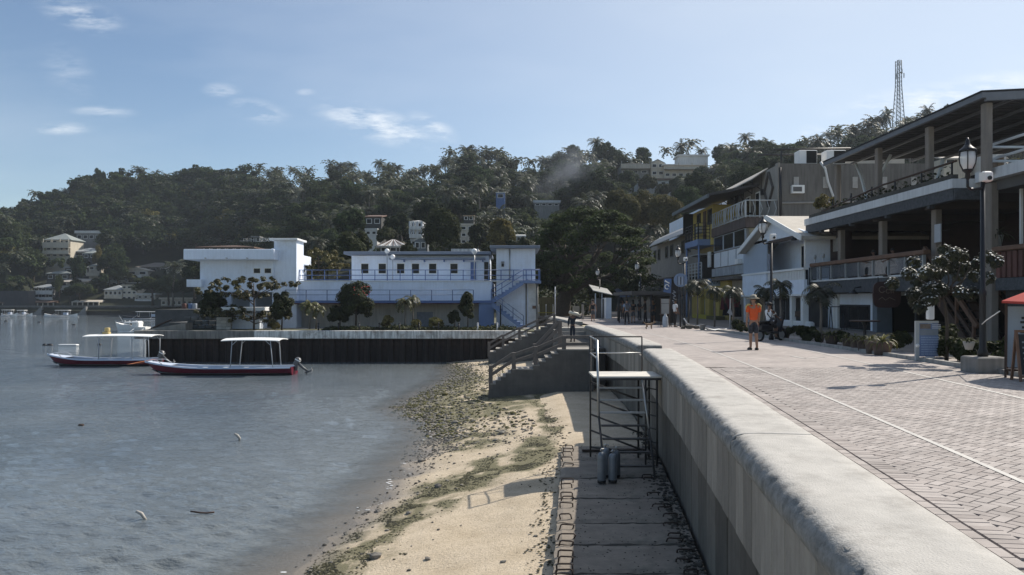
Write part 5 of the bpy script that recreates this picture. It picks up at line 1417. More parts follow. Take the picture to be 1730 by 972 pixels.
solo('strap', MB().tube([W(1659, 548, 17.7), W(1666, 541.5, 17.5), W(1689, 526, 16.4)], .012, 5), white_trim, 'pale cord tied between the near lamp post and the parasol', 'cord')

# ---------------- white gabled house
CAM_SCALE = 1.6
gh = thing('gabled_house', 'small white house with a pitched gable roof and a white balcony beside the restaurant', 'house', (13, 33.3, 0))
bbs('ground_wall', white_paint, gh, 12.3, 12.5, 29.9, 37.3, 0, 1.9)
for y in (29.85, 33.7, 37.2): put('pillar', MB().bevbox((11.35, y, .95), (.24, .24, 1.9), .02), white_trim, gh)
put('pillar', MB().bevbox((11.35, 31.1, .95), (.2, .2, 1.9), .02), white_trim, gh)
for (a, b2) in ((29.95, 31.9), (32.2, 34.4), (34.6, 37)): put('shopfront', MB().bb(12.24, 12.298, a, b2, .1, 1.75), mat('shop_shade', (.055, .06, .062), .5, .25, 1.5), gh)
put('wood_sign', MB().bb(11.4, 11.5, 30.3, 31.0, 1.0, 1.22), wood_dark, gh)
put('low_wall', MB().bevbox((11.45, 31.6, .42), (.26, 4.4, .84), .05), white_trim, gh)
side_text(gh, 3, 11.315, 31.0, .66, 1.0, .1, blue_paint, 'print')
bbs('balcony_floor', white_paint, gh, 11.2, 16, 29.5, 37.4, 1.88, 2.0)
bbs('balcony_front', white_paint, gh, 11.2, 11.32, 29.5, 37.4, 2.0, 2.46)
bbs('balcony_front', white_paint, gh, 11.2, 11.32, 33.9, 37.4, 2.463, 2.84)
bbs('ledge', white_trim, gh, 11.16, 11.36, 29.48, 37.42, 2.84, 2.92)
bbs('lower_ledge', white_trim, gh, 11.14, 11.34, 29.46, 37.44, 1.83, 1.91)
y = 29.65
while y < 33.85:
    put('baluster', MB().bb(11.23, 11.29, y - .045, y + .045, 2.46, 2.839), white_trim, gh); y += .17
bbs('screen_panel', mat('screen_blue', (.36, .42, .50), .7, .06, 1, .05, 10), gh, 11.24, 11.30, 33.95, 37.38, 2.92, 4.36)
bbs('upper_wall', white_paint, gh, 12.4, 12.6, 29.6, 37.3, 2.0, 4.3)
bbs('side_wall', white_paint, gh, 11.26, 12.4, 29.5, 29.62, 2.92, 4.25)
bbs('cheek_wall', mat('pale_grey_wall', (.40, .40, .37), .8, .08, 1), gh, 11.5, 12.39, 29.62, 29.9, 2.92, 4.2)
w_ = bbs('window', white_trim, gh, 12.33, 12.41, 31.0, 32.9, 2.2, 4.05)
bbs('pane', dark_glass, w_, 12.32, 12.33, 31.15, 31.95, 2.3, 3.95)
bbs('pane', dark_glass, w_, 12.32, 12.33, 32.03, 32.75, 2.3, 3.95)
bbs('lintel', wood_dark, gh, 11.25, 11.36, 29.62, 33.8, 4.12, 4.24)
RY, RZ = 32.9, 5.26
put('gable', MB().prism([(11.24, 29.5, 4.25), (11.24, 36.4, 4.25), (11.24, 36.4, 4.3), (11.24, RY, RZ - .18), (11.24, 29.5, 4.3)], (.1, 0, 0)), white_paint, gh)
put('roof', MB().prism([(10.9, 28.95, 4.08), (10.9, RY, RZ), (10.9, RY, RZ - .13), (10.9, 28.95, 3.95)], (6.5, 0, 0)), tan_roof, gh)
put('roof', MB().prism([(10.9, 37.0, 4.02), (10.9, RY, RZ - .001), (10.9, RY, RZ - .131), (10.9, 37.0, 3.89)], (6.5, 0, 0)), tan_roof, gh)
put('bargeboard', MB().beam((10.86, 28.9, 4.0), (10.86, RY, RZ - .06), .05, .2).beam((10.86, 37.05, 3.94), (10.86, RY, RZ - .06), .051, .2), white_trim, gh)
put('post', MB().tube([(11.26, 29.55, 2.9), (11.26, 29.55, 4.3)], .05, 7), white_trim, gh)
put('soffit', MB().bb(11.34, 12.4, 29.62, 37.3, 4.27, 4.31), white_trim, gh)
put('hanging_lamp', MB().lathe([(.02, .2), (.1, .08), (.12, 0)], (11.0, 30.0, 4.0), 8), black_metal, gh)

# ---------------- grey concrete building with the diamond
gc = thing('concrete_house', 'grey three storey concrete building with diamond shaped trim, railed balcony and bare side wall', 'building', (14, 41, 0))
bbs('side_wall', grey_plaster, gc, 13.2, 20.5, 38.0, 38.2, 0, 8.42)
bbs('front_wall', tan_plaster, gc, 13.2, 13.38, 38.203, 47.3, 5.7, 8.4)
bbs('corner_pier', tan_plaster, gc, 13.12, 13.22, 37.95, 38.35, 5.75, 8.46)
bbs('mass', tan_plaster, gc, 13.4, 20, 38.21, 47.2, 0, 8.3)
bbs('balcony_band', mat('brown_band', (.10, .075, .065), .85, .3, 1.5, .2, 20, streak=.4), gc, 11.5, 13.195, 37.97, 44.4, 5.28, 5.76)
def on_wall(px, py, X): Y = YX(px, X); return Vector((X, Y, GZ(py, Y)))
dm = mat('dark_trim', (.085, .075, .07), .8, .2, 3)
for dia in (((1299.3, 291), (1306.3, 317), (1298.4, 350), (1292.3, 324)), ((1250, 322), (1256.5, 338), (1250.5, 364), (1244, 345))):
    P = [on_wall(a, b2, 13.17) for a, b2 in dia]
    for i in range(4): put('diamond_strip', MB().beam(P[i], P[(i+1) % 4], .07, .16, (1, 0, 0)), dm, gc)
for (a, b2, t_, bo) in ((1262.5, 1267.5, 334, 366), (1278.5, 1284, 326, 364)):
    d_ = bbs('door', white_trim, gc, 13.15, 13.198, YX(b2, 13.2) - .08, YX(a, 13.2) + .08, 5.77, GZ(t_, YX(b2, 13.2)) + .08)
    bbs('pane', dark_glass, d_, 13.14, 13.149, YX(b2, 13.2), YX(a, 13.2), 5.8, GZ(t_, YX(b2, 13.2)))
put('wall_lamp', MB().box(on_wall(1287.5, 325, 13.1), (.14, .16, .3)), black_metal, gc)
put('awning', MB().prism([(12.5, 40.0, 7.95), (13.3, 40.0, 8.5), (13.3, 40.0, 8.56), (12.5, 40.0, 8.01)], (0, 8.6, 0)), tan_roof, gc)
for y in np.arange(40.6, 48.5, 1.55): put('awning_bracket', MB().tube([(13.15, y, 7.5), (12.55, y, 7.93)], .025, 5).tube([(13.15, y, 7.5), (13.15, y, 8.3)], .025, 5), dark_steel, gc)
grl = mat('rail_pale', (.42, .44, .44), .6, .1, 3)
railing(gc, [(11.55, 44.3, 5.76), (11.55, 38.03, 5.76), (13.15, 38.03, 5.76)], .85, 1.25, grl, .03, (.08,), .03)
y = 44.1
while y > 38.2:   # curly panels
    put('scroll', MB().tube([(11.55, y, 5.85), (11.55, y - .15, 6.1), (11.55, y - .02, 6.35), (11.55, y - .22, 6.58)], .02, 5), grl, gc)
    put('scroll', MB().tube([(11.55, y - .32, 5.85), (11.55, y - .12, 6.15), (11.55, y - .30, 6.58)], .02, 5), grl, gc); y -= .48
for x in np.arange(11.9, 13.1, .35): put('scroll', MB().tube([(x, 38.03, 5.85), (x + .12, 38.03, 6.2), (x, 38.03, 6.58)], .016, 5), grl, gc)
for (x0_, y0_) in ((12.4, 40.3), (12.4, 42.4)):   # garden chairs on the balcony
    c_ = thing('garden_chair', 'dark metal chair on the balcony of the grey building, ' + ('nearer the corner' if y0_ < 41 else 'farther from the corner'), 'chair', (x0_, y0_, 5.76))
    put('seat', MB().lathe([(.2, .43), (.21, .45), (.2, .47)], (x0_, y0_, 5.76), 10), black_metal, c_)
    put('backrest', MB().tube([(x0_ + .18, y0_ - .15, 6.2), (x0_ + .2, y0_ - .12, 6.6), (x0_ + .2, y0_ + .12, 6.6), (x0_ + .18, y0_ + .15, 6.2)], .02, 5), black_metal, c_)
    for sx in (-1, 1):
        for sy in (-1, 1): put('leg', MB().tube([(x0_ + sx * .14, y0_ + sy * .14, 6.2), (x0_ + sx * .2, y0_ + sy * .2, 5.76)], .015, 5), black_metal, c_)
# second storey windows and panels
bbs('second_floor', tan_plaster, gc, 11.7, 13.19, 38.21, 44.3, 2.7, 5.27)
bbs('side_panel', mat('ochre_pane', (.25, .22, .14), .6, .3, 2), gc, 11.75, 13.15, 38.12, 38.205, 4.5, 5.25)
for k in range(4):
    bbs('side_window', dark_glass, gc, 11.8 + .35 * k, 12.08 + .35 * k, 38.1, 38.119, 4.0, 4.42)
for k in range(3):
    a = 38.35 + k * 2.0
    w_ = bbs('window', mat('alu_frame', (.36, .40, .44), .5), gc, 11.62, 11.69, a, a + 1.95, 4.40, 5.26)
    bbs('pane', dark_glass, w_, 11.61, 11.62, a + .1, a + 1.82, 4.45, 5.22)
for k in range(4):
    a = 38.4 + k * 1.48
    bbs('white_panel', mat('panel_white', (.62, .66, .70), .6, .08, 2), gc, 11.58, 11.69, a, a + 1.25, 3.52, 4.33)
bbs('sill_band', mat('weathered_band', (.34, .37, .40), .8, .25, 2, .1, 10, streak=.4), gc, 11.5, 11.69, 38.22, 44.3, 3.0, 3.45)
bbs('ac_unit', white_trim, gc, 11.35, 11.57, 38.7, 39.2, 3.5, 3.75)
bbs('ground_wall', beige, gc, 11.7, 11.9, 38.1, 40.9, 0, 2.69)
bbs('lower_side', beige, gc, 11.7, 13.19, 38.05, 38.2, 0, 2.69)
bbs('canopy_slab', mat('old_slab', (.11, .1, .09), .9, .3, 1.5), gc, 11.0, 11.9, 38.3, 44.3, 2.72, 2.86)
# fixtures on the side wall
ac = bbs('air_conditioner', white_trim, gc, GX(1337, 37.9), GX(1357.5, 37.9), 37.75, 38.0, GZ(326.5, 37.8), GZ(313, 37.8))
bbs('grille', mat('ac_grille', (.10, .10, .10), .7, .3, 20), ac, GX(1340, 37.74), GX(1355, 37.74), 37.74, 37.749, GZ(324, 37.8), GZ(316, 37.8))
put('pipe', MB().tube([(13.25, 37.95, GZ(343.5, 38)), (18, 37.95, GZ(341, 38))], .05, 6), mat('pipe_grey', (.3, .28, .26), .7), gc)
put('corner_pipe', MB().tube([(13.22, 37.93, 8.2), (13.24, 37.93, 5.4)], .07, 6), black_metal, gc)
put('hose', MB().tube([W(1386, 274, 37.9), W(1394, 285, 37.85), W(1399, 308, 37.85), W(1407, 330, 37.85), W(1413, 343, 37.85)], .06, 6), MATS['pvc'], gc)
for (a, b2) in ((1346, 1376), (1392, 1424)):
    u_ = put('condenser', MB().bevbox(((GX(a, 39) + GX(b2, 39)) / 2, 39, 8.85), (GX(b2, 39) - GX(a, 39), .7, .72), .02), white_trim, gc)
    bbs('grille', MATS['ac_grille'] if False else dark_room, u_, GX(a + 12, 39), GX(b2 - 1, 39), 38.63, 38.648, 8.55, 9.17)
put('roof_frame', MB().tube([(14, 40, 8.4), (14, 40, 9.5)], .05, 5).tube([(16.5, 40, 8.4), (16.5, 40, 9.5)], .05, 5).tube([(13.6, 40, 9.5), (17.6, 40, 9.55)], .06, 5).tube([(13.4, 42, 9.6), (17.6, 42, 9.6)], .06, 5), dark_steel, gc)
for k in range(5): put('pier_stub', MB().bb(13.9 + k * 1.45, 14.15 + k * 1.45, 37.94, 37.999, 7.2, 7.75), mat('pale_stain', (.34, .33, .31), .9, .2, 3), gc)
put('tin_roof', MB().prism([(15.2, 39.2, 8.3), (20, 39.2, 8.3), (20, 39.2, 9.2), (17, 39.2, 8.95)], (0, 5, 0)), tan_roof, gc)

# ---------------- yellow house
yh = thing('yellow_house', 'yellow house with a dark overhanging roof, blue balcony slab and arched yellow ground floor', 'house', (13, 46, 0))
bbs('upper_wall', yellow, yh, 11.6, 13.1, 44.45, 49.3, 4.9, 7.2)
bbs('middle_wall', mat('ochre_wall', (.28, .22, .10), .85, .2, 1.5), yh, 11.9, 13.1, 44.45, 49.3, 2.9, 4.9)
put('roof', MB().prism([(10.45, 40.9, 7.22), (10.45, 49.8, 7.22), (10.45, 49.8, 7.36), (10.45, 40.9, 7.36)], (2.7, 0, .55)), dark_roof, yh)
put('gutter', MB().bb(10.36, 10.46, 40.85, 49.85, 7.12, 7.30), mat('gutter', (.12, .14, .15), .6), yh)
bbs('roof_side', dark_room, yh, 11.0, 13.1, 49.35, 49.5, 5.9, 7.2)
for (a, b2, t_, bo) in ((1178.5, 1184, 362, 377),):
    w_ = bbs('window', black_metal, yh, 11.54, 11.61, YX(b2, 11.6), YX(a, 11.6), GZ(377, 47.5), GZ(361, 47.5)); bbs('pane', dark_glass, w_, 11.53, 11.539, YX(b2, 11.6) + .1, YX(a, 11.6) - .1, GZ(377, 47.5) + .08, GZ(361, 47.5) - .08)
w_ = bbs('window', black_metal, yh, 11.54, 11.61, 44.6, 45.5, 6.1, 7.0); bbs('pane', dark_glass, w_, 11.53, 11.539, 44.7, 45.4, 6.2, 6.9)
bbs('door', wood_dark, yh, 11.54, 11.61, 45.9, 46.5, 5.2, 7.0)
bbs('ac_unit', mat('ac_body', (.35, .36, .36), .6), yh, 11.3, 11.59, 46.9, 47.6, 5.75, 6.15)
bbs('balcony_slab', blue_stair, yh, 10.85, 11.9, 45.0, 48.3, 4.88, 5.24)
railing(yh, [(10.9, 48.2, 5.24), (10.9, 45.05, 5.24), (11.6, 45.05, 5.24)], .95, .8, black_metal, .02, (.2, .4, .6, .8), .035)
put('porch_post', MB().tube([(10.95, 45.1, 2.9), (10.95, 45.1, 4.88)], .06, 7).tube([(10.95, 48.2, 0), (10.95, 48.2, 4.88)], .06, 7), blue_stair, yh)
bbs('opening', dark_room, yh, 11.84, 11.898, 44.8, 48.8, 3.0, 4.5)
bbs('pale_panel', mat('panel_offwhite', (.68, .70, .70), .6), yh, 11.5, 11.6, 44.8, 45.3, 3.6, 4.5)  # plain off-white panel in front of the middle storey
bbs('awning', tin_roof, yh, 11.0, 11.89, 45.3, 48, 4.35, 4.42)
bbs('middle_slab', mat('old_slab2', (.13, .12, .11), .9), yh, 10.9, 13, 44.4, 49.3, 2.75, 2.92)
railing(yh, [(10.95, 49.2, 2.92), (10.95, 44.5, 2.92)], .95, .8, grl, .02, (.2, .4, .6, .8), .03)
# arched ground floor
AX = 11.5
def arch_wall(y0, y1, arches, z1):
    mb = MB(); ys = []
    cur = y0
    for (c, w2, zt) in arches:
        mb.bb(AX, AX + .25, cur, c - w2, 0, z1); cur = c + w2
        pts = [(AX, c - w2, z1), (AX, c - w2, zt)] + [(AX, c - w2 * math.cos(t), zt + w2 * .95 * math.sin(t)) for t in np.linspace(.3, math.pi - .3, 8)] + [(AX, c + w2, zt), (AX, c + w2, z1)]
        mb.prism(pts, (.25, 0, 0))
    mb.bb(AX, AX + .25, cur, y1, 0, z1)
    return mb
put('arcade', arch_wall(40.95, 49.2, [(42.2, .55, 1.5), (44.3, .6, 1.5), (46.4, .6, 1.5)], 2.74), yellow, yh)
for c in (42.2, 44.3, 46.4):
    g_ = bbs('shutter', mat('shutter_grey', (.16, .19, .21), .6, .2, 3), yh, AX + .26, AX + .3, c - .62, c + .62, .0, 2.2)
    for k in range(4): put('bar', MB().tube([(AX + .25, c - .4 + .27 * k, .1), (AX + .25, c - .4 + .27 * k, 2.1)], .02, 5), grl if c != 44.3 else black_metal, g_)
bbs('yellow_planter', mat('lime_yellow', (.40, .36, .05), .8, .15, 2), yh, 10.9, 11.4, 43.2, 46.5, 0, .82)
bbs('dark_planter', mat('olive_brown', (.12, .11, .05), .8, .2, 2), yh, 10.9, 11.4, 41.2, 43.19, 0, .80)
sgn = thing('shop_sign', 'long pale blue sign board with dark block letters above the yellow arches', 'sign', (11.0, 43, 2.9))
sx0, sx1, sY = GX(1195.5, 42.5), GX(1223, 42.5), 42.5
put('board', MB().bb(sx0, sx1, sY, sY + .1, GZ(483, sY), GZ(471.5, sY)), mat('sign_blue', (.30, .37, .50), .6, .12, 3), sgn)
mb = MB(); x = sx0 + .06
for k, w2 in enumerate((.11, .12, .1, .1, .12, .1)):
    z0, z1 = GZ(480.5, sY), GZ(474, sY); d_ = .03
    if k in (0, 5): mb.bb(x, x + w2, sY - .006, sY, z1 - d_, z1).bb(x, x + d_, sY - .006, sY, z0, z1 - d_ - .001).bb(x + d_ + .001, x + w2, sY - .006, sY, z0, z0 + d_)
    elif k in (1, 3): mb.beam((x, sY - .003, z0), (x + w2 / 2, sY - .003, z1), .03, .006, (0, 1, 0)).beam((x + w2 / 2, sY - .003, z1), (x + w2, sY - .003, z0), .03, .0061, (0, 1, 0))
    else: mb.bb(x, x + d_, sY - .006, sY, z0 + d_ + .001, z1).bb(x, x + w2, sY - .006, sY, z0, z0 + d_)
    x += w2 + .035
put('lettering', mb, mat('sign_dark', (.06, .075, .09), .6), sgn)
bbs('side_box', black_metal, sgn, sx1 + .01, sx1 + .42, sY, sY + .4, GZ(485, sY), GZ(470, sY))
put('bracket', MB().tube([(sx0, sY + .05, GZ(472, sY)), (11.6, sY + .05, GZ(472, sY))], .03, 5), lamp_gray, sgn)
CAM_SCALE = 1.0
rs = thing('round_sign', 'round bluish ring sign with a square centre above the flags', 'sign', (GX(1149, 47.5), 47.5, 2.5))
rx, ryv, rzv_ = GX(1150, 47.5), 47.5, GZ(473.5, 47.5)
put('disc', MB().prism([(rx + .42 * math.cos(a), ryv, rzv_ + .42 * math.sin(a)) for a in np.linspace(0, 2 * math.pi, 24)[:-1]], (0, .08, 0)), mat('sign_ring', (.20, .27, .40), .6, .1, 3), rs)
put('centre', MB().bb(rx - .17, rx + .17, ryv - .02, ryv - .001, rzv_ - .3, rzv_ + .22), mat('sign_core', (.34, .40, .50), .6, .1, 3), rs)
put('core_line', MB().bb(rx - .03, rx + .03, ryv - .03, ryv - .021, rzv_ - .28, rzv_ + .2).bb(rx - .2, rx - .17, ryv - .03, ryv - .021, rzv_ - .3, rzv_ + .25).bb(rx + .17, rx + .2, ryv - .03, ryv - .021, rzv_ - .3, rzv_ + .25), black_metal, rs)
put('pole', MB().tube([(rx, ryv + .1, 0), (rx, ryv + .1, rzv_ + .3)], .05, 7), black_metal, rs)

CAM_SCALE = 1.6
# ---------------- pale house with the curved tin awning, and the ones past the big tree
ph = thing('pale_house', 'pale beige two storey house with curved tin awning and white parapet beyond the yellow house', 'house', (13, 57, 0))
bbs('wall', tan_plaster, ph, 12.0, 18, 49.9, 66.5, 3.4, 6.2)
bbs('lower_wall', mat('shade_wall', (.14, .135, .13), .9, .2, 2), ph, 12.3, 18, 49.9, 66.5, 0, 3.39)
bbs('ledge', tan_plaster, ph, 11.7, 12.3, 49.9, 66.5, 3.38, 3.62)
bbs('parapet', white_paint, ph, 13.6, 18.4, 50.2, 66.5, 6.2, 8.3)
mb = MB(); V = []
for i in range(7):
    a = i / 6; x = 11.3 + 2.4 * a; z = 6.05 + 1.35 * a ** .65
    V += [(x, 49.9, z), (x, 63.5, z), (x, 49.9, z + .06), (x, 63.5, z + .06)]
mb.add(V, [(4*i, 4*i+1, 4*i+5, 4*i+4) for i in range(6)] + [(4*i+2, 4*i+6, 4*i+7, 4*i+3) for i in range(6)] + [(0, 2, 3, 1)] + [(4*i, 4*i+4, 4*i+6, 4*i+2) for i in range(6)] + [(4*i+1, 4*i+3, 4*i+7, 4*i+5) for i in range(6)])
put('tin_awning', mb, tin_roof, ph)
for k, y in enumerate((51.6, 53.4, 57.2, 59.1, 62.2, 63.9)):
    w_ = bbs('window', mat('sash_dark', (.1, .1, .1), .6), ph, 11.95, 12.01, y, y + 1.0, 4.9, 5.85); bbs('pane', dark_glass, w_, 11.94, 11.949, y + .08, y + .92, 4.98, 5.78)
for k in range(5):
    w_ = bbs('shop_opening', MATS['sash_dark'], ph, 12.25, 12.31, 51 + 3 * k, 53.4 + 3 * k, 2.3, 3.3); bbs('pane', dark_glass, w_, 12.24, 12.249, 51.1 + 3 * k, 53.3 + 3 * k, 2.35, 3.25)
fh = thing('far_shop_house', 'pale shop house with white columns glimpsed under the big spreading tree', 'building', (12, 78, 0))
bbs('wall', tan_plaster, fh, 11.6, 18, 69, 84, 0, 6.0)
for y in (69.4, 72.5, 75.6, 79): put('column', MB().bb(11.3, 11.59, y, y + .5, 2.4, 5.6), white_trim, fh)
bbs('blue_band', blue_stair, fh, 11.25, 11.58, 69, 84, 2.0, 2.9)
for y in (70, 73.2, 76.4): 
    w_ = bbs('window', MATS['sash_dark'], fh, 11.55, 11.61, y + .2, y + 1.8, 3.2, 4.8); bbs('pane', dark_glass, w_, 11.54, 11.549, y + .3, y + 1.7, 3.3, 4.7)
bbs('roof', tin_roof, fh, 11.0, 18.3, 68.8, 84.2, 6.01, 6.2)
CAM_SCALE = 1.0
kz = thing('tin_roof_kiosk', 'low white kiosk with a sloping tin roof at the far end of the promenade', 'kiosk', (8.6, 71, 0))
bbs('wall', white_paint, kz, GX(1024, 70), GX(1033, 70), 70, 73, 0, 1.9)
bbs('counter', mat('kiosk_shade', (.09, .085, .08), .9), kz, GX(1004, 70), GX(1023, 70), 71.5, 73, 0, 1.8)
put('roof', MB().prism([(GX(1003, 69), 69.4, 2.5), (GX(1036, 69), 69.4, 2.1), (GX(1036, 69), 69.4, 2.18), (GX(1003, 69), 69.4, 2.58)], (0, 4, .6)), tin_roof, kz)
for px in (1006, 1017): put('post', MB().tube([(GX(px, 69.6), 69.6, 0), (GX(px, 69.6), 69.6, 2.3)], .06, 6), lamp_gray, kz)
bbs('board', mat('kiosk_tan', (.30, .26, .2), .8), kz, GX(968, 70), GX(979, 70), 70, 70.3, 0, 1.15)
put('stone_post', MB().bevbox((GX(984.5, 67), 67, .65), (.2, .2, 1.3), .02), tan_plaster, kz)
pg = thing('pergola', 'dark flat pergola roof on thin posts shading people along the buildings', 'pergola', (10.5, 57, 0))
put('roof', MB().bb(GX(1042, 60), 11.9, 52.5, 62, 2.05, 2.3), dark_roof, pg)
for (x, y) in ((GX(1044, 61.8), 61.8), (GX(1046, 57), 57.0), (9.5, 52.6), (11.7, 52.6), (10.4, 57)): put('post', MB().tube([(x, y, 0), (x, y, 2.05)], .05, 6), black_metal, pg)
bbs('back_wall', dark_room, pg, 11.2, 11.3, 53, 62, 0, 2.0)
yw = thing('yellow_wall', 'yellowish garden wall behind the stairs at the corner of the white building', 'wall', (3.6, 84, 0))
bbs('wall', mat('yellow_wash', (.22, .195, .10), .9, .2, 1.2, .2, 12, streak=.3), yw, 2.7, 5.4, 84, 84.25, -.8, 2.0)
bbs('step', concrete, yw, 2.6, 5.2, 80, 84, -.8, -.15)
for k in range(3): put('post', MB().tube([(2.9 + k * .75, 82.5, -.15), (2.9 + k * .75, 82.5, 1.25)], .05, 6), white_trim, yw)
put('tape', MB().box((3.65, 82.45, .35), (1.9, .02, .07)), mat('tape_yellow', (.5, .42, .08), .7), yw)
# market board, flags
ck = thing('board_cart', 'pale upright board cart with a white bucket below, beside the man in the white shirt', 'cart', (GX(1123, 48.5), 48.5, 0))
cx0, cx1 = GX(1116.5, 48.5), GX(1131, 48.5)
put('panel', MB().bb(cx0, cx1, 48.5, 48.6, .82, 1.46), mat('cart_panel', (.34, .34, .33), .8, .1, 2), ck)
put('panel', MB().bb(cx0, cx1, 48.5, 48.6, 1.48, 1.76), MATS['cart_panel'], ck)
put('frame', MB().tube([(cx0, 48.48, 0), (cx0, 48.48, 1.78)], .025, 5).tube([(cx1, 48.48, 0), (cx1, 48.48, 1.78)], .025, 5), wood_dark, ck)
put('tray', MB().bb(cx0, cx1, 48.45, 49.2, .76, .80), wood_dark, ck)
bk = thing('white_bucket', 'tall white plastic canister under the pale board cart', 'canister', (GX(1124, 48.2), 48.2, 0))
put('body', MB().lathe([(.15, 0), (.17, .05), (.18, .4), (.16, .62), (.09, .7), (.08, .76)], (GX(1124, 48.2), 48.2, 0), 12), mat('canister_white', (.5, .53, .56), .6, .1, 4), bk)
put('lid', MB().lathe([(.09, .76), (.09, .8), (.04, .82)], (GX(1124, 48.2), 48.2, 0), 12), grl, bk)
def flag(px, py0, py1, w_, Y, c, label, lean=.1):
    x = GX(px, Y); T = thing('banner_flag', label, 'banner', (x, Y, 0))
    z0, z1 = GZ(py1, Y), GZ(py0, Y)
    put('pole', MB().tube([(x, Y, 0), (x, Y, z0), (x + lean * .4, Y, z1), (x + lean, Y, z1 + .1)], .02, 6), black_metal, T)
    V = []; n_ = 8
    for i in range(n_ + 1):
        t = i / n_; z = z0 + (z1 - z0) * t
        V += [(x + lean * .4 * t, Y, z), (x - w_ * (1 - .25 * t * t) + .05 * math.sin(5 * t), Y + .06 * math.sin(7 * t), z + .1 * (1 - t))]
    V += [(a, b2 + .02, c_) for a, b2, c_ in V]
    m_ = 2 * (n_ + 1)
    f_ = put('cloth', MB().add(V, [(2*i, 2*i+2, 2*i+3, 2*i+1) for i in range(n_)] + [(m_+2*i, m_+2*i+1, m_+2*i+3, m_+2*i+2) for i in range(n_)], True), c, T)
    mb = MB()
    mb.tube([(x - w_ * .55 + w_ * .25 * math.cos(a), Y - .05, z0 + (z1 - z0) * .45 + w_ * .28 * math.sin(a)) for a in np.linspace(0, 5.4, 12)], .03, 5)
    mb.tube([(x - w_ * .8, Y - .05, z0 + (z1 - z0) * .85), (x - w_ * .25, Y - .05, z0 + (z1 - z0) * .68)], .04, 5)
    put('emblem', mb, white_trim, f_)
flag(1134, 471, 496, .5, 48.0, mat('flag_blue', (.10, .16, .30), .8, .2, 3), 'blue feather banner with a white round emblem')
T = thing('banner_flag', 'narrow black vertical banner with pale writing beside the blue one', 'banner', (GX(1139, 49.6), 49.6, 0))
x = GX(1139, 49.6); put('cloth', MB().bb(x - .22, x + .26, 49.6, 49.62, .95, 2.75), mat('flag_black', (.03, .03, .035), .8), T)
put('pole', MB().tube([(x - .25, 49.6, 0), (x - .25, 49.6, 2.8)], .02, 5), black_metal, T)
mb = MB()
for k in range(5): mb.tube([(x - .12 + .05 * (k % 2), 49.59, 1.15 + .24 * k), (x + .1, 49.59, 1.22 + .24 * k), (x - .05, 49.59, 1.32 + .24 * k)], .025, 5)
put('lettering', mb, MATS['poster_white'], T)

# ---------------- street lamps
lamp_glass = glassmat('lamp_glass', (.85, .87, .88), .55, .12)
def street_lamp(x, y, h, label, cctv=True, arm=.42, plinth=False, arm_dir=(-1, 0)):
    T = thing('street_lamp', label, 'street lamp', (x, y, 0), 0, 'black lantern lamps along the promenade')
    put('pole', MB().lathe([(.11, 0), (.11, .12), (.075, .2), (.065, 1.4), (.08, 1.44), (.08, 1.5), (.055, 1.56), (.048, h - .35)], (0, 0, .35 if plinth else 0), 12), black_metal, T, True)
    ax, ay = arm_dir; zt = h
    lx, ly = ax * arm, ay * arm
    put('arm', MB().tube([(0, 0, zt - .38), (lx * .8, ly * .8, zt - .42), (lx, ly, zt - .36), (lx, ly, zt - .2)], .032, 7), black_metal, T, True)
    ln_ = put('lantern', MB().lathe([(.03, -.2), (.06, -.16), (.05, -.06), (.11, .0), (.12, .03)], (lx, ly, zt), 12), black_metal, T, True)
    put('hood', MB().lathe([(.2, .44), (.16, .50), (.09, .56), (.05, .62), (.04, .68), (.015, .76)], (lx, ly, zt), 12), black_metal, ln_, True)
    put('glass', MB().lathe([(.11, .03), (.17, .16), (.185, .28), (.17, .42), (.12, .44)], (lx, ly, zt), 12), lamp_glass, ln_, True)
    for k in range(6):
        a = k * math.pi / 3; ca_, sa_ = math.cos(a), math.sin(a)
        put('cage_bar', MB().tube([(lx + ca_ * r_, ly + sa_ * r_, zt + z) for r_, z in ((.115, .03), (.182, .16), (.198, .28), (.182, .42), (.19, .46))], .013, 5), black_metal, ln_, True)
    if cctv:
        b_ = put('camera_box', MB().bevbox((.06, -.02, zt - .12), (.24, .2, .24), .03), white_trim, T, True)
        put('lens', MB().tube([(.08, -.12, zt - .16), (.08, -.15, zt - .16)], .05, 8), black_metal, b_, True)
    if plinth: put('plinth', MB().bevbox((.02, 0, .17), (.72, .66, .38), .03), mat('plinth_concrete', (.26, .25, .235), .9, .2, 2, .3, 20, streak=.3), T, True)
    return T
street_lamp(lampP[0], lampP[1], 4.62, 'black lantern lamp post on a concrete plinth beside the restaurant stairs, nearest of the row', True, .45, True, (-.95, -.3))
street_lamp(10.9, 32.35, 4.45, 'black lantern lamp post in front of the white gabled house', True, .42, False, (-.95, -.3))
street_lamp(10.75, 48.0, 4.35, 'black lantern lamp post between the yellow house and the round sign', True, .42, False, (-.98, -.2))
street_lamp(10.6, 63.5, 4.2, 'black lantern lamp post in front of the pale house with the tin awning', False, .3, False, (-.98, -.2))
street_lamp(GX(1013, 72), 72, 4.0, 'thin dark lamp post by the kiosk with the sloping tin roof', False, .2, False, (-.98, -.2))
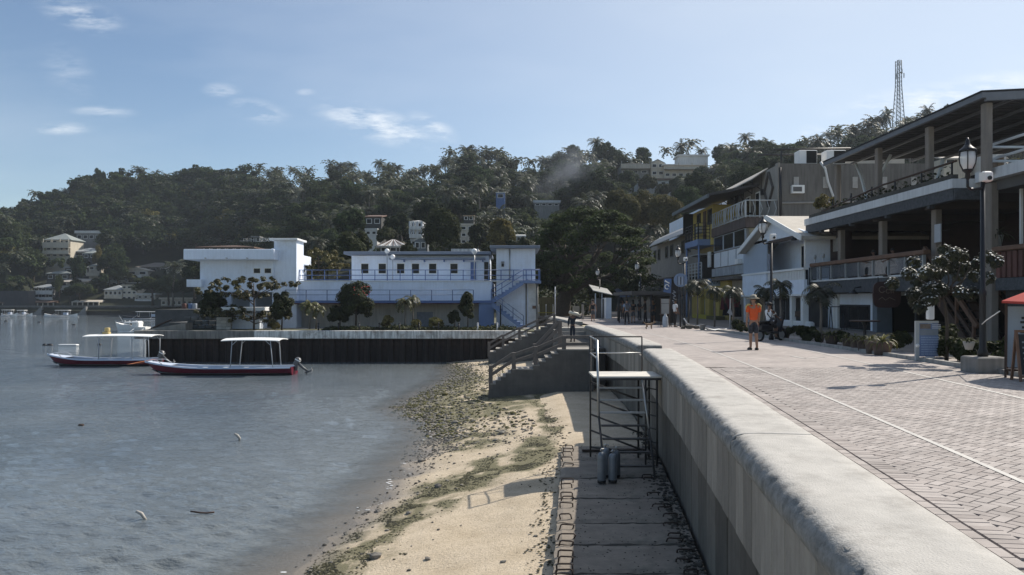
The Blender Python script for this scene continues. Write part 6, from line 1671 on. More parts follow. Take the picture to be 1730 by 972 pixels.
# ================================================================ HILLS, FOREST, VILLAGE
CAM_SCALE = 1.0
random.seed(21); rng = np.random.default_rng(21)
_hp = [-600, -150, 0, 40, 90, 150, 250, 350, 450, 550, 650, 720, 760, 830, 870, 900, 950, 1000, 1050, 1100, 1150, 1200, 1260, 1320, 1400, 1450, 1500, 1560, 1650, 1730, 1900, 2600]
_hy = [450, 430, 398, 374, 356, 330, 321, 318, 316, 318, 322, 326, 306, 300, 315, 320, 306, 292, 303, 292, 288, 286, 277, 282, 268, 258, 250, 248, 246, 240, 235, 235]
def crestY(px): return float(np.interp(px, [-600, 0, 300, 500, 700, 900, 1100, 1300, 1500, 1730, 2600], [330, 350, 370, 340, 295, 270, 260, 240, 230, 220, 200]))
def footY(px): return float(np.interp(px, [-600, 300, 340, 560, 900, 1130, 1250, 1730, 2600], [259, 259, 250, 116, 112, 122, 112, 95, 80]))
def footz(px): return float(np.interp(px, [-600, 330, 560, 900, 2600], [-.35, -.35, -.7, -.5, -.05]))
def hill(X, Y):
    px = 865 + F * X / Y
    f, c, z0 = footY(px), crestY(px), footz(px)
    zc = GZ(float(np.interp(px, _hp, _hy)), c)
    t = (Y - f) / (c - f)
    if px < 76:   # the steep wooded spur at the side of the far village
        zs_ = GZ(float(np.interp(px, [-600, -100, 0, 30, 55, 76], [400, 400, 408, 428, 470, 512])), 285) * max(0, min(1, (Y - 261) / 22)) ** .7
    else: zs_ = -9
    if t <= 0: return z0 + max(-3.2, t * (c - f) * .5)
    if t <= 1: return max(zs_, z0 + (zc - z0) * (t ** 1.12) + mnoise.noise(Vector((X * .03, Y * .03, 0))) * 2.2 * math.sin(math.pi * min(t, 1)))
    return zc - (t - 1) * (zc * .25)
pxs = np.arange(-600, 2601, 12); ysn = np.concatenate([np.linspace(0, .98, 46), np.linspace(1.0, 1.9, 10)])
V = []
for px in pxs:
    f, c = footY(px) - 3, crestY(px)
    for t in ysn:
        Y = f + (c - f) * t; X = (px - 865) / F * Y; V.append((X, Y, hill(X, Y)))
m_ = len(ysn)
under = leafmat('undergrowth', (.010, .013, .007), (.026, .030, .013), .35, 0, .9, 0)
put('hillside', MB().add(V, [(i*m_+j, (i+1)*m_+j, (i+1)*m_+j+1, i*m_+j+1) for i in range(len(pxs)-1) for j in range(m_-1)], True), under, kind='structure')

# ---- tree kinds
leaf_a = leafmat('leaf_dark', (.019, .029, .014), (.050, .074, .028), .45, .35, .8, .4, .12)
leaf_b = leafmat('leaf_olive', (.027, .036, .016), (.070, .092, .033), .45, .35, .8, .4, .12)
leaf_y = leafmat('leaf_yellow', (.055, .054, .018), (.17, .145, .048), .6, .4, .8, .3, .12)
palm_leaf = leafmat('palm_leaf', (.026, .034, .019), (.085, .092, .05), .6, .3, .5, .35, .4)
palm_leaf_l = leafmat('palm_leaf_light', (.05, .058, .018), (.17, .165, .06), .8, .25, .45, .3, .5)
def crown_mb(rx, ry, rz, n_lobes, n_leaf, size, flat=.75, seed=0, cz=0, droop=0, shell=.72):
    r_ = np.random.default_rng(seed); mb = MB()
    for k in range(n_lobes):
        th = r_.uniform(0, 2 * np.pi); ph = np.arccos(r_.uniform(-.35, 1))
        d = r_.uniform(.45, .95)
        c = np.array([np.cos(th) * np.sin(ph) * rx * d, np.sin(th) * np.sin(ph) * ry * d, np.cos(ph) * rz * d + cz])
        lr = r_.uniform(.26, .44) * min(rx, rz, ry) * 1.1
        n = int(n_leaf * r_.uniform(.7, 1.3))
        v = r_.normal(size=(n, 3)); v /= np.linalg.norm(v, axis=1, keepdims=True)
        rad = lr * (shell + (1 - shell) * r_.random((n, 1))) * (1 + .25 * r_.normal(size=(n, 1)) * .5)
        C = c + v * rad * np.array([1, 1, flat])
        Nn = v * .8 + np.array([0, 0, .55]) + r_.normal(size=(n, 3)) * .45
        mb.cards(C, Nn, size * r_.uniform(.6, 1.35, n), 1.5, .12)
    return mb
def trunk_mb(h, r, lean=(.2, 0), limbs=0, reach=2, seed=0, zr=.9):
    rd = random.Random(seed); mb = MB()
    pts = [(0, 0, -1.0), (lean[0] * .2, lean[1] * .2, h * .33), (lean[0] * .6, lean[1] * .6, h * .66), (lean[0], lean[1], h)]
    mb.tube(pts, [r * 1.25, r, r * .8, r * .55], 8)
    for k in range(limbs):
        a = rd.uniform(0, 6.28); q_ = reach * rd.uniform(.6, 1); z0 = h * rd.uniform(.55, .95)
        mb.tube([(lean[0] * z0 / h, lean[1] * z0 / h, z0), (lean[0] + math.cos(a) * q_ * .5, lean[1] + math.sin(a) * q_ * .5, z0 + (h * zr - z0 * .4) * .4), (lean[0] + math.cos(a) * q_, lean[1] + math.sin(a) * q_, z0 + (h * .5) * zr)], [r * .5, r * .33, r * .12], 6)
    return mb
BL = []
for k, (rx, ry, rz_, nl, nf, sz, m) in enumerate(((4.2, 4.2, 3.6, 26, 230, .36, leaf_a), (3.6, 3.8, 4.4, 26, 230, .36, leaf_a), (5.2, 4.8, 3.2, 34, 210, .37, leaf_b), (3.9, 4.4, 3.4, 24, 230, .34, leaf_b), (3.2, 3.2, 3.2, 22, 230, .30, leaf_y), (4.6, 4.3, 4.0, 30, 220, .37, leaf_a))):
    cm = crown_mb(rx, ry, rz_, nl, nf, sz, .7, 100 + k, 6.0).mesh('crown', m)
    lo_ = crown_mb(rx, ry, rz_, 12, 36, sz * 2.1, .7, 200 + k, 6.0)
    tm = trunk_mb(5.5, .28, (random.uniform(-.5, .5), random.uniform(-.5, .5)), 4, 2.4, k).mesh('trunk', bark)
    BL.append((cm, tm, lo_, m))
def frond(mb, base, az, L_, up, droop, n=9, w_=.55, seed=0):
    """one feather leaf: a bent rib with leaflets hanging from both sides"""
    ca_, sa_ = math.cos(az), math.sin(az); P = []; x = z = 0; el = up
    for i in range(n + 1):
        P.append(Vector((base[0] + ca_ * x, base[1] + sa_ * x, base[2] + z)))
        x += math.cos(el) * L_ / n; z += math.sin(el) * L_ / n; el -= droop / n * (1 + i / n)
    side = Vector((-sa_, ca_, 0)); V = []; Fs = []
    for i in range(n):
        p, q_ = P[i], P[i + 1]; t = (i + .5) / n; ll = w_ * (math.sin(math.pi * min(1, t * .85 + .12)) ** .7)
        d = (q_ - p)
        for s in (-1, 1):
            b = len(V); tip = p + side * s * ll + d * .9 - Vector((0, 0, ll * .55))
            V += [tuple(p), tuple(p + d * 1.0), tuple(tip)]; Fs.append((b, b+1, b+2) if s > 0 else (b, b+2, b+1))
        b = len(V); V += [tuple(p - side * .03), tuple(p + side * .03), tuple(q_ + side * .02), tuple(q_ - side * .02)]; Fs.append((b, b+1, b+2, b+3))
    mb.add(V, Fs)
def palm_head(nf, L_, w_, seed, upr=(-.5, 1.25), droop=1.7, n=9):
    rd = random.Random(seed); mb = MB()
    for k in range(nf):
        f = k / nf; up = upr[0] + (upr[1] - upr[0]) * (f ** .8)
        frond(mb, (0, 0, 0), k * 2.4 + rd.uniform(-.2, .2), L_ * rd.uniform(.8, 1.1), up, droop * rd.uniform(.7, 1.2), n, w_)
    return mb
PM = []
for k in range(4):
    h = 8.5 + k * .8; ln_ = (random.uniform(-1.2, 1.2), random.uniform(-.8, .8))
    hd = palm_head(24, 4.1, .8, 40 + k, (-.5, 1.3), 1.4, 8); hd.V = [np.concatenate(hd.V) + np.array([ln_[0], ln_[1], h], np.float32)]
    hl = palm_head(16, 4.5, 1.0, 60 + k, (-.5, 1.3), 1.4, 4); hl.V = [np.concatenate(hl.V) + np.array([ln_[0], ln_[1], h], np.float32)]
    tm = MB().tube([(0, 0, -1), (ln_[0] * .15, ln_[1] * .15, h * .35), (ln_[0] * .5, ln_[1] * .5, h * .7), (ln_[0], ln_[1], h)], [.24, .19, .16, .13], 7).mesh('trunk', palm_bark)
    PM.append((hd.mesh('crown', palm_leaf), tm, hl, palm_leaf))
def plant(kind, X, Y, s, rot, label, cat, group=None, name='forest_tree', zoff=0, z=None):
    cm, tm = kind[0], kind[1]
    T = thing(name, label, cat, (X, Y, (hill(X, Y) if z is None else z) + zoff), rot, group); T.scale = (s, s, s * random.uniform(.92, 1.1))
    link_copy(cm, 'crown', (0, 0, 0), parent=T); link_copy(tm, 'trunk', (0, 0, 0), parent=T)
    return T

# ---- houses far off: listed as pixel boxes at their distance
HB = []   # boxes kept free of forest in front
def house(name, label, pa, pb, ye, yb, Y, roof, yr, wm_, rm_, floors=1, nwin=3, depth=None, balcony=None, inset=0, over=.05, win=True, sink=7, cat='house', trim=None, rp=None):
    x0, x1 = GX(pa, Y), GX(pb, Y); z0, z1 = GZ(yb, Y), GZ(ye, Y); w_ = x1 - x0; d_ = depth or max(5, w_ * .7)
    HB.append((pa, pb, min(ye, yr), yb, Y))
    T = thing(name, label, cat, ((x0 + x1) / 2, Y + d_ / 2, z0))
    put('wall', MB().bb(x0, x1, Y, Y + d_, z0 - sink, z1), wm_, T)
    o = w_ * over; ra, rb = (GX(rp[0], Y), GX(rp[1], Y)) if rp else (x0 - o, x1 + o); zr = GZ(yr, Y); t = .22
    if roof == 'flat': put('roof', MB().bb(ra, rb, Y - o, Y + d_ + o, z1 + .01, zr), rm_, T)
    elif roof == 'hip':
        cx, cy = (ra + rb) / 2, Y + d_ / 2; rl = max(0, (rb - ra) - (d_ + 2 * o)) / 2
        v = [(ra, Y - o, z1), (rb, Y - o, z1), (rb, Y + d_ + o, z1), (ra, Y + d_ + o, z1), (cx - rl, cy, zr), (cx + rl, cy, zr)]
        v += [(a, b, c - t) for a, b, c in v[:4]]
        put('roof', MB().add(v, [(0, 1, 5, 4), (1, 2, 5), (2, 3, 4, 5), (3, 0, 4), (0, 6, 7, 1), (1, 7, 8, 2), (2, 8, 9, 3), (3, 9, 6, 0), (6, 9, 8, 7)]), rm_, T)
    elif roof == 'gable':   # gable end to the viewer
        put('roof', MB().prism([(ra, Y - o, z1), ((ra + rb) / 2, Y - o, zr), (rb, Y - o, z1), (rb, Y - o, z1 - t), ((ra + rb) / 2, Y - o, zr - t), (ra, Y - o, z1 - t)], (0, d_ + 2 * o, 0)), rm_, T)
        put('gable', MB().prism([(x0, Y, z1), ((x0 + x1) / 2, Y, zr - t * 1.3), (x1, Y, z1)], (0, .3, 0)), wm_, T)
    elif roof == 'shed':
        put('roof', MB().prism([(ra, Y - o * 2, z1), (ra, Y + d_, zr), (ra, Y + d_, zr - t), (ra, Y - o * 2, z1 - t)], (rb - ra, 0, 0)), rm_, T)
    fh_ = (z1 - z0) / floors
    if win:
        for f in range(floors):
            zb_ = z0 + f * fh_
            for k in range(nwin):
                c = x0 + w_ * (k + .5) / nwin; ww_ = w_ / nwin * .28
                W2 = put('window', MB().bb(c - ww_ - .08, c + ww_ + .08, Y - .07, Y - .005, zb_ + fh_ * .36, zb_ + fh_ * .80), trim or white_trim, T)
                put('pane', MB().bb(c - ww_, c + ww_, Y - .09, Y - .071, zb_ + fh_ * .40, zb_ + fh_ * .77), dark_glass, W2)
            if f: put('floor_band', MB().bb(x0 - .1, x1 + .1, Y - .12, Y - .002, zb_ - .2, zb_ + .15), wm_, T)
    if balcony:
        for (yt, yb2, m_) in balcony:
            za, zb_ = GZ(yb2, Y), GZ(yt, Y)
            put('balcony', MB().bb(x0 - o * .5, x1 + o * .5, Y - 1.6, Y - 1.5, za, zb_).bb(x0 - o * .5, x1 + o * .5, Y - 1.6, Y, za - .25, za - .01), m_, T)
            for k in range(4):
                xx = x0 + w_ * k / 3; put('balcony_post', MB().bb(xx - .12, xx + .12, Y - 1.5, Y - 1.3, zb_, zb_ + fh_ * .55), wm_, T)
    return T
cream = mat('cream_wall', (.52, .47, .38), .85, .12, .4, .1, 8, streak=.2)
cream2 = mat('stucco_tan', (.45, .41, .34), .85, .14, .4, .1, 8, streak=.25)
far_white = mat('far_white', (.56, .56, .54), .8, .1, .5, .05, 8, streak=.15)
far_grey = mat('far_grey', (.22, .22, .21), .85, .2, .4, .1, 8, streak=.25)
dark_w = mat('dark_wall', (.06, .06, .058), .9, .25, .5)
blue_w = mat('blue_wall', (.10, .16, .32), .8, .15, .6)
green_roof = mat('green_grey_roof', (.23, .255, .245), .65, .15, .8, .1, 8)
house('pavilion_house', 'tall rounded cream house with a pyramid roof and curved balconies high on the far slope', 77, 119, 405, 437, 288, 'hip', 393, cream, green_roof, 3, 4, 9, [(410, 418.5, cream), (424, 429, cream)], cat='house')
house('hill_house', 'flat pale house with a thin white roof alone under the dark forest', 129, 170, 394.5, 409, 305, 'flat', 390, far_grey, far_white, 1, 4, 8)
house('hill_house', 'grey hip roofed house half hidden beside the pyramid roofed house', 122, 165, 425, 436, 292, 'hip', 418, dark_w, grey_roof, 1, 2, 8)
house('hill_house', 'low grey house with a small hip roof below the flat white roofed one', 140, 162, 428, 440, 286, 'hip', 423, dark_w, green_roof, 1, 2, 6)
house('hill_house', 'house with a pale hip roof and dark porch in the middle of the far village', 79, 116, 462, 476, 276, 'hip', 456, dark_w, green_roof, 1, 3, 8)
house('hill_house', 'grey blue roofed house beside the one with the open loggia', 110, 150, 452, 470, 280, 'hip', 446, dark_w, grey_roof, 1, 3, 8)
house('hill_house', 'tan house with an open loggia and white awning in the far village', 150, 171, 449, 470, 279, 'hip', 443.5, cream2, green_roof, 2, 2, 7, [(461, 466, cream2)])
house('shore_house', 'house with a rusty tan roof and bright white balcony near the far shore', 101, 146, 476, 498, 271, 'shed', 470, cream2, tan_roof, 2, 3, 7, [(484, 489, far_white)])
house('shore_house', 'two storey house with white balconies nearest the cliff on the far shore', 56, 92, 486, 506, 267, 'hip', 480, dark_w, grey_roof, 2, 3, 6, [(491, 496.5, far_white), (502.5, 506, far_white)])
house('shore_house', 'cream three storey house with a grey hip roof and plain tower on the far waterfront', 176, 206, 489.5, 517.5, 266, 'hip', 481.5, cream, grey_roof, 2, 4, 8)
house('tower_house', 'plain cream tower house with three tiny windows on the far waterfront', 206, 231, 482, 517.5, 266.5, 'flat', 481, cream, cream, 4, 3, 8)
house('hill_house', 'white and blue grey tower house with a single window in the far village', 211, 238, 468, 484, 278, 'flat', 465, mat('pale_blue_wall', (.34, .37, .40), .85, .1), far_white, 1, 1, 7)
house('hill_house', 'long low grey house behind the cream waterfront houses', 165, 210, 476, 486, 277, 'flat', 473.5, far_grey, green_roof, 1, 4, 7)
house('hill_house', 'house with a broad grey brown hip roof above the coconut palm', 232, 285, 451, 462, 290, 'hip', 443, dark_w, mat('brown_grey_roof', (.20, .175, .15), .8, .2, .8), 1, 3, 9)
house('hill_house', 'house with a white patched gable roof left of the coconut palm', 214, 250, 457, 468, 284, 'gable', 452, cream2, tan_roof, 1, 2, 7)
house('hill_house', 'house with a tan gable roof right of the coconut palm', 281, 318, 454, 470, 287, 'gable', 446, cream2, tan_roof, 1, 2, 8)
house('shore_house', 'white pillared open house on the far waterfront behind the quay tip', 232, 262, 498, 517.5, 266, 'flat', 496, cream2, far_white, 2, 3, 6, [(506, 509, far_white)])
house('shore_house', 'low tan arcaded house at the end of the far waterfront', 272, 325, 506, 520, 258, 'flat', 503, cream2, tan_roof, 1, 6, 5)
for (pa, pb, y0, y1, lab, m) in ((0, 48, 506, 511.5, 'long brown beach shelter under the dark cliff', brown_roof), (50, 96, 508, 511, 'low brown shelter in front of the house with white balconies', brown_roof), (126, 172, 507, 510, 'open tan shelter on posts beside the cream waterfront house', tan_roof)):
    T = thing('beach_shelter', lab, 'shelter', (GX((pa + pb) / 2, 262), 262, -.3))
    x0, x1 = GX(pa, 262), GX(pb, 262)
    put('roof', MB().prism([(x0, 260, GZ(y1, 262)), (x0, 263, GZ(y0, 262)), (x0, 266, GZ(y1, 262)), (x0, 266, GZ(y1, 262) - .2), (x0, 260, GZ(y1, 262) - .2)], (x1 - x0, 0, 0)), m, T)
    for k in range(6): put('post', MB().bb(x0 + (x1 - x0 - .3) * k / 5, x0 + (x1 - x0 - .3) * k / 5 + .3, 260.2, 260.5, -.5, GZ(y1, 262) - .21), cream2, T)
    put('back_wall', MB().bb(x0, x1, 265.5, 265.8, -.5, GZ(y1, 262) - .21), dark_w, T)
# central and right hillside houses
house('hill_house', 'long house with a brown roof and open verandah peeping over the white hall', 343, 423, 417.5, 424, 128, 'hip', 412.5, cream2, brown_roof, 1, 6, 7, None, 0, .12)
house('hill_house', 'dark timber house with a rusty roof among the trees', 617, 644, 366, 385, 150, 'shed', 358, dark_w, brown_roof, 1, 2, 6)
house('hill_house', 'small white house with two dark windows below the dark timber house', 617, 637, 389, 400, 140, 'flat', 386, far_white, far_white, 1, 2, 5)
T = house('pavilion', 'round pavilion with a striped pyramid tin roof behind the terrace building', 641, 688, 416, 430, 104, 'hip', 403.5, dark_w, mat('tin_stripes', (.42, .41, .39), .5, .35, .9, .1, 8, streak=.3), 1, 3, 4.6, None, 0, .12, cat='pavilion')
for k in range(9): put('roof_rib', MB().beam((GX(636 + 57 * k / 8, 103.4), 103.3, GZ(416, 103.4) + .06), (GX(662 + 5 * k / 8, 106), 106.1, GZ(403.5, 104) + .04), .09, .06), white_trim if k % 2 else brown_roof, T)
house('tower_house', 'narrow white three storey house beside the dark round bushy tree', 694, 714, 374, 420, 124, 'hip', 370, mat('bluish_white', (.42, .45, .48), .8, .1), far_white, 3, 2, 5, [(384, 387, far_white), (397, 401, far_white)])
house('hill_house', 'low house with a pale tin roof at the foot of the narrow white house', 700, 720, 405, 428, 112, 'gable', 400, mat('shade_blue', (.16, .18, .2), .8), far_white, 1, 2, 4)
house('hill_house', 'tan three storey house between the round bushy tree and the yellow tree', 778, 800, 381, 415, 132, 'flat', 378, cream2, tan_roof, 3, 2, 6)
house('hill_house', 'house with a rusty orange roof above the tan three storey house', 783, 800, 364, 376, 150, 'shed', 360, dark_w, mat('orange_roof', (.34, .24, .15), .8, .2), 1, 2, 5)
house('blue_house', 'small bright blue house with a pale roof on the wooded hillside', 838, 853, 325, 340, 185, 'shed', 320, blue_w, far_white, 1, 1, 5)
house('hill_house', 'pale open house with a white roof beside the big spreading tree', 872, 888, 398, 412, 118, 'shed', 392, far_grey, far_white, 1, 2, 5)
house('hill_house', 'long pale roofed house peeping over the top of the big spreading tree', 903, 945, 343, 350, 190, 'flat', 339, far_grey, mat('pale_roof', (.46, .48, .50), .7), 1, 4, 6)
house('ridge_house', 'grey two storey ridge house with an open upper deck under the skyline', 1049, 1096, 277, 296, 225, 'hip', 272, far_grey, dark_roof, 2, 3, 8, [(279, 285, cream2)])
house('ridge_house', 'beige gabled ridge house between the grey one and the white terraced one', 1100, 1122, 275, 300, 224, 'gable', 269, cream, grey_roof, 2, 2, 8)
house('ridge_house', 'long beige ridge house with a white roof terrace on top', 1122, 1190, 280, 302, 222, 'flat', 278, cream, far_white, 2, 6, 8, [(283, 286, cream)])
house('ridge_house', 'bright white roof storey standing on the long beige ridge house', 1147, 1196, 264, 277, 226, 'flat', 261.5, far_white, far_white, 1, 0, 6)
house('ridge_house', 'white bungalow with a thin brown roof below the ridge houses', 1078, 1139, 305, 317, 208, 'flat', 302, far_white, brown_roof, 1, 5, 7)
house('hill_house', 'hillside house with a tan tile roof seen under the restaurant canopy', 1594, 1640, 268, 280, 120, 'shed', 250, cream, tan_roof, 1, 2, 6, sink=14)
house('hill_house', 'pale flat roofed house seen above the white terrace railing', 1663, 1700, 250, 268, 118, 'flat', 244, far_white, far_white, 1, 2, 6, sink=14)
# far resort sign on the slope
hsn = thing('hillside_sign', 'row of pale block letters standing in the dark forest above the white hall', 'sign', (GX(438, 170), 170, GZ(410, 170)))
lettering('HILL', 1.25, mat('letter_white', (.55, .55, .53), .8), Vector((GX(432.5, 170), 170, GZ(405.8, 170))), (R(90), 0, 0), hsn, extrude=.08)
lettering('RESOR', 1.15, MATS['letter_white'], Vector((GX(450.5, 169.9), 169.9, GZ(405.5, 169.9))), (R(90), 0, 0), hsn, extrude=.08)
lettering('DUS', 1.0, mat('letter_grey', (.28, .28, .27), .8), Vector((GX(418, 169.9), 169.9, GZ(405.6, 169.9))), (R(90), 0, 0), hsn, extrude=.08)
put('backing', MB().bb(GX(425.5, 170.3), GX(440, 170.3), 170.25, 170.4, GZ(408.5, 170), GZ(402, 170)), dark_w, hsn)
put('roof', MB().bb(GX(425, 170), GX(440, 170), 169.5, 172, GZ(401.5, 170), GZ(399.5, 170)), far_grey, hsn)
put('fence', MB().bb(GX(404, 170), GX(424, 170), 170.3, 170.4, GZ(408, 170), GZ(406.3, 170)), far_grey, hsn)
HB.append((398, 462, 396, 411, 168))

# far seawall
fw = thing('far_seawall', 'long low dark seawall with two stairs across the bay', 'seawall', (-110, 258, WATER))
fwm = mat('far_wall_grey', (.115, .115, .11), .9, .25, .5, .2, 6, streak=.4)
put('wall', MB().bb(GX(-500, 258), GX(332, 258), 258, 260, -5, -.33), fwm, fw)
put('coping', MB().bb(GX(-500, 258), GX(332, 258), 257.6, 260.1, -.329, -.1), far_grey, fw)
put('toe', MB().bb(GX(-500, 258), GX(332, 258), 257.2, 257.99, -5, -2.6), dark_w, fw)
for (pa, pb) in ((54, 70), (130, 145)):
    mb = MB(); n_ = 8
    for k in range(n_):
        a, b = GX(pa, 256), GX(pb, 256); mb.bb(a + (b - a) * k / n_, b, 256, 257.19, -3.3 + 2.95 * k / n_, -3.3 + 2.95 * (k + 1) / n_)
    put('stairs', mb, far_grey, fw)
cliff = put('cliff', MB().add([(GX(px, 261 + 3 * math.sin(px)), 261 + 3 * math.sin(px), z) for px in range(-300, 70, 12) for z in (-.5, GZ(498, 262), GZ(492, 264))], [(i*3+k, i*3+3+k, i*3+4+k, i*3+1+k) for i in range(30) for k in range(2)]), mat('cliff_rock', (.045, .048, .052), .95, .35, .25, .6, 2), kind='structure')
# things along the near end of the far shore (fishing gear, low huts) and the stone bank behind the white boat
bank = put('stone_bank', MB().bb(GX(285, 100), GX(352, 100), 100, 130, -5, GZ(545, 100)), mat('bank_stone', (.085, .085, .08), .95, .4, .8, .5, 5), kind='structure')
put('bank_recess', MB().bb(GX(303, 99), GX(335, 99), 99.0, 99.99, GZ(552, 99), GZ(547, 99)), dark_w, kind='structure')
random.seed(31)
for (px, py, lab, c) in ((322, 517, 'blue drum on the stone bank behind the quay', (.12, .2, .36)), (329, 517, 'pale bluish drum on the stone bank behind the quay', (.34, .38, .44)), (311, 516, 'rusty brown drum on the stone bank behind the quay', (.12, .05, .04))):
    o = thing('drum', lab, 'drum', (GX(px, 140), 140, GZ(522, 140)))
    put('barrel', MB().lathe([(.4, 0), (.42, .1), (.4, .45), (.42, .8), (.4, .95)], (GX(px, 140), 140, GZ(522, 140)), 10), mat('drum_' + str(px), c, .6, .15, 3), o)
put('bank_ground', MB().bb(GX(280, 135), GX(352, 135), 131, 160, -4, GZ(522, 140) - .01), MATS['bank_stone'], kind='structure')

# ---- skyline and slope forest
def free(px, ytop, ybase, wpx, Y):
    for (a, b, t, bo, Yh) in HB:
        if Y < Yh + 9 and px + wpx > a - 1 and px - wpx < b + 1 and ytop < bo - 2 and ybase > t: return False
    return True
cand = []
tries = 0
while len(cand) < 1900 and tries < 60000:
    tries += 1
    px = random.uniform(-130, 1800) if random.random() < .72 else random.uniform(-130, 480); t = random.random() ** .8
    f, c = footY(px), crestY(px)
    Y = f + (c - f) * (.04 + .96 * t); X = GX(px, Y); z = hill(X, Y)
    if px < 420: pp = .10 if random.random() < .9 else .6
    elif px < 900: pp = .52 if t > .45 else .3
    else: pp = .30
    palm = random.random() < pp
    if palm: h = random.uniform(8.5, 12.5); s = h / 12.0; wd = 3.2 * s; tot = h
    else: s = random.uniform(.62, 1.25) * (1 if Y > 190 else .72); tot = 10 * s; wd = 4 * s
    if not palm and t > .82 and 430 < px < 1560: s *= .6; tot *= .6
    yb = HZ - (z - EYE) / Y * F; yt = HZ - (z + tot - EYE) / Y * F; wpx = wd / Y * F
    lim = np.interp(px, [-200, 335, 336, 909, 910, 1110, 1111, 1400, 1401, 1800], [508, 505, 455, 450, 440, 440, 400, 380, 300, 300])
    if yt > lim: continue
    if px > 1130 and Y < 125: continue
    if not free(px, yt, yb, wpx * .8, Y): continue
    if palm: kind = random.choice(PM)
    else:
        kind = random.choice([BL[0], BL[1], BL[2], BL[3], BL[5], BL[0], BL[2], BL[4] if random.random() < .35 else BL[1]])
    cand.append((tot / Y, kind, X, Y, z, s, palm))
cand.sort(key=lambda q_: -q_[0])
lab_b = {id(BL[0]): 'dark broadleaf tree packed into the hillside forest', id(BL[1]): 'tall dark oval crowned tree in the hillside forest', id(BL[2]): 'broad olive green tree in the hillside forest', id(BL[3]): 'rounded olive green tree in the hillside forest', id(BL[4]): 'small yellowish green tree in the hillside forest', id(BL[5]): 'large dense dark tree in the hillside forest'}
grp_b = {k: 'forest trees: ' + v.split(' in ')[0].split(' packed')[0] for k, v in lab_b.items()}
n_b = n_p = 0
rest_b = {}
for (_, kind, X, Y, z, s, palm) in cand:
    if palm and n_p < 225:
        plant(kind, X, Y, s, random.uniform(0, 6.28), 'coconut palm standing in the hillside forest', 'palm tree', 'coconut palms on the hillside', 'coconut_palm', 0, z); n_p += 1
    elif not palm and n_b < 270:
        plant(kind, X, Y, s, random.uniform(0, 6.28), lab_b[id(kind)], 'tree', grp_b[id(kind)], 'forest_tree', 0, z); n_b += 1
    else: rest_b.setdefault(id(kind[3]), (kind[3], MB()))[1].V.append((kind[2], X, Y, z, s))
for m, holder in rest_b.values():
    mb = MB()
    for (lo_, X, Y, z, s) in holder.V:
        a = random.uniform(0, 6.28); ca_, sa_ = math.cos(a), math.sin(a)
        V = np.concatenate(lo_.V); Wv = np.stack([(V[:, 0] * ca_ - V[:, 1] * sa_) * s + X, (V[:, 0] * sa_ + V[:, 1] * ca_) * s + Y, V[:, 2] * s + z], axis=1)
        b = mb.N; mb.V.append(Wv.astype(np.float32)); mb.N += len(Wv)
        mb.F.extend([[i + b for i in f] for f in lo_.F]); mb.S.extend(lo_.S)
    put('far_forest', mb, m, kind='stuff')
# skyline palms and trees that the photograph shows singly
def on_crest(px, back=.97):
    Y = footY(px) + (crestY(px) - footY(px)) * back; return GX(px, Y), Y
def tall(kind, px, ytop, h0, label, cat, name, back=.97, ws=1.0, grp=None):
    X, Y = on_crest(px, back); z = hill(X, Y); H_ = GZ(ytop, Y) - z; s = H_ / h0
    T = plant(kind, X, Y, s, random.uniform(0, 6), label, cat, grp, name, 0, z); T.scale = (s * ws, s * ws, s); return T
tall(BL[2], 168, 283, 9.5, 'flat topped lone tree sticking out of the skyline of the far hill', 'tree', 'forest_tree', .97, .42)
for k, (px, yt) in enumerate(((560, 275), (578, 272), (594, 274), (636, 274), (652, 272), (672, 276), (690, 290), (712, 288), (735, 272), (752, 268))):
    tall(PM[k % 4], px, yt, 11.5, 'coconut palm on the skyline above the white terrace building', 'palm tree', 'coconut_palm', .96, 1.0, 'skyline palms above the terrace building')
for k, (px, yt) in enumerate(((772, 262), (787, 248), (803, 254), (815, 254), (827, 250), (842, 256), (795, 265))):
    tall(PM[(k + 1) % 4], px, yt, 11.5, 'coconut palm in the tall cluster rising above the hill behind the terrace building', 'palm tree', 'coconut_palm', .95, 1.05, 'tall palm cluster on the hill')
tall(BL[2], 856, 264, 9.5, 'spreading dark tree next to the tall palm cluster', 'tree', 'forest_tree', .96, .8)
tall(PM[0], 916, 256, 11.5, 'lone coconut palm in the smoke on the ridge', 'palm tree', 'coconut_palm', .96, 1.1)
tall(PM[2], 1003, 234, 11.5, 'tallest palm on the ridge, against the dark leafy tree', 'palm tree', 'coconut_palm', .95, .9)
for k, (px, yt, ws) in enumerate(((965, 250, .9), (1022, 240, .85), (1036, 252, .7), (945, 256, .8))):
    tall(BL[(1, 0, 5, 3)[k]], px, yt, 9.8, ('dark bushy ridge tree above the smoke', 'large dark ridge tree beside the tallest palm', 'dark ridge tree between the tallest palm and the grey ridge house', 'rounded ridge tree right where the smoke rises')[k], 'tree', 'forest_tree', .95, ws)
tall(BL[0], 1089, 250, 9.6, 'dark round crowned tree rising behind the grey ridge house', 'tree', 'forest_tree', .99, .85)
for k, (px, yt) in enumerate(((1188, 243), (1233, 240), (1264, 227), (1283, 240), (1322, 236), (1352, 244), (1403, 222), (1374, 244), (1475, 209), (1385, 250))):
    tall(PM[k % 4], px, yt, 11.5, 'coconut palm on the ridge above the grey concrete building', 'palm tree', 'coconut_palm', .97, 1.0, 'ridge palms above the concrete building')
for k, (px, yt) in enumerate(((1212, 246), (1300, 243), (1440, 222), (1462, 218), (1490, 218), (1340, 250), (1545, 202), (1560, 205))):
    tall(BL[k % 4], px, yt, 9.6, 'dark bushy tree on the ridge above the concrete building', 'tree', 'forest_tree', .97, .75, 'ridge trees above the concrete building')
tall(PM[1], 1498, 180, 11.5, 'thin lone coconut palm standing beside the lattice mast', 'palm tree', 'coconut_palm', .92, .52)
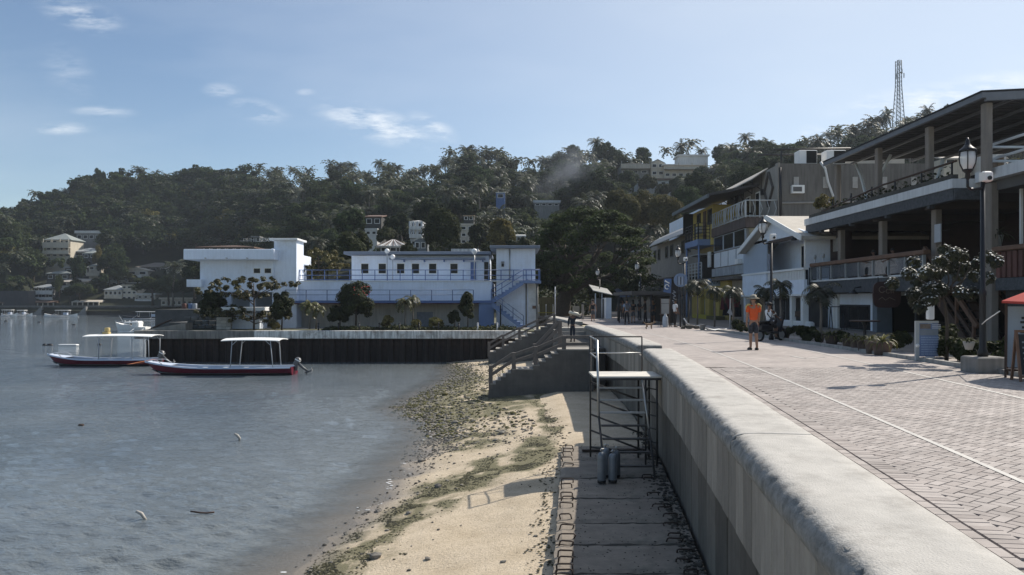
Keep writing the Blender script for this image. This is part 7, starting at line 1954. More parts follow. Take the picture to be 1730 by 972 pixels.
tall(PM[3], 1569, 186, 11.5, 'short coconut palm peeping over the restaurant canopy', 'palm tree', 'coconut_palm', .92, .6)
# nearer wooded spur across the bay
for k, (px, Y, yt, ws) in enumerate(((100, 262, 465, .35), (130, 268, 434, .45), (185, 275, 424, .6), (200, 276, 442, .7), (165, 280, 415, .4))):
    X = GX(px, Y); z = min(hill(X, Y), GZ(min(yt + 60, 505), Y)); H_ = GZ(yt, Y) - z; s = H_ / 9.6
    k_ = BL[(3, 0, 2, 1, 5)[k % 5]] if k != 4 else BL[4]
    T = plant(k_, X, Y, s, k, 'yellowish tree glowing in the far village' if k == 4 else 'bushy tree among the houses of the far village', 'tree', None if k == 4 else 'trees among the far village houses', 'forest_tree', 0, z); T.scale = (s * ws, s * ws, s)
for k, (px, Y, yt, yb, ws) in enumerate(((258, 246, 466, 512, 1.4), (285, 247, 470, 512, 1.3), (310, 244, 474, 512, 1.1), (135, 262, 478, 512, 1.3), (118, 262, 486, 512, 1.0), (165, 270, 470, 500, 1.0), (328, 200, 438, 500, .8), (345, 190, 470, 520, 1.0))):
    X = GX(px, Y); z = GZ(yb, Y); s = (GZ(yt, Y) - z) / 9.6
    T = plant(BL[(2, 5, 0, 3, 0, 2, 1, 0)[k]], X, Y, s, k, 'dark spreading tree along the far waterfront', 'tree', 'trees along the far waterfront', 'shore_tree', 0, z); T.scale = (s * ws, s * ws, s)
X = GX(292, 243); z = GZ(512, 243); s = (GZ(433, 243) - z) / 11.2
T = plant(PM[0], X, 243, s, 2.6, 'leaning coconut palm towering over the far waterfront trees', 'palm tree', None, 'coconut_palm', 0, z); T.scale = (s * 1.15, s * 1.15, s)

# ---- lattice mast
mast = thing('lattice_mast', 'tall grey steel lattice telecom mast on the ridge', 'mast', (GX(1518, 228), 228, hill(GX(1518, 228), 228)))
mY = 228.0; mx = GX(1518, mY); mst = mat('mast_grey', (.17, .19, .2), .6, .1, 2)
zb_, zt_ = GZ(232, mY), GZ(103, mY)
def mw(z): f = (z - zb_) / (zt_ - zb_); return 1.45 - .85 * min(1, f * 1.45)
lv = np.linspace(zb_, zt_, 19)
for sx in (-1, 1):
    for sy in (-1, 1): put('leg', MB().tube([(mx + sx * mw(z), mY + sy * mw(z), z) for z in (zb_ - 6,) + tuple(lv[::3])], .12, 6), mst, mast)
for i in range(18):
    a, b = lv[i], lv[i + 1]; wa, wb = mw(a), mw(b)
    for sy in (-1, 1):
        put('brace', MB().beam((mx - wa, mY + sy * wa, a), (mx + wb, mY + sy * wb, b), .07, .07), mst, mast)
        put('brace', MB().beam((mx + wa, mY + sy * wa, a), (mx - wb, mY + sy * wb, b), .07, .07), mst, mast)
        put('rung', MB().beam((mx - wb, mY + sy * wb, b), (mx + wb, mY + sy * wb, b), .08, .08), mst, mast)
for (dx, py) in ((-1.1, 131), (1.15, 129), (-.9, 127), (.6, 122), (-.75, 118), (.3, 108), (-.3, 107)):
    put('antenna', MB().bevbox((mx + dx, mY - .9, GZ(py, mY)), (.28, .2, 1.5), .05), mat('antenna_pale', (.5, .52, .53), .5), mast)
put('dish', MB().lathe([(.05, .1), (.5, 0), (.5, -.05)], (mx + .2, mY - 1, GZ(124, mY)), 10), MATS['antenna_pale'], mast)
solo('ridge_pole', MB().tube([(GX(1069, 225), 225, GZ(275, 225)), (GX(1069, 225), 225, GZ(258, 225))], .06, 5), mst, 'thin antenna pole rising over the grey ridge house', 'antenna')
# ================================================================ NEARER TREES AND PLANTS
random.seed(5); rng = np.random.default_rng(5)
def tree_of(name, label, cat, X, Y, z, cm, m, tm, group=None):
    T = thing(name, label, cat, (X, Y, z), 0, group)
    put('crown', cm, m, T, True)
    if tm is not None: put('trunk', tm, bark, T, True)
    return T
# the big spreading tree: limbs first, flat leaf pads at and between their ends
rt_leaf = leafmat('rain_tree_leaf', (.020, .031, .011), (.070, .105, .030), .35, .28, .75, 0, .15)
TX, TY, TZ = 5.4, 82.0, -.6
r_ = np.random.default_rng(77); tmb = MB(); pads = MB()
tmb.tube([(0, 0, -1), (.05, 0, 1.2), (.2, 0, 2.6), (.5, .1, 4.0)], [1.05, .78, .72, .62], 12)
tips = []
for k in range(15):
    az = k * 2.4 + r_.uniform(-.3, .3); reach = r_.uniform(3.0, 6.6); up_ = r_.uniform(5.4, 10.2)
    cx, cy = 2.9, .3      # the crown leans away from the water
    e = np.array([cx + math.cos(az) * reach, cy + math.sin(az) * reach * .8, up_])
    b = np.array([.3, 0, r_.uniform(2.4, 3.8)]); mid = b * .45 + e * .55 + np.array([0, 0, -.6])
    tmb.tube([tuple(b), tuple(b * .75 + e * .25 + np.array([0, 0, .2])), tuple(mid), tuple(e)], [.42, .30, .19, .06], 7)
    tips.append((mid, e))
    for q_ in range(3):
        f = mid * .5 + e * .5 + r_.normal(size=3) * np.array([1.6, 1.4, .9]); tmb.tube([tuple(mid), tuple((mid + f) / 2 + np.array([0, 0, .25])), tuple(f)], [.13, .09, .03], 5)
def pad(c, rx, rz, n, sz, mb, flat_up=.9):
    v = r_.normal(size=(n, 3)); v /= np.linalg.norm(v, axis=1, keepdims=True); rad = r_.random((n, 1)) ** .4
    C = np.array(c) + v * rad * np.array([rx, rx, rz])
    Nn = v * .5 + np.array([0, 0, flat_up]) + r_.normal(size=(n, 3)) * .4
    mb.cards(C, Nn, sz * r_.uniform(.6, 1.4, n), 1.6, .1)
for k in range(120):
    th = r_.uniform(0, 6.283); d = r_.random() ** .5
    x, y = 2.95 + math.cos(th) * d * 6.7, .3 + math.sin(th) * d * 5.4
    ztop = 3.4 + 9.0 * math.sqrt(max(0, 1 - (d * .97) ** 2)) - max(0, x - 6) * .15
    z = ztop - abs(r_.normal()) * 1.1
    if d > .8: z = max(z, r_.uniform(3.2, 6.0))
    pad((x, y, z), r_.uniform(.8, 1.5), r_.uniform(.28, .5), 190, .20, pads)
for k in range(34):   # drooping skirt
    th = r_.uniform(0, 6.283); x, y = 2.95 + math.cos(th) * 6.0 * r_.uniform(.6, 1.05), .3 + math.sin(th) * 5.0 * r_.uniform(.6, 1.05)
    pad((x, y, r_.uniform(3.5, 5.6)), r_.uniform(.7, 1.2), r_.uniform(.3, .6), 150, .20, pads)
tree_of('spreading_tree', 'huge spreading umbrella crowned tree at the end of the promenade', 'tree', TX, TY, TZ, pads, rt_leaf, tmb)

def blob_crown(rx, ry, rz, lobes, per, sz, seed, cz, lo_=-.6, shell=.6):
    r2 = np.random.default_rng(seed); mb = MB()
    for k in range(lobes):
        v = r2.normal(size=3); v /= np.linalg.norm(v)
        if v[2] < lo_: v[2] = -v[2]
        c = v * np.array([rx, ry, rz]) * r2.uniform(.45, .85) + np.array([0, 0, cz])
        n = per; w_ = r2.normal(size=(n, 3)); w_ /= np.linalg.norm(w_, axis=1, keepdims=True)
        C = c + w_ * (shell + (1 - shell) * r2.random((n, 1))) * min(rx, rz) * r2.uniform(.28, .42)
        mb.cards(C, w_ + v * .5 + np.array([0, 0, .4]) + r2.normal(size=(n, 3)) * .5, sz * r2.uniform(.6, 1.4, n), 1.6, .12)
    return mb
def px_bush(name, label, cat, px, y_top, y_base, w_px, Y, m, sz, seed, lobes=30, per=130, trunk=True, group=None, low=.03):
    X, zb, zt = GX(px, Y), GZ(y_base, Y), GZ(y_top, Y); h = zt - zb; rx = w_px / F * Y / 2; rz_ = h * (1 - low) / 2
    cm = blob_crown(rx, min(rx, 3.2), rz_, lobes, per, sz, seed, h * low + rz_)
    tm = MB().tube([(0, 0, -.3), (.03, 0, h * .2), (0, 0, h * .55)], [max(.05, rx * .07), max(.045, rx * .06), .03], 7) if trunk else None
    return tree_of(name, label, cat, X, Y, zb, cm, m, tm, group)
lf_dark = leafmat('shrub_dark', (.019, .023, .012), (.052, .064, .024), 1.2, .25, .7, 0, .2)
lf_mid = leafmat('shrub_mid', (.019, .026, .010), (.070, .080, .028), 1.0, .3, .7, 0, .2)
lf_gold = leafmat('shrub_gold', (.07, .066, .022), (.26, .225, .09), 2.0, .3, .7, 0, .2)
bamboo = leafmat('bamboo_leaf', (.045, .044, .017), (.13, .115, .042), .35, .35, .75, 0, .15)
# behind the white building
px_bush('round_tree', 'dense round dark tree like a ball behind the terrace building', 'tree', 748, 354, 432, 66, 112, leafmat('ball_tree', (.020, .026, .012), (.060, .072, .026), .6, .3, .8, 0, .1), .26, 1, 60, 240, low=.0)
px_bush('yellow_tree', 'yellowish round tree behind the end block of the terrace building', 'tree', 845, 370, 432, 50, 110, leaf_y, .24, 2, 40, 200, low=.0)
px_bush('bushy_tree', 'olive bushy tree between the square tower and the striped pavilion', 'tree', 598, 392, 452, 62, 96, lf_mid, .26, 3, 44, 200, low=.0)
px_bush('bushy_tree', 'small sunlit tree above the small white house on the slope', 'tree', 655, 384, 412, 46, 126, lf_mid, .3, 4, 30, 140, low=0)
px_bush('bushy_tree', 'dark tree between the yellow tree and the tan three storey house', 'tree', 810, 376, 430, 40, 120, lf_dark, .3, 5, 34, 150, low=0)
px_bush('bushy_tree', 'dark tree filling the slope left of the dark timber house', 'tree', 590, 352, 402, 60, 140, leaf_a, .34, 6, 40, 170, low=0)
px_bush('bushy_tree', 'dark tree below the dark timber house', 'tree', 672, 362, 404, 50, 138, leaf_a, .34, 7, 36, 160, low=0)
px_bush('bushy_tree', 'dark tree above the round ball tree', 'tree', 722, 338, 380, 60, 150, leaf_a, .36, 8, 36, 160, low=0)
px_bush('bushy_tree', 'dark tree between the round ball tree and the rusty orange roof', 'tree', 778, 336, 372, 56, 160, leaf_a, .36, 9, 36, 160, low=0)
for k, (px, yt, yb, w_) in enumerate(((690, 412, 432, 30), (735, 410, 432, 40), (768, 408, 432, 30), (790, 410, 432, 30), (826, 408, 432, 34), (866, 404, 430, 34), (885, 398, 440, 30), (560, 410, 450, 40))):
    px_bush('bushy_tree', 'low dark shrub peeping over the roofs of the terrace building', 'shrub', px, yt, yb, w_, 100 + k % 3, lf_dark if k % 2 else lf_mid, .22, 20 + k, 22, 120, False, 'low shrubs behind the terrace building', 0)
for k, (px, yt, yb, w_, Y) in enumerate(((1062, 330, 392, 44, 118), (1085, 322, 400, 52, 121), (1112, 326, 402, 54, 117), (1134, 334, 400, 44, 116), (1040, 318, 380, 40, 126))):
    px_bush('bamboo_clump', ('yellow green feathery bamboo clump just over the crown of the spreading tree', 'tallest yellow green bamboo clump behind the spreading tree', 'broad bamboo clump behind the pale house', 'bamboo clump touching the dark roof of the yellow house', 'small bamboo clump deepest behind the spreading tree')[k], 'bamboo', px, yt, yb, w_, Y, bamboo, .22, 40 + k, 50, 190, False, None, 0)
for k, (px, yt, yb, w_, Y) in enumerate(((1160, 318, 384, 60, 128), (1205, 306, 352, 70, 132), (1262, 282, 340, 70, 130), (1300, 268, 320, 60, 136), (1350, 262, 300, 60, 140), (1180, 290, 340, 60, 150), (1062, 290, 320, 36, 205), (1096, 297, 324, 34, 204), (1148, 298, 328, 42, 200), (1186, 282, 322, 44, 205), (1124, 311, 336, 40, 198))):
    px_bush('bushy_tree', 'dark leafy tree on the slope above the row of shop houses', 'tree', px, yt, yb, w_, Y, lf_mid if k % 3 == 1 else leaf_a, .30, 60 + k, 46, 180, False, 'leafy trees above the shop houses', 0)
# sparse large leaved tree right behind the square tower
at_leaf = leafmat('almond_leaf', (.04, .045, .014), (.24, .20, .075), 1.6, .3, .5, 0, .4)
at_dark = leafmat('almond_leaf_dark', (.018, .022, .009), (.14, .13, .05), 1.4, .3, .5, 0, .4)
def tier_tree(name, label, px0, y_base, Y, tiers, m, sz, seed, trunk_px=None, per=46, rr=.5):
    X, zb = GX(px0, Y), GZ(y_base, Y); T = thing(name, label, 'tree', (X, Y, zb)); r2 = np.random.default_rng(seed)
    cm, tm = MB(), MB(); top = max(GZ(t[1], Y) for t in tiers)
    tm.tube([(0, 0, -.2), (.02, 0, (top - zb) * .4), (-.03, 0, (top - zb) * .92)], [.09, .075, .03], 7)
    for (px, py, rx_px, n) in tiers:
        c = W(px, py, Y) - Vector((X, Y, zb)); z0 = min(c.z - .15, (top - zb) * .9)
        dy_ = r2.uniform(-1.2, 1.2)
        tm.tube([(0, 0, max(.6, z0 * .75)), (c.x * .5, dy_ * .5, (z0 * .75 + c.z) / 2 + .05), (c.x, dy_, c.z - .08)], [.05, .035, .012], 5)
        for q_ in range(n):
            d = r2.normal(size=3) * np.array([rx_px / F * Y * .5, .55, .14]); cc = np.array([c.x, dy_, c.z]) + d
            k_ = 20; v = r2.normal(size=(k_, 3)); v /= np.linalg.norm(v, axis=1, keepdims=True)
            cm.cards(cc + v * .2 * np.array([1, 1, .6]), v * .8 + np.array([0, 0, .7]), sz * r2.uniform(.7, 1.3, k_), 1.9, .15)
    put('crown', cm, m, T, True); put('trunk', tm, bark, T, True)
    return T
tier_tree('almond_tree', 'tree with tiers of large shiny leaves at the quay end before the white hall', 429, 560, 64, [(395, 478, 24, 16), (415, 472, 22, 14), (378, 490, 30, 14), (440, 482, 30, 16), (465, 484, 26, 12), (488, 479, 16, 6), (400, 498, 34, 16), (430, 500, 30, 12), (365, 530, 30, 10), (400, 526, 40, 14), (440, 532, 34, 12), (470, 531, 24, 8), (410, 538, 24, 6), (455, 541, 20, 6)], at_dark, .17, 3)
tier_tree('sunlit_tree', 'sparse tree with pale sunlit leaves right behind the square tower', 538, 470, 80, [(525, 424, 20, 12), (545, 430, 24, 12), (560, 438, 24, 12), (535, 442, 26, 12), (520, 455, 22, 10), (550, 455, 26, 12), (570, 448, 20, 8), (518, 436, 16, 8), (540, 465, 26, 8)], at_leaf, .28, 4)
# garden on the quay
GY = 63.6
px_bush('round_shrub', 'dark egg shaped shrub before the annex of the white hall', 'shrub', 476, 490, 553, 40, GY, lf_dark, .13, 11, 34, 200)
px_bush('round_shrub', 'largest dark dome shaped shrub with a few red flowers, in the quay garden', 'shrub', 601, 471, 553, 58, GY, lf_dark, .13, 12, 52, 220)
px_bush('round_shrub', 'lower dark shrub leaning against the largest dome shrub', 'shrub', 574, 514, 554, 40, GY, lf_dark, .13, 13, 26, 170)
px_bush('round_shrub', 'narrow dark upright shrub beside the outside stairs', 'shrub', 790, 491, 554, 28, GY, lf_mid, .12, 14, 30, 170)
px_bush('round_shrub', 'small pale leaved shrub beside the narrow upright one', 'shrub', 768, 524, 554, 24, GY, lf_mid, .14, 15, 14, 80)
px_bush('round_shrub', 'black green thicket under the overhang of the white hall', 'shrub', 358, 490, 556, 44, 66.5, lf_dark, .17, 16, 34, 190, False)
px_bush('round_shrub', 'dark thicket beneath the tiered tree', 'shrub', 392, 512, 556, 44, 66.0, lf_dark, .17, 17, 26, 150, False)
px_bush('round_shrub', 'flowering low shrub at the railing end of the terrace', 'shrub', 460, 466, 477, 16, 68.2, lf_gold, .12, 18, 10, 60, False)
rf = MB()
for k in range(14): rf.ball(W(random.uniform(598, 626), random.uniform(482, 500), GY - 1.25), .05, 6, 4)
put('red_flowers', rf, mat('flower_red', (.4, .03, .02), .6), bpy.data.objects['round_shrub.001'], False)
def gold(px, y_top, y_base, w_, label, seed): return px_bush('golden_shrub', label, 'shrub', px, y_top, y_base, w_, GY - .8, lf_gold, .2, seed, 14, 70, False, None, 0)
gold(656, 534, 554, 28, 'pale golden spiky shrub under the middle of the walkway', 21); gold(735, 536, 554, 30, 'pale golden spiky shrub before the shuttered garage door', 22); gold(703, 540, 554, 18, 'small golden shrub left of the garage door', 23)
gold(463, 545, 556, 20, 'golden low shrub at the foot of the tiered tree', 24)
def small_palm(px, y_crown, y_base, Y, L_, nf, label, m, name='garden_palm', seed=0, w_=.3, tr=.06, group=None, up=(-.2, 1.3), X=None):
    X = GX(px, Y) if X is None else X; zb, zc = GZ(y_base, Y), GZ(y_crown, Y); h = zc - zb
    T = thing(name, label, 'palm', (X, Y, zb), 0, group)
    hd = palm_head(nf, L_, w_, seed, up, 1.9, 10); hd.V = [np.concatenate(hd.V) + np.array([0, 0, h], np.float32)]
    put('crown', hd, m, T, True)
    put('trunk', MB().tube([(0, 0, -.05), (.03, 0, h * .5), (0, 0, h + .03)], [tr * 1.3, tr, tr * .8], 7), palm_bark, T, True)
    return T
small_palm(523, 517, 555, GY - .3, 1.25, 16, 'young palm with drooping yellow fronds in the quay garden, nearer the white hall', palm_leaf_l, seed=1)
small_palm(534, 524, 555, GY, 1.1, 14, 'second young palm close to the first one in the quay garden', palm_leaf_l, seed=2)
small_palm(684, 512, 555, GY, 1.35, 16, 'young palm with tall yellow fronds in front of the walkway rail', palm_leaf_l, seed=3)
small_palm(697, 506, 555, GY + .6, 1.1, 12, 'second frond tuft rising beside the young palm before the walkway rail', palm_leaf_l, seed=4)
gcov = MB(); r2 = np.random.default_rng(9); n_ = 5200
C = np.stack([r2.uniform(GX(545, 62.4), GX(872, 62.4), n_), r2.uniform(61.9, 64.6, n_), np.zeros(n_)], axis=1)
hgt = np.array([.10 + .34 * max(0, mnoise.noise(Vector((c[0] * .55, c[1], 3))) + .35) for c in C]); C[:, 2] = -.8 + hgt * r2.random(n_)
gcov.cards(C, np.array([0, -.4, 1.0]) + r2.normal(size=(n_, 3)) * .5, .17 * r2.uniform(.6, 1.4, n_), 1.7, .12)
put('ground_cover', gcov, lf_mid, kind='stuff')
gs = MB(); 
C = np.stack([r2.uniform(2.6, 9.5, 700), r2.uniform(85, 96, 700), r2.uniform(-.6, 3.2, 700)], axis=1)
gs.cards(C, r2.normal(size=(700, 3)) + np.array([0, 0, .5]), .4, 1.6, .1); put('undergrowth', gs, lf_dark, kind='stuff')

# street side: small palms behind the kerb
pl_dark = leafmat('street_palm_leaf', (.014, .019, .012), (.060, .064, .030), .8, .25, .5, 0, .4)
def sp(px, yc, X, L_, label, seed, nf=13):
    Y = YX(px, X); yb = HZ + F * EYE / Y
    small_palm(px, yc, yb, Y, L_, nf, label, pl_dark, 'street_palm', seed, .34, .05, None, (-.35, 1.15), X)
sp(1386, 492, 12.0, 1.0, 'small drooping palm at the corner of the restaurant', 31, 14)
sp(1318, 482, 12.4, 1.1, 'small palm with arching fronds before the gabled house, nearest its balcony', 32)
sp(1291, 492, 12.6, .95, 'small palm arching over the head of the man in orange', 33)
sp(1238, 492, 12.6, 1.0, 'small palm in front of the beige shop front', 34)
sp(1207, 490, 12.6, 1.0, 'small palm beneath the pale blue sign board', 35)
sp(1178, 480, 12.4, 1.2, 'small palm beside the round sign', 36, 15)
sp(1163, 486, 12.3, 1.0, 'smallest palm behind the feather banner', 37)
for k, (px, y, x_) in enumerate(((1072, 492, 11.2), (1088, 496, 10.9), (1102, 490, 11.4))):
    Y = YX(px, x_); T = small_palm(px, y, 505, Y, 1.0, 14, 'feathery potted palm on top of the dark pergola', palm_leaf_l if k == 0 else pl_dark, 'pergola_plant', 50 + k, .4, .05, 'plants over the pergola', (-.1, 1.2))
px_bush('bushy_tree', 'dark leafy tree between the pergola and the far shop house', 'tree', 1058, 452, 508, 42, 66, lf_dark, .2, 71, 30, 150, True)
px_bush('bushy_tree', 'dark leafy shrub under the big tree behind the thin lamp post', 'tree', 1020, 470, 515, 50, 80, lf_dark, .22, 73, 30, 150, True)
# dark mixed plants along the kerb
for k, (px, yt, w_, x_) in enumerate(((1342, 552, 34, 12.0), (1362, 548, 36, 12.2), (1420, 560, 34, 12.3), (1372, 560, 26, 11.6), (1300, 556, 26, 12.3), (1253, 548, 22, 12.0), (1246, 540, 16, 12.4), (1580, 565, 40, 12.2), (1610, 570, 44, 12.0), (1632, 575, 36, 11.9), (1598, 545, 30, 12.6), (1680, 575, 50, 12.2), (1712, 570, 46, 12.5), (1520, 560, 30, 12.6))):
    Y = YX(px, x_); px_bush('kerb_shrub', 'dark leafy shrub in the planted strip behind the kerb', 'shrub', px, yt, HZ + F * EYE / Y, w_ * 1.4, Y, lf_mid if k % 3 else lf_dark, .10, 80 + k, 16, 90, False, 'dark shrubs in the planted strip', 0)
# terracotta pots with strap leaves
pot_leaf = leafmat('strap_leaf', (.055, .058, .017), (.21, .19, .06), 3, .3, .55, 0, .3)
def strap(mb, n, L_, z0, seed):
    rd = random.Random(seed)
    for k in range(n):
        a = rd.uniform(0, 6.28); el = rd.uniform(.35, 1.35); ln_ = L_ * rd.uniform(.6, 1.1); x = 0; z = z0; P = []
        for i in range(6):
            P.append((math.cos(a) * (x + .03), math.sin(a) * (x + .03), z)); x += math.cos(el) * ln_ / 5; z += math.sin(el) * ln_ / 5; el -= .42 * rd.uniform(.7, 1.2)
        sx, sy = -math.sin(a), math.cos(a); V = []
        for i, p in enumerate(P):
            w_ = .022 * (1 - (i / 5.2) ** 2) + .003; V += [(p[0] - sx * w_, p[1] - sy * w_, p[2]), (p[0] + sx * w_, p[1] + sy * w_, p[2])]
        mb.add(V, [(2*i, 2*i+1, 2*i+3, 2*i+2) for i in range(5)])
pots = [(1327, 572, .21, .30, 'clay pot with yellow green strap leaves in front of the low white wall'), (1318, 571, .13, .26, 'small clay pot squeezed beside the one before the low white wall'), (1385, 578, .20, .34, 'clay pot with strap leaves below the drooping corner palm'), (1405, 582, .27, .34, 'wide clay bowl of strap leaves next to the drooping corner palm'),
        (1431, 589.5, .17, .36, 'clay pot with strap leaves, first of the close row before the restaurant'), (1445, 592.5, .16, .38, 'second clay pot of the close row before the restaurant'), (1457, 594.5, .18, .38, 'third clay pot of the close row before the restaurant'), (1470.5, 597.5, .17, .42, 'fourth clay pot, right beside the wide bowl of the close row'), (1490.5, 600, .31, .40, 'widest clay bowl with the largest tuft, at the end of the close row')]
for k, (px, yb, r0, h, lab) in enumerate(pots):
    Y = DY(yb, 0); T = thing('potted_plant', lab, 'potted plant', (GX(px, Y), Y, 0), random.uniform(0, 6), 'potted plants along the kerb')
    put('pot', MB().lathe([(r0 * .68, 0), (r0 * .82, h * .4), (r0 * .97, h * .86), (r0 * 1.07, h * .87), (r0 * 1.07, h), (r0 * .95, h), (r0 * .92, h * .9), (1e-4, h * .88)], n=18), terracotta, T, True)
    lv_ = MB(); strap(lv_, 46 if r0 > .2 else 34, .62 if r0 > .2 else .5, h * .9, 300 + k); put('leaves', lv_, pot_leaf, T, True)
# bush with white flowers in front of the wooden stairs
fr = thing('flowering_tree', 'leaning dark leaved tree covered with white blossom in front of the wooden stairs', 'tree', (GX(1599, 20.8), 20.8, 0))
tm = MB().tube([(0, 0, 0), (.02, 0, .9), (-.02, .02, 1.55), (-.15, .05, 1.9)], [.055, .045, .04, .03], 8)
r2 = np.random.default_rng(15); cm = MB(); fl = MB()
for (px, py, rx, rz_, n) in ((1548, 470, .36, .30, 5), (1572, 462, .36, .32, 6), (1600, 448, .34, .30, 6), (1625, 440, .34, .3, 6), (1585, 480, .34, .26, 5), (1610, 468, .34, .26, 5), (1640, 450, .22, .24, 3), (1560, 495, .40, .24, 5), (1545, 508, .30, .2, 3), (1590, 500, .28, .2, 3), (1632, 468, .25, .2, 3), (1535, 490, .2, .2, 2)):
    c0 = W(px, py, 20.6) - Vector((GX(1599, 20.8), 20.8, 0)); tm.tube([(-.1, .03, 1.75), (c0.x * .5, c0.y, (c0.z + 1.7) / 2), tuple(c0)], [.03, .022, .012], 5)
    for q_ in range(n - n // 3):
        c = np.array(c0) + r2.normal(size=3) * np.array([rx * .85, .5, rz_ * .8]); m_ = 52
        v = r2.normal(size=(m_, 3)); v /= np.linalg.norm(v, axis=1, keepdims=True)
        cm.cards(c + v * .16, v + np.array([0, 0, .5]), .085 * r2.uniform(.6, 1.3, m_), 2.2, .15)
        m_ = 20; v = r2.normal(size=(m_, 3)); v[:, 2] = abs(v[:, 2]); v /= np.linalg.norm(v, axis=1, keepdims=True)
        fl.cards(c + v * .20, v + np.array([0, 0, .8]), .06 * r2.uniform(.6, 1.2, m_), 1.1, .1)
put('crown', cm, leafmat('blossom_leaf', (.014, .018, .010), (.050, .054, .022), 3, .25, .5, 0, .4), fr, True)
put('blossom', fl, mat('blossom_white', (.62, .62, .58), .6, .1, 5), fr, True); put('trunk', tm, bark, fr, True)
hp = thing('hanging_pot', 'pale hanging pot with a trailing plant beside the near lamp post', 'potted plant', (GX(1636, 19.2), 19.2, 1.0))
hx, hz_ = GX(1637, 19.2), GZ(580, 19.2)
put('pot', MB().lathe([(.08, -.16), (.13, 0), (.14, .04)], (hx, 19.2, hz_), 12), mat('pot_grey', (.32, .32, .31), .7), hp)
mb = MB(); strap(mb, 30, .3, 0, 77); mb.V = [np.concatenate(mb.V) + np.array([hx, 19.2, hz_ + .03], np.float32)]; put('leaves', mb, lf_mid, hp)
put('cord', MB().tube([(hx, 19.2, hz_), (hx, 19.2, 1.75)], .006, 4), black_metal, hp)
pp = thing('balcony_pot', 'pale pot with a leafy plant on the red plank balustrade', 'potted plant', (GX(1683, 31), 31, GZ(421, 31)))
put('pot', MB().lathe([(.16, 0), (.26, .5), (.28, .55)], n=12), MATS['pot_grey'], pp, True); mb = MB(); strap(mb, 40, .9, .5, 78); put('leaves', mb, lf_mid, pp, True)
tp_ = thing('terrace_shrub', 'yellow flowering shrub spilling over the roof terrace edge', 'shrub', (GX(1396, 45.5), 45.5, GZ(352, 45.5)))
put('crown', blob_crown(.9, .5, .5, 16, 40, .11, 88, .3), lf_gold, tp_, True); put('stem', MB().tube([(0, 0, -.4), (.1, 0, .4)], .03, 5), bark, tp_, True)
mb = MB(); r2 = np.random.default_rng(19)
C = np.stack([np.full(260, 18.6) + r2.normal(size=260) * .12, r2.uniform(32.5, 46.5, 260), 6.95 + .4 * r2.random(260) ** 2], axis=1)
mb.cards(C, r2.normal(size=(260, 3)) + np.array([-.4, 0, .6]), .13, 1.6, .1); put('creeper', mb, lf_dark, kind='stuff')
# ================================================================ PEOPLE, DOG, SCOOTER, LITTLE THINGS
random.seed(9)
skin = mat('skin', (.30, .17, .11), .6, .08, 6, .05, 40)
skin_d = mat('skin_dark', (.16, .085, .055), .6, .08, 6, .05, 40)
hair_m = mat('hair', (.012, .010, .009), .7, .2, 20, .3, 60)
shoe_m = mat('shoe_black', (.02, .02, .022), .6, .2, 6)
def cloth(name, c, var=.1, scale=5): return mat(name, c, .85, var, scale, .12, 30)
def skinned(name, verts, edges, radii, m, parent, sub=2):
    me = bpy.data.meshes.new(name); me.from_pydata([tuple(v) for v in verts], edges, [])
    o = bpy.data.objects.new(name, me); col.objects.link(o)
    mod = o.modifiers.new('skin', 'SKIN'); mod.branch_smoothing = .4; mod.use_smooth_shade = True
    sv = me.skin_vertices[0].data if me.skin_vertices else None
    if sv is None:
        bm = bmesh.new(); bm.from_mesh(me); lay = bm.verts.layers.skin.verify()
        bm.to_mesh(me); bm.free(); sv = me.skin_vertices[0].data
    for i, r in enumerate(radii):
        sv[i].radius = r if isinstance(r, tuple) else (r, r); sv[i].use_root = (i == 0)
    s2 = o.modifiers.new('sub', 'SUBSURF'); s2.levels = sub; s2.render_levels = sub
    dg = bpy.context.evaluated_depsgraph_get()
    nm = bpy.data.meshes.new_from_object(o.evaluated_get(dg)); nm.name = name
    bpy.data.objects.remove(o); bpy.data.meshes.remove(me)
    for p in nm.polygons: p.use_smooth = True
    nm.materials.clear(); nm.materials.append(m)
    return nm
def add_to_mesh(me, mb):
    bm = bmesh.new(); bm.from_mesh(me)
    V = np.concatenate(mb.V); vs = [bm.verts.new(tuple(float(q) for q in v)) for v in V]
    for f, s in zip(mb.F, mb.S):
        try: fc = bm.faces.new([vs[i] for i in f]); fc.smooth = s
        except ValueError: pass
    bm.to_mesh(me); bm.free()
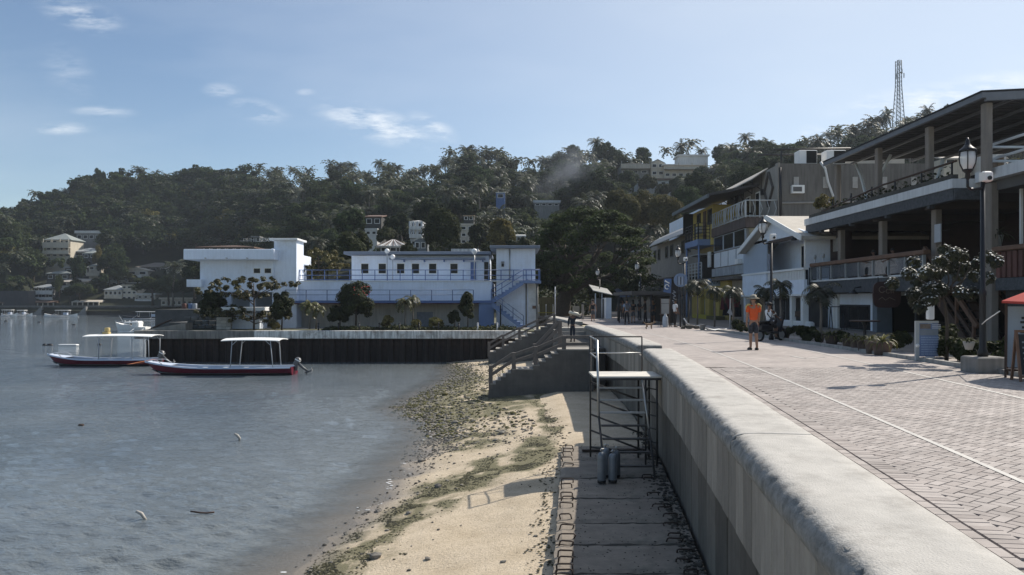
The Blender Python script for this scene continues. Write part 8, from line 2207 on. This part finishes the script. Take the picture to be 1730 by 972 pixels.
def person(label, x, y, z, h=1.7, head=0.0, legs=((.18, .1), (-.2, .25)), arms=((.1, .12, .2), (-.1, .12, .25)), top=None, bottom=None, shorts=False, sleeve='short', skin_mat=None, hat=None, sit=False, lean=.0, long_hair=False, woman=False, group=None, bald=False):
    """arms: (swing forward, out to the side, elbow bend) per side; legs: (thigh forward, knee bend) per side"""
    sm = skin_mat or skin; k = h / 1.75
    T = thing('person', label, 'person', (x, y, z), head, group); T.scale = (k, k, k)
    pz = .93 if not sit else .52
    pel = Vector((0, 0, pz)); ch = Vector((0, lean * .35, pz + .36)); nk = Vector((0, lean * .55, pz + .545)); hd = Vector((0, lean * .6 + .012, pz + .70)); tophd = hd + Vector((0, .0, .075))
    sw = .185 if not woman else .165
    V = [pel, pel.lerp(ch, .5), ch, nk - Vector((0, 0, .02)), nk + Vector((0, 0, .055)), hd - Vector((0, -.012, .03)), tophd]
    E = [(0, 1), (1, 2), (2, 3), (3, 4), (4, 5), (5, 6)]
    Rr = [(.135, .10), (.115, .085), (.15, .10), (.075, .06), (.052, .052), (.078, .088), (.072, .082)]
    J = {}
    for s, (sw_, out, bend) in zip((-1, 1), arms):
        sh = ch + Vector((s * sw, .0, .115)); d = Vector((s * math.sin(out), math.sin(sw_) * math.cos(out), -math.cos(sw_) * math.cos(out))).normalized()
        el = sh + d * .28; b2 = sw_ + bend
        d2 = Vector((s * math.sin(out) * .6, math.sin(b2), -math.cos(b2))).normalized(); wr = el + d2 * .25; hn = wr + d2 * .07
        i = len(V); V += [sh, el, wr, hn]; E += [(2, i), (i, i+1), (i+1, i+2), (i+2, i+3)]; Rr += [.062, .045, .030, (.040, .022)]
        J[('arm', s)] = (sh, el, wr, hn, d2)
    for s, (th, kb) in zip((-1, 1), legs):
        hp_ = pel + Vector((s * .080, 0, -.04)); kn = hp_ + Vector((0, math.sin(th), -math.cos(th))) * .43
        sa = th - kb; an = kn + Vector((0, math.sin(sa), -math.cos(sa))) * .405; toe = an + Vector((s * .02, .15, -.035))
        i = len(V); V += [hp_, kn, an, toe]; E += [(0, i), (i, i+1), (i+1, i+2), (i+2, i+3)]; Rr += [.088, .058, .040, (.042, .03)]
        J[('leg', s)] = (hp_, kn, an, toe)
    low = min(J[('leg', -1)][2].z, J[('leg', 1)][2].z) - .075
    if not sit:
        dz = Vector((0, 0, -low)); V = [v + dz for v in V]; J = {q: tuple((p + dz) if i < 4 else p for i, p in enumerate(val)) for q, val in J.items()}; pel = pel + dz; ch = ch + dz; nk = nk + dz; hd = hd + dz; tophd = tophd + dz
    me = skinned('body', V, E, Rr, sm, T)
    ex = MB()   # fingers, thumb, nose, ears grow out of the same mesh
    for s in (-1, 1):
        sh, el, wr, hn, d2 = J[('arm', s)]; sd_ = d2.cross(Vector((1, 0, 0))); sd_ = sd_.normalized() if sd_.length > .1 else Vector((0, 1, 0))
        for f, (o_, ln_) in enumerate(((-.027, .062), (-.009, .075), (.009, .070), (.026, .055))):
            a = hn + sd_ * o_; ex.tube([a - d2 * .015, a + d2 * ln_ * .55 + Vector((-s * .006, 0, 0)), a + d2 * ln_ + Vector((-s * .02, 0, 0))], [.0095, .009, .007], 6)
        ex.tube([wr + d2 * .02 + sd_ * .03, wr + d2 * .055 + sd_ * .055, wr + d2 * .085 + sd_ * .058], [.011, .010, .008], 6)
    ex.tube([hd + Vector((0, .085, .03)), hd + Vector((0, .112, -.005)), hd + Vector((0, .09, -.015))], [.008, .016, .01], 6)
    for s in (-1, 1): ex.ball(hd + Vector((s * .082, -.005, .005)), (.012, .022, .032), 8, 5)
    ex.tube([hd + Vector((-.025, .088, -.05)), hd + Vector((0, .095, -.05)), hd + Vector((.025, .088, -.05))], .007, 5)
    add_to_mesh(me, ex)
    body = link_copy(me, 'body', (0, 0, 0), parent=T)
    ey = MB()
    for s in (-1, 1): ey.ball(hd + Vector((s * .032, .084, .022)), (.012, .008, .007), 8, 5)
    put('eyes', ey, hair_m, T, True)
    # shirt
    def sl_(s, f): sh, el, wr, hn, d2 = J[('arm', s)]; return [sh, sh.lerp(el, f)] if f <= 1 else [sh, el, el.lerp(wr, f - 1)]
    hem = pel + Vector((0, 0, -.03))
    V = [hem, pel.lerp(ch, .45), ch, nk - Vector((0, 0, .015))]; E = [(0, 1), (1, 2), (2, 3)]; Rr = [(.165, .125), (.15, .112), (.172, .12), (.085, .075)]
    f = {'short': .75, 'long': 1.9, 'none': .22}[sleeve]
    for s in (-1, 1):
        P = sl_(s, f); i = len(V); V += P; E += [(2, i)] + [(i + q_, i + q_ + 1) for q_ in range(len(P) - 1)]; Rr += [.078, .070, .048][:len(P)]
    ms_ = skinned('shirt', V, E, Rr, top, T); link_copy(ms_, 'shirt', (0, 0, 0), parent=T)
    V = [pel + Vector((0, 0, .04)), pel + Vector((0, 0, -.05))]; E = [(0, 1)]; Rr = [(.15, .115), (.15, .115)]
    for s in (-1, 1):
        hp_, kn, an, toe = J[('leg', s)]; i = len(V)
        P = [hp_ - Vector((0, 0, .03)), hp_.lerp(kn, .92)] if shorts else [hp_ - Vector((0, 0, .03)), kn, kn.lerp(an, .93)]
        V += P; E += [(1, i)] + [(i + q_, i + q_ + 1) for q_ in range(len(P) - 1)]; Rr += ([.10, .092] if shorts else [.098, .073, .058])
    mt_ = skinned('shorts' if shorts else 'trousers', V, E, Rr, bottom, T); link_copy(mt_, 'shorts' if shorts else 'trousers', (0, 0, 0), parent=T)
    for s in (-1, 1):
        hp_, kn, an, toe = J[('leg', s)]; q_ = MB().tube([an + Vector((0, -.05, -.045)), an + Vector((0, .03, -.03)), an.lerp(toe, .75) + Vector((0, 0, -.02)), toe + Vector((0, .035, -.018))], [.040, .052, .046, .03], 9)
        put('shoe', q_, shoe_m, T, True)
    if not bald:
        hr = MB().lathe([(.0885, -.005), (.094, .03), (.090, .07), (.070, .112), (.035, .13), (1e-4, .135)], hd + Vector((0, -.014, .012)), 14, True, 1, 1.1)
        if long_hair: hr.tube([hd + Vector((0, -.07, .06)), hd + Vector((0, -.10, -.06)), hd + Vector((0, -.10, -.2))], [.07, .08, .05], 9)
        put('hair', hr, hair_m, T, True)
    if hat == 'straw':
        put('hat', MB().lathe([(.19, .035), (.2, .045), (.115, .075), (.10, .12), (.085, .16), (.03, .175), (1e-4, .175)], hd + Vector((0, 0, .0)), 18, True, 1, 1.08), mat('straw_hat', (.50, .44, .34), .9, .2, 12, .3, 40), T, True)
        put('hat_band', MB().lathe([(.118, .076), (.109, .108)], hd, 18, True, 1, 1.08), black_metal, T, True)
    if hat == 'cap':
        put('cap', MB().lathe([(.098, .035), (.096, .08), (.07, .12), (1e-4, .135)], hd, 14, True, 1, 1.08).box(hd + Vector((0, .14, .045)), (.14, .11, .012)), hair_m, T, True)
    T['joints'] = 0; del T['joints']
    T_J[T.name] = J
    return T
T_J = {}
orange = cloth('shirt_orange', (.62, .095, .022)); white_c = cloth('shirt_white', (.66, .68, .70)); navy = cloth('cloth_navy', (.02, .026, .038), .2); blackc = cloth('cloth_black', (.016, .016, .018)); greyc = cloth('cloth_grey', (.085, .09, .10))
bluec = cloth('cloth_pale_blue', (.26, .34, .46)); pattern = mat('shorts_pattern', (.028, .032, .042), .85, .85, 16, .1, 30); khaki = cloth('cloth_khaki', (.20, .17, .13)); tanc = cloth('cloth_tan', (.30, .26, .21))
def gp(px, yfeet): Y = DY(yfeet, 0); return GX(px, Y), Y
x, y = gp(1273, 591.5)
T = person('man in a bright orange shirt, patterned dark shorts and straw hat, walking away', x, y, 0, 1.78, R(4), ((.10, .10), (-.06, .12)), ((.02, .07, .12), (.16, .09, .25)), orange, pattern, True, 'short', None, 'straw')
J = T_J[T.name]; mb = MB()
for s in (-1, 1): sh, el, wr, hn, d2 = J[('arm', s)]; mb.tube([sh + Vector((-s * .075, -.02, .068)), sh + Vector((-s * .01, -.01, .07)), sh + Vector((s * .058, 0, .025)), sh.lerp(el, .35) + Vector((s * .066, 0, .0))], [.032, .036, .030, .018], 7)
put('shoulder_panel', mb, cloth('cloth_straw', (.50, .38, .15)), T, True)
put('watch', MB().tube([J[('arm', 1)][2] - J[('arm', 1)][4] * .02, J[('arm', 1)][2] + J[('arm', 1)][4] * .01], .041, 8), black_metal, T, True)
x, y = gp(1140.5, 552.5)
person('man in a white T-shirt and black trousers standing by the pale board cart', x, y, 0, 1.70, R(-70), ((.05, .05), (-.05, .05)), ((.25, .06, .5), (.1, .06, .3)), white_c, blackc, False, 'short', skin_d)
x, y = gp(1059, 548.5)
T = person('person in a pale blue shirt with a grey backpack and dark trousers, walking away', x, y, 0, 1.72, R(6), ((.2, .1), (-.2, .3)), ((.2, .1, .3), (-.15, .1, .2)), bluec, blackc, False, 'short', skin)
put('backpack', MB().bevbox((0, -.2, 1.24), (.30, .18, .40), .06), greyc, T, True)
for s in (-1, 1): put('backpack_strap', MB().tube([(s * .11, -.13, 1.42), (s * .12, .05, 1.47), (s * .12, .125, 1.32), (s * .13, .0, 1.08)], .018, 6), greyc, T, True)
x, y = gp(1069.5, 546.5)
person('person in a black top and grey shorts walking beside the one with the backpack', x, y, 0, 1.68, R(0), ((.2, .15), (-.25, .3)), ((.1, .15, .3), (-.1, .2, .3)), blackc, greyc, True, 'short', skin, None, False, 0, True, True)
x, y = gp(1090, 547)
person('person all in black standing beside the dog, arm held out towards the buildings', x, y, 0, 1.72, R(75), ((.1, .05), (-.1, .1)), ((.5, .5, .6), (.6, .2, .8)), blackc, blackc, False, 'short', skin_d)
x, y = gp(1103, 546)
person('person in a long grey shirt standing behind the dog', x, y, 0, 1.74, R(30), ((.06, .05), (-.08, .1)), ((.1, .08, .15), (0, .1, .2)), greyc, greyc, True, 'short', skin)
x, y = gp(1001.5, 543)
person('person in a dark sleeveless top and wide grey shorts walking away past the kiosk', x, y, 0, 1.70, R(0), ((.15, .1), (-.2, .25)), ((.1, .25, .2), (-.1, .25, .2)), blackc, greyc, True, 'none', skin)
x, y = gp(1027, 537.5)
person('person in a pale shirt and black trousers leaning at the white kiosk', x, y, 0, 1.70, R(60), ((-.25, .0), (-.35, .1)), ((.2, .1, .8), (.3, .1, .9)), tanc, blackc, False, 'short', skin_d, None, False, .25)
for k, (px, yf, lab, tc_, bc) in enumerate(((1046, 541, 'person in a khaki top in the shade at the outer end of the pergola', khaki, blackc), (1052, 539.5, 'person in dark clothes deep in the shade of the pergola', greyc, blackc), (1080, 541.5, 'person in navy standing under the pergola behind the walking pair', navy, navy))):
    x, y = gp(px, yf); person(lab, x, y, 0, 1.66, R(120 + 50 * k), ((.05, .05), (-.05, .05)), ((.3, .1, .6), (.1, .1, .4)), tc_, bc, False, 'short', skin_d)
# man carrying a gas bottle on his shoulder on the landing
T = person('man in a dark wetsuit carrying a pale tank across his shoulders', GX(967.5, 43.5), 43.5, -.68, 1.74, R(0), ((.12, .1), (-.12, .2)), ((.1, .14, .1), (.5, 1.2, 2.0)), navy, navy, False, 'long', skin_d)
bt = thing('carried_tank', 'pale dive tank lying across the shoulders of the man in the wetsuit', 'dive tank', (GX(968, 43.5), 43.45, .96))
tb0 = Vector((GX(961, 43.5), 43.45, .99)); tb1 = Vector((GX(978, 43.5), 43.5, .86)); dd_ = tb1 - tb0
put('cylinder', MB().tube([tb0, tb0 + dd_ * .04, tb0 + dd_ * .1, tb0 + dd_ * .85, tb0 + dd_ * .95, tb1], [.05, .085, .10, .10, .07, .03], 14), mat('tank_pale', (.58, .55, .47), .45, .08, 3), bt)
put('valve', MB().tube([tb1, tb1 + dd_ * .12], .025, 8), steel, bt)
# seated man and scooter
x, y = GX(1300, 31.6), 31.6
T = person('man in a white T-shirt and dark cap sitting on the parked scooter', x, y, .27, 1.68, R(-60), ((1.25, 1.1), (1.05, 1.2)), ((.5, .1, .6), (.6, .12, .5)), white_c, blackc, True, 'short', skin_d, 'cap', True)
put('sling_strap', MB().tube([(-.13, .06, 1.03), (.0, .125, .86), (.15, .08, .66)], .02, 6).tube([(-.13, .06, 1.03), (0, -.13, .86), (.15, -.06, .66)], .02, 6), blackc, T, True)
scp = thing('scooter', 'dark scooter parked at the kerb behind the man in orange', 'scooter', (x + .05, y, 0), R(-62))
blk = mat('scooter_black', (.02, .02, .024), .35, .2, 3, .05, 20)
for yy2 in (-.62, .62):
    a0 = put('wheel', MB().tube([(0.0, yy2 + .22 * math.cos(a), .24 + .22 * math.sin(a)) for a in np.linspace(0, 6.283, 17)], .045, 8, False), hair_m, scp, True)
    put('rim', MB().tube([(-.03, yy2, .24), (.03, yy2, .24)], .14, 12), steel, a0, True)
put('body', MB().bevbox((0, -.35, .55), (.26, .75, .34), .08).bevbox((0, .12, .34), (.28, .5, .1), .03), blk, scp, True)
put('front_shield', MB().box((0, .48, .66), (.34, .08, .62), 0, R(-16)), blk, scp, True)
put('seat', MB().bevbox((0, -.35, .77), (.24, .7, .1), .04), hair_m, scp, True)
put('handlebar', MB().tube([(-.32, .38, 1.02), (-.1, .45, 1.0), (.1, .45, 1.0), (.32, .38, 1.02)], .02, 6), black_metal, scp, True)
put('headlight', MB().ball((0, .56, .9), (.09, .06, .08), 10, 6), lamp_glass, scp, True)
for s in (-1, 1): put('mirror', MB().tube([(s * .22, .42, 1.02), (s * .3, .42, 1.2)], .01, 5).ball((s * .3, .42, 1.23), (.06, .02, .045), 8, 5), black_metal, scp, True)
put('tail_light', MB().box((0, -.74, .62), (.14, .04, .07)), red, scp, True)
put('mudguard', MB().tube([(0, .4, .42), (0, .62, .51), (0, .84, .40)], .05, 6), blk, scp, True)
bgk = thing('black_bag', 'round black bag with a pale clasp beside the lamp post behind the man in orange', 'bag', (GX(1306.5, 31.4), 31.4, 1.0))
put('bag', MB().ball((0, 0, GZ(543, 31.4) - 1.0), (.17, .12, .16), 12, 8), blk, bgk, True); put('clasp', MB().ball((-.03, -.13, GZ(542, 31.4) - 1.0), .035, 8, 5), lamp_gray, bgk, True)
put('strap', MB().tube([(-.1, 0, GZ(540, 31.4) - 1.0), (.04, 0, 1.25 - 1.0 + .3), (.1, 0, GZ(540, 31.4) - 1.0)], .012, 5), blk, bgk, True)
# people on the restaurant balcony
person('guest in a white and dark top sitting at the wooden balcony rail', GX(1478, 39.9), 39.9, 2.95, 1.7, R(80), ((1.4, 1.4), (1.4, 1.4)), ((.6, .1, .7), (.7, .1, .8)), white_c, blackc, False, 'short', skin_d, None, True, .1, True, True)
person('guest in a grey shirt leaning on the wooden balcony rail', GX(1521, 37.2), 37.6, 2.90, 1.7, R(60), ((1.4, 1.4), (1.4, 1.4)), ((.8, .2, .4), (.8, .2, .4)), mat('cloth_midgrey', (.16, .17, .18), .85), blackc, False, 'short', skin_d, None, True, .25)
for k, (px, Y) in enumerate(((1377, 45.8), (1391, 44.5))):
    T = thing('wind_lamp', ('slim glass and metal lamp on the balcony rail nearest the gabled house', 'thicker metal lantern second along the balcony rail')[k], 'table lamp', (GX(px, Y), Y, 3.9))
    put('stem', MB().lathe([(.12, 0), (.06, .05), (.06, .3), (.1, .34)], (0, 0, 0), 10), lamp_gray, T, True); put('shade', MB().lathe([(.1, .34), (.14, .5), (.13, .72), (.05, .78)], (0, 0, 0), 10), MATS['pot_grey'], T, True); T.scale = (.6,) * 3
# dog
x, y = gp(1097, 556.5)
D = thing('dog', 'tan short haired dog with dark saddle standing sideways on the promenade', 'dog', (x, y, 0), R(-80))
V = [(0, -.28, .47), (0, -.05, .455), (0, .2, .48), (0, .36, .56), (0, .46, .66), (0, .56, .66), (0, .65, .63)]
E = [(0, 1), (1, 2), (2, 3), (3, 4), (4, 5), (5, 6)]; Rr = [.095, .10, .125, .085, .072, .058, .034]
for s in (-1, 1):
    i = len(V); V += [(s * .07, .2, .40), (s * .075, .19, .22), (s * .075, .21, .05), (s * .075, .25, .03)]; E += [(2, i), (i, i+1), (i+1, i+2), (i+2, i+3)]; Rr += [.06, .035, .026, .03]
    i = len(V); V += [(s * .07, -.27, .40), (s * .08, -.21, .27), (s * .08, -.33, .17), (s * .08, -.30, .04), (s * .08, -.26, .03)]; E += [(0, i), (i, i+1), (i+1, i+2), (i+2, i+3), (i+3, i+4)]; Rr += [.075, .05, .028, .026, .03]
i = len(V); V += [(0, -.38, .53), (0, -.50, .62), (0, -.56, .74)]; E += [(0, i), (i, i+1), (i+1, i+2)]; Rr += [.035, .025, .018]
me = skinned('body', V, E, Rr, mat('dog_tan', (.22, .15, .09), .85, .45, 6, .2, 50), D); ex = MB()
for s in (-1, 1): ex.prism([(s * .035, .45, .72), (s * .07, .44, .70), (s * .06, .43, .80)], (0, .02, 0))
add_to_mesh(me, ex); link_copy(me, 'body', (0, 0, 0), parent=D); D.scale = (.62,) * 3
ex = MB().ball((0, .675, .635), .016, 7, 5)
for s in (-1, 1): ex.ball((s * .045, .55, .69), .012, 7, 5)
put('nose_and_eyes', ex, hair_m, D, True)
# odds and ends along the kerb
def odd(name, label, cat, px, yb, mbf, m):
    Y = DY(yb, 0); o = solo(name, mbf, m, label, cat); o.location = (GX(px, Y), Y, 0); return o
odd('bucket', 'small grey bucket standing at the kerb in front of the yellow planter', 'bucket', 1187, 558, MB().lathe([(.13, 0), (.17, .3), (.18, .3), (.18, .33), (.15, .32), (.12, .05), (1e-4, .05)], n=14), MATS['pot_grey'])
mb = MB(); mb.tube([(-.8, 0, .6), (-.6, 0, .3), (-.3, .1, .12), (.1, 0, .16), (.4, 0, .1)], .035, 7); odd('hose', 'pale hose curling down from the shade onto the paving', 'hose', 1178, 555, mb, lamp_gray)
mb = MB(); rock(mb, (0, 0, .12), .3, .6); rock(mb, (.4, .1, .1), .22, .6); rock(mb, (-.35, .1, .08), .2, .7); odd('rubble_heap', 'dark heap of stones beside the small grey bucket', 'stone heap', 1165, 556, mb, rb_mat)
mb = MB(); V = [(i * .22 - .5, j * .2, .05 + .10 * random.random()) for i in range(6) for j in range(4)]; mb.add(V, [(i*4+j, i*4+4+j, i*4+5+j, i*4+j+1) for i in range(5) for j in range(3)]); odd('plastic_sheet', 'crumpled white plastic sheet on the kerb below the dark planter', 'plastic sheet', 1210, 560, mb, white_trim)
hc = thing('hanging_clothes', 'dark red and black clothes hanging in the beige shop front', 'clothes', (GX(1236, 62), 62, .6))
for k, (px, py, m, w_) in enumerate(((1229, 512, cloth('cloth_maroon', (.12, .02, .025)), .9), (1239, 508, MATS['cloth_maroon'], 1.0), (1234, 522, blackc, 1.0), (1244, 524, blackc, .8))):
    c = W(px, py, 62); mb = MB(); n_ = 5; V = []
    for i in range(n_):
        V += [(c.x - w_ / 2 + w_ * i / (n_ - 1), 62 + .08 * (i % 2), c.z + .45), (c.x - w_ / 2 * 1.2 + 1.2 * w_ * i / (n_ - 1), 62 + .12 * ((i + 1) % 2), c.z - .55)]
    V += [(a, b + .1, c_) for a, b, c_ in V]
    mb.add(V, [(2*i, 2*i+1, 2*i+3, 2*i+2) for i in range(n_-1)] + [(10+2*i, 10+2*i+2, 10+2*i+3, 10+2*i+1) for i in range(n_-1)]); put('garment', mb, m, hc)
tr_ = thing('sandwich_board', 'pale angled board leaning on a thin post before the beige shop front', 'board', (GX(1234, 44.5), 44.5, 0))
put('post', MB().tube([(GX(1233, 44.5), 44.5, 0), (GX(1234, 44.5), 44.5, 2.0)], .04, 6), lamp_gray, tr_); put('board', MB().prism([(GX(1228, 44.5), 44.4, .95), (GX(1238, 44.5), 44.4, .75), (GX(1233, 44.5), 44.4, 1.25)], (0, .05, 0)), lamp_gray, tr_)
# low railing and boards near the foot of the big tree
rl = thing('thin_railing', 'thin dark railing and posts by the corner of the white building', 'railing', (3.0, 76, -.3))
railing(rl, [(2.3, 72, -.2), (2.6, 80, -.2)], 1.1, 2.0, black_metal, .025, (.5,), .03)
put('tall_post', MB().tube([(GX(938, 74), 74, -.5), (GX(938, 74), 74, 3.0)], .06, 7), lamp_gray, rl)
# ---- small trees between the far houses, the air and the smoke
for k, (px, yt, yb, w_, Y) in enumerate(((72, 432, 456, 30, 284), (98, 436, 455, 34, 282), (124, 436, 454, 26, 280), (140, 438, 452, 22, 278), (60, 452, 474, 26, 274), (128, 470, 484, 22, 268), (172, 462, 480, 26, 268), (186, 452, 474, 34, 279), (205, 448, 470, 30, 280), (96, 474, 488, 18, 268), (152, 484, 500, 30, 263), (44, 470, 492, 30, 264), (30, 480, 500, 30, 263), (8, 478, 498, 34, 263), (222, 462, 478, 16, 276), (262, 466, 482, 30, 280), (320, 462, 486, 22, 280), (120, 418, 432, 22, 296), (178, 408, 424, 36, 306), (112, 404, 420, 22, 300))):
    px_bush('village_bush', 'small bushy tree between the houses of the far village', 'tree', px, yt, yb, w_, Y, (leaf_a, leaf_b, lf_mid)[k % 3], .5, 300 + k, 14, 60, False, 'small trees between the far houses', 0)
def volume_box(name, x0, x1, y0, y1, z0, z1, density, color, aniso=.3, soft=None):
    m = bpy.data.materials.new(name); m.use_nodes = True; nt = m.node_tree; nt.nodes.remove(nt.nodes['Principled BSDF'])
    v = nt.nodes.new('ShaderNodeVolumePrincipled'); v.inputs['Color'].default_value = (*color, 1); v.inputs['Density'].default_value = density; v.inputs['Anisotropy'].default_value = aniso
    nt.links.new(v.outputs[0], nt.nodes['Material Output'].inputs['Volume'])
    o = put(name, MB().bb(x0, x1, y0, y1, z0, z1), m, kind='stuff')
    return o, m, v
volume_box('haze', -620, 500, -60, 500, -8, 95, 0.00020, (.80, .89, 1.0), .3)
o, m, v = volume_box('smoke', GX(880, 190), GX(1030, 190), 182, 200, GZ(350, 190), GZ(235, 190), .05, (.75, .82, .95))
nt = m.node_tree; tcn = nt.nodes.new('ShaderNodeTexCoord'); n1 = nt.nodes.new('ShaderNodeTexNoise'); n1.inputs['Scale'].default_value = .16; n1.inputs['Detail'].default_value = 4; nt.links.new(tcn.outputs['Object'], n1.inputs['Vector'])
mp_ = nt.nodes.new('ShaderNodeMapping'); mp_.inputs['Location'].default_value = (-1, -1, -1); mp_.inputs['Scale'].default_value = (2, 2, 2); nt.links.new(tcn.outputs['Generated'], mp_.inputs[0])
gr = nt.nodes.new('ShaderNodeTexGradient'); gr.gradient_type = 'SPHERICAL'; nt.links.new(mp_.outputs[0], gr.inputs[0])
r1 = nt.nodes.new('ShaderNodeMapRange'); r1.inputs['From Min'].default_value = .45; r1.inputs['From Max'].default_value = .75; r1.inputs['To Max'].default_value = .08; nt.links.new(n1.outputs[0], r1.inputs['Value'])
ml = nt.nodes.new('ShaderNodeMath'); ml.operation = 'MULTIPLY'; nt.links.new(r1.outputs[0], ml.inputs[0]); nt.links.new(gr.outputs['Fac'], ml.inputs[1]); nt.links.new(ml.outputs[0], v.inputs['Density'])
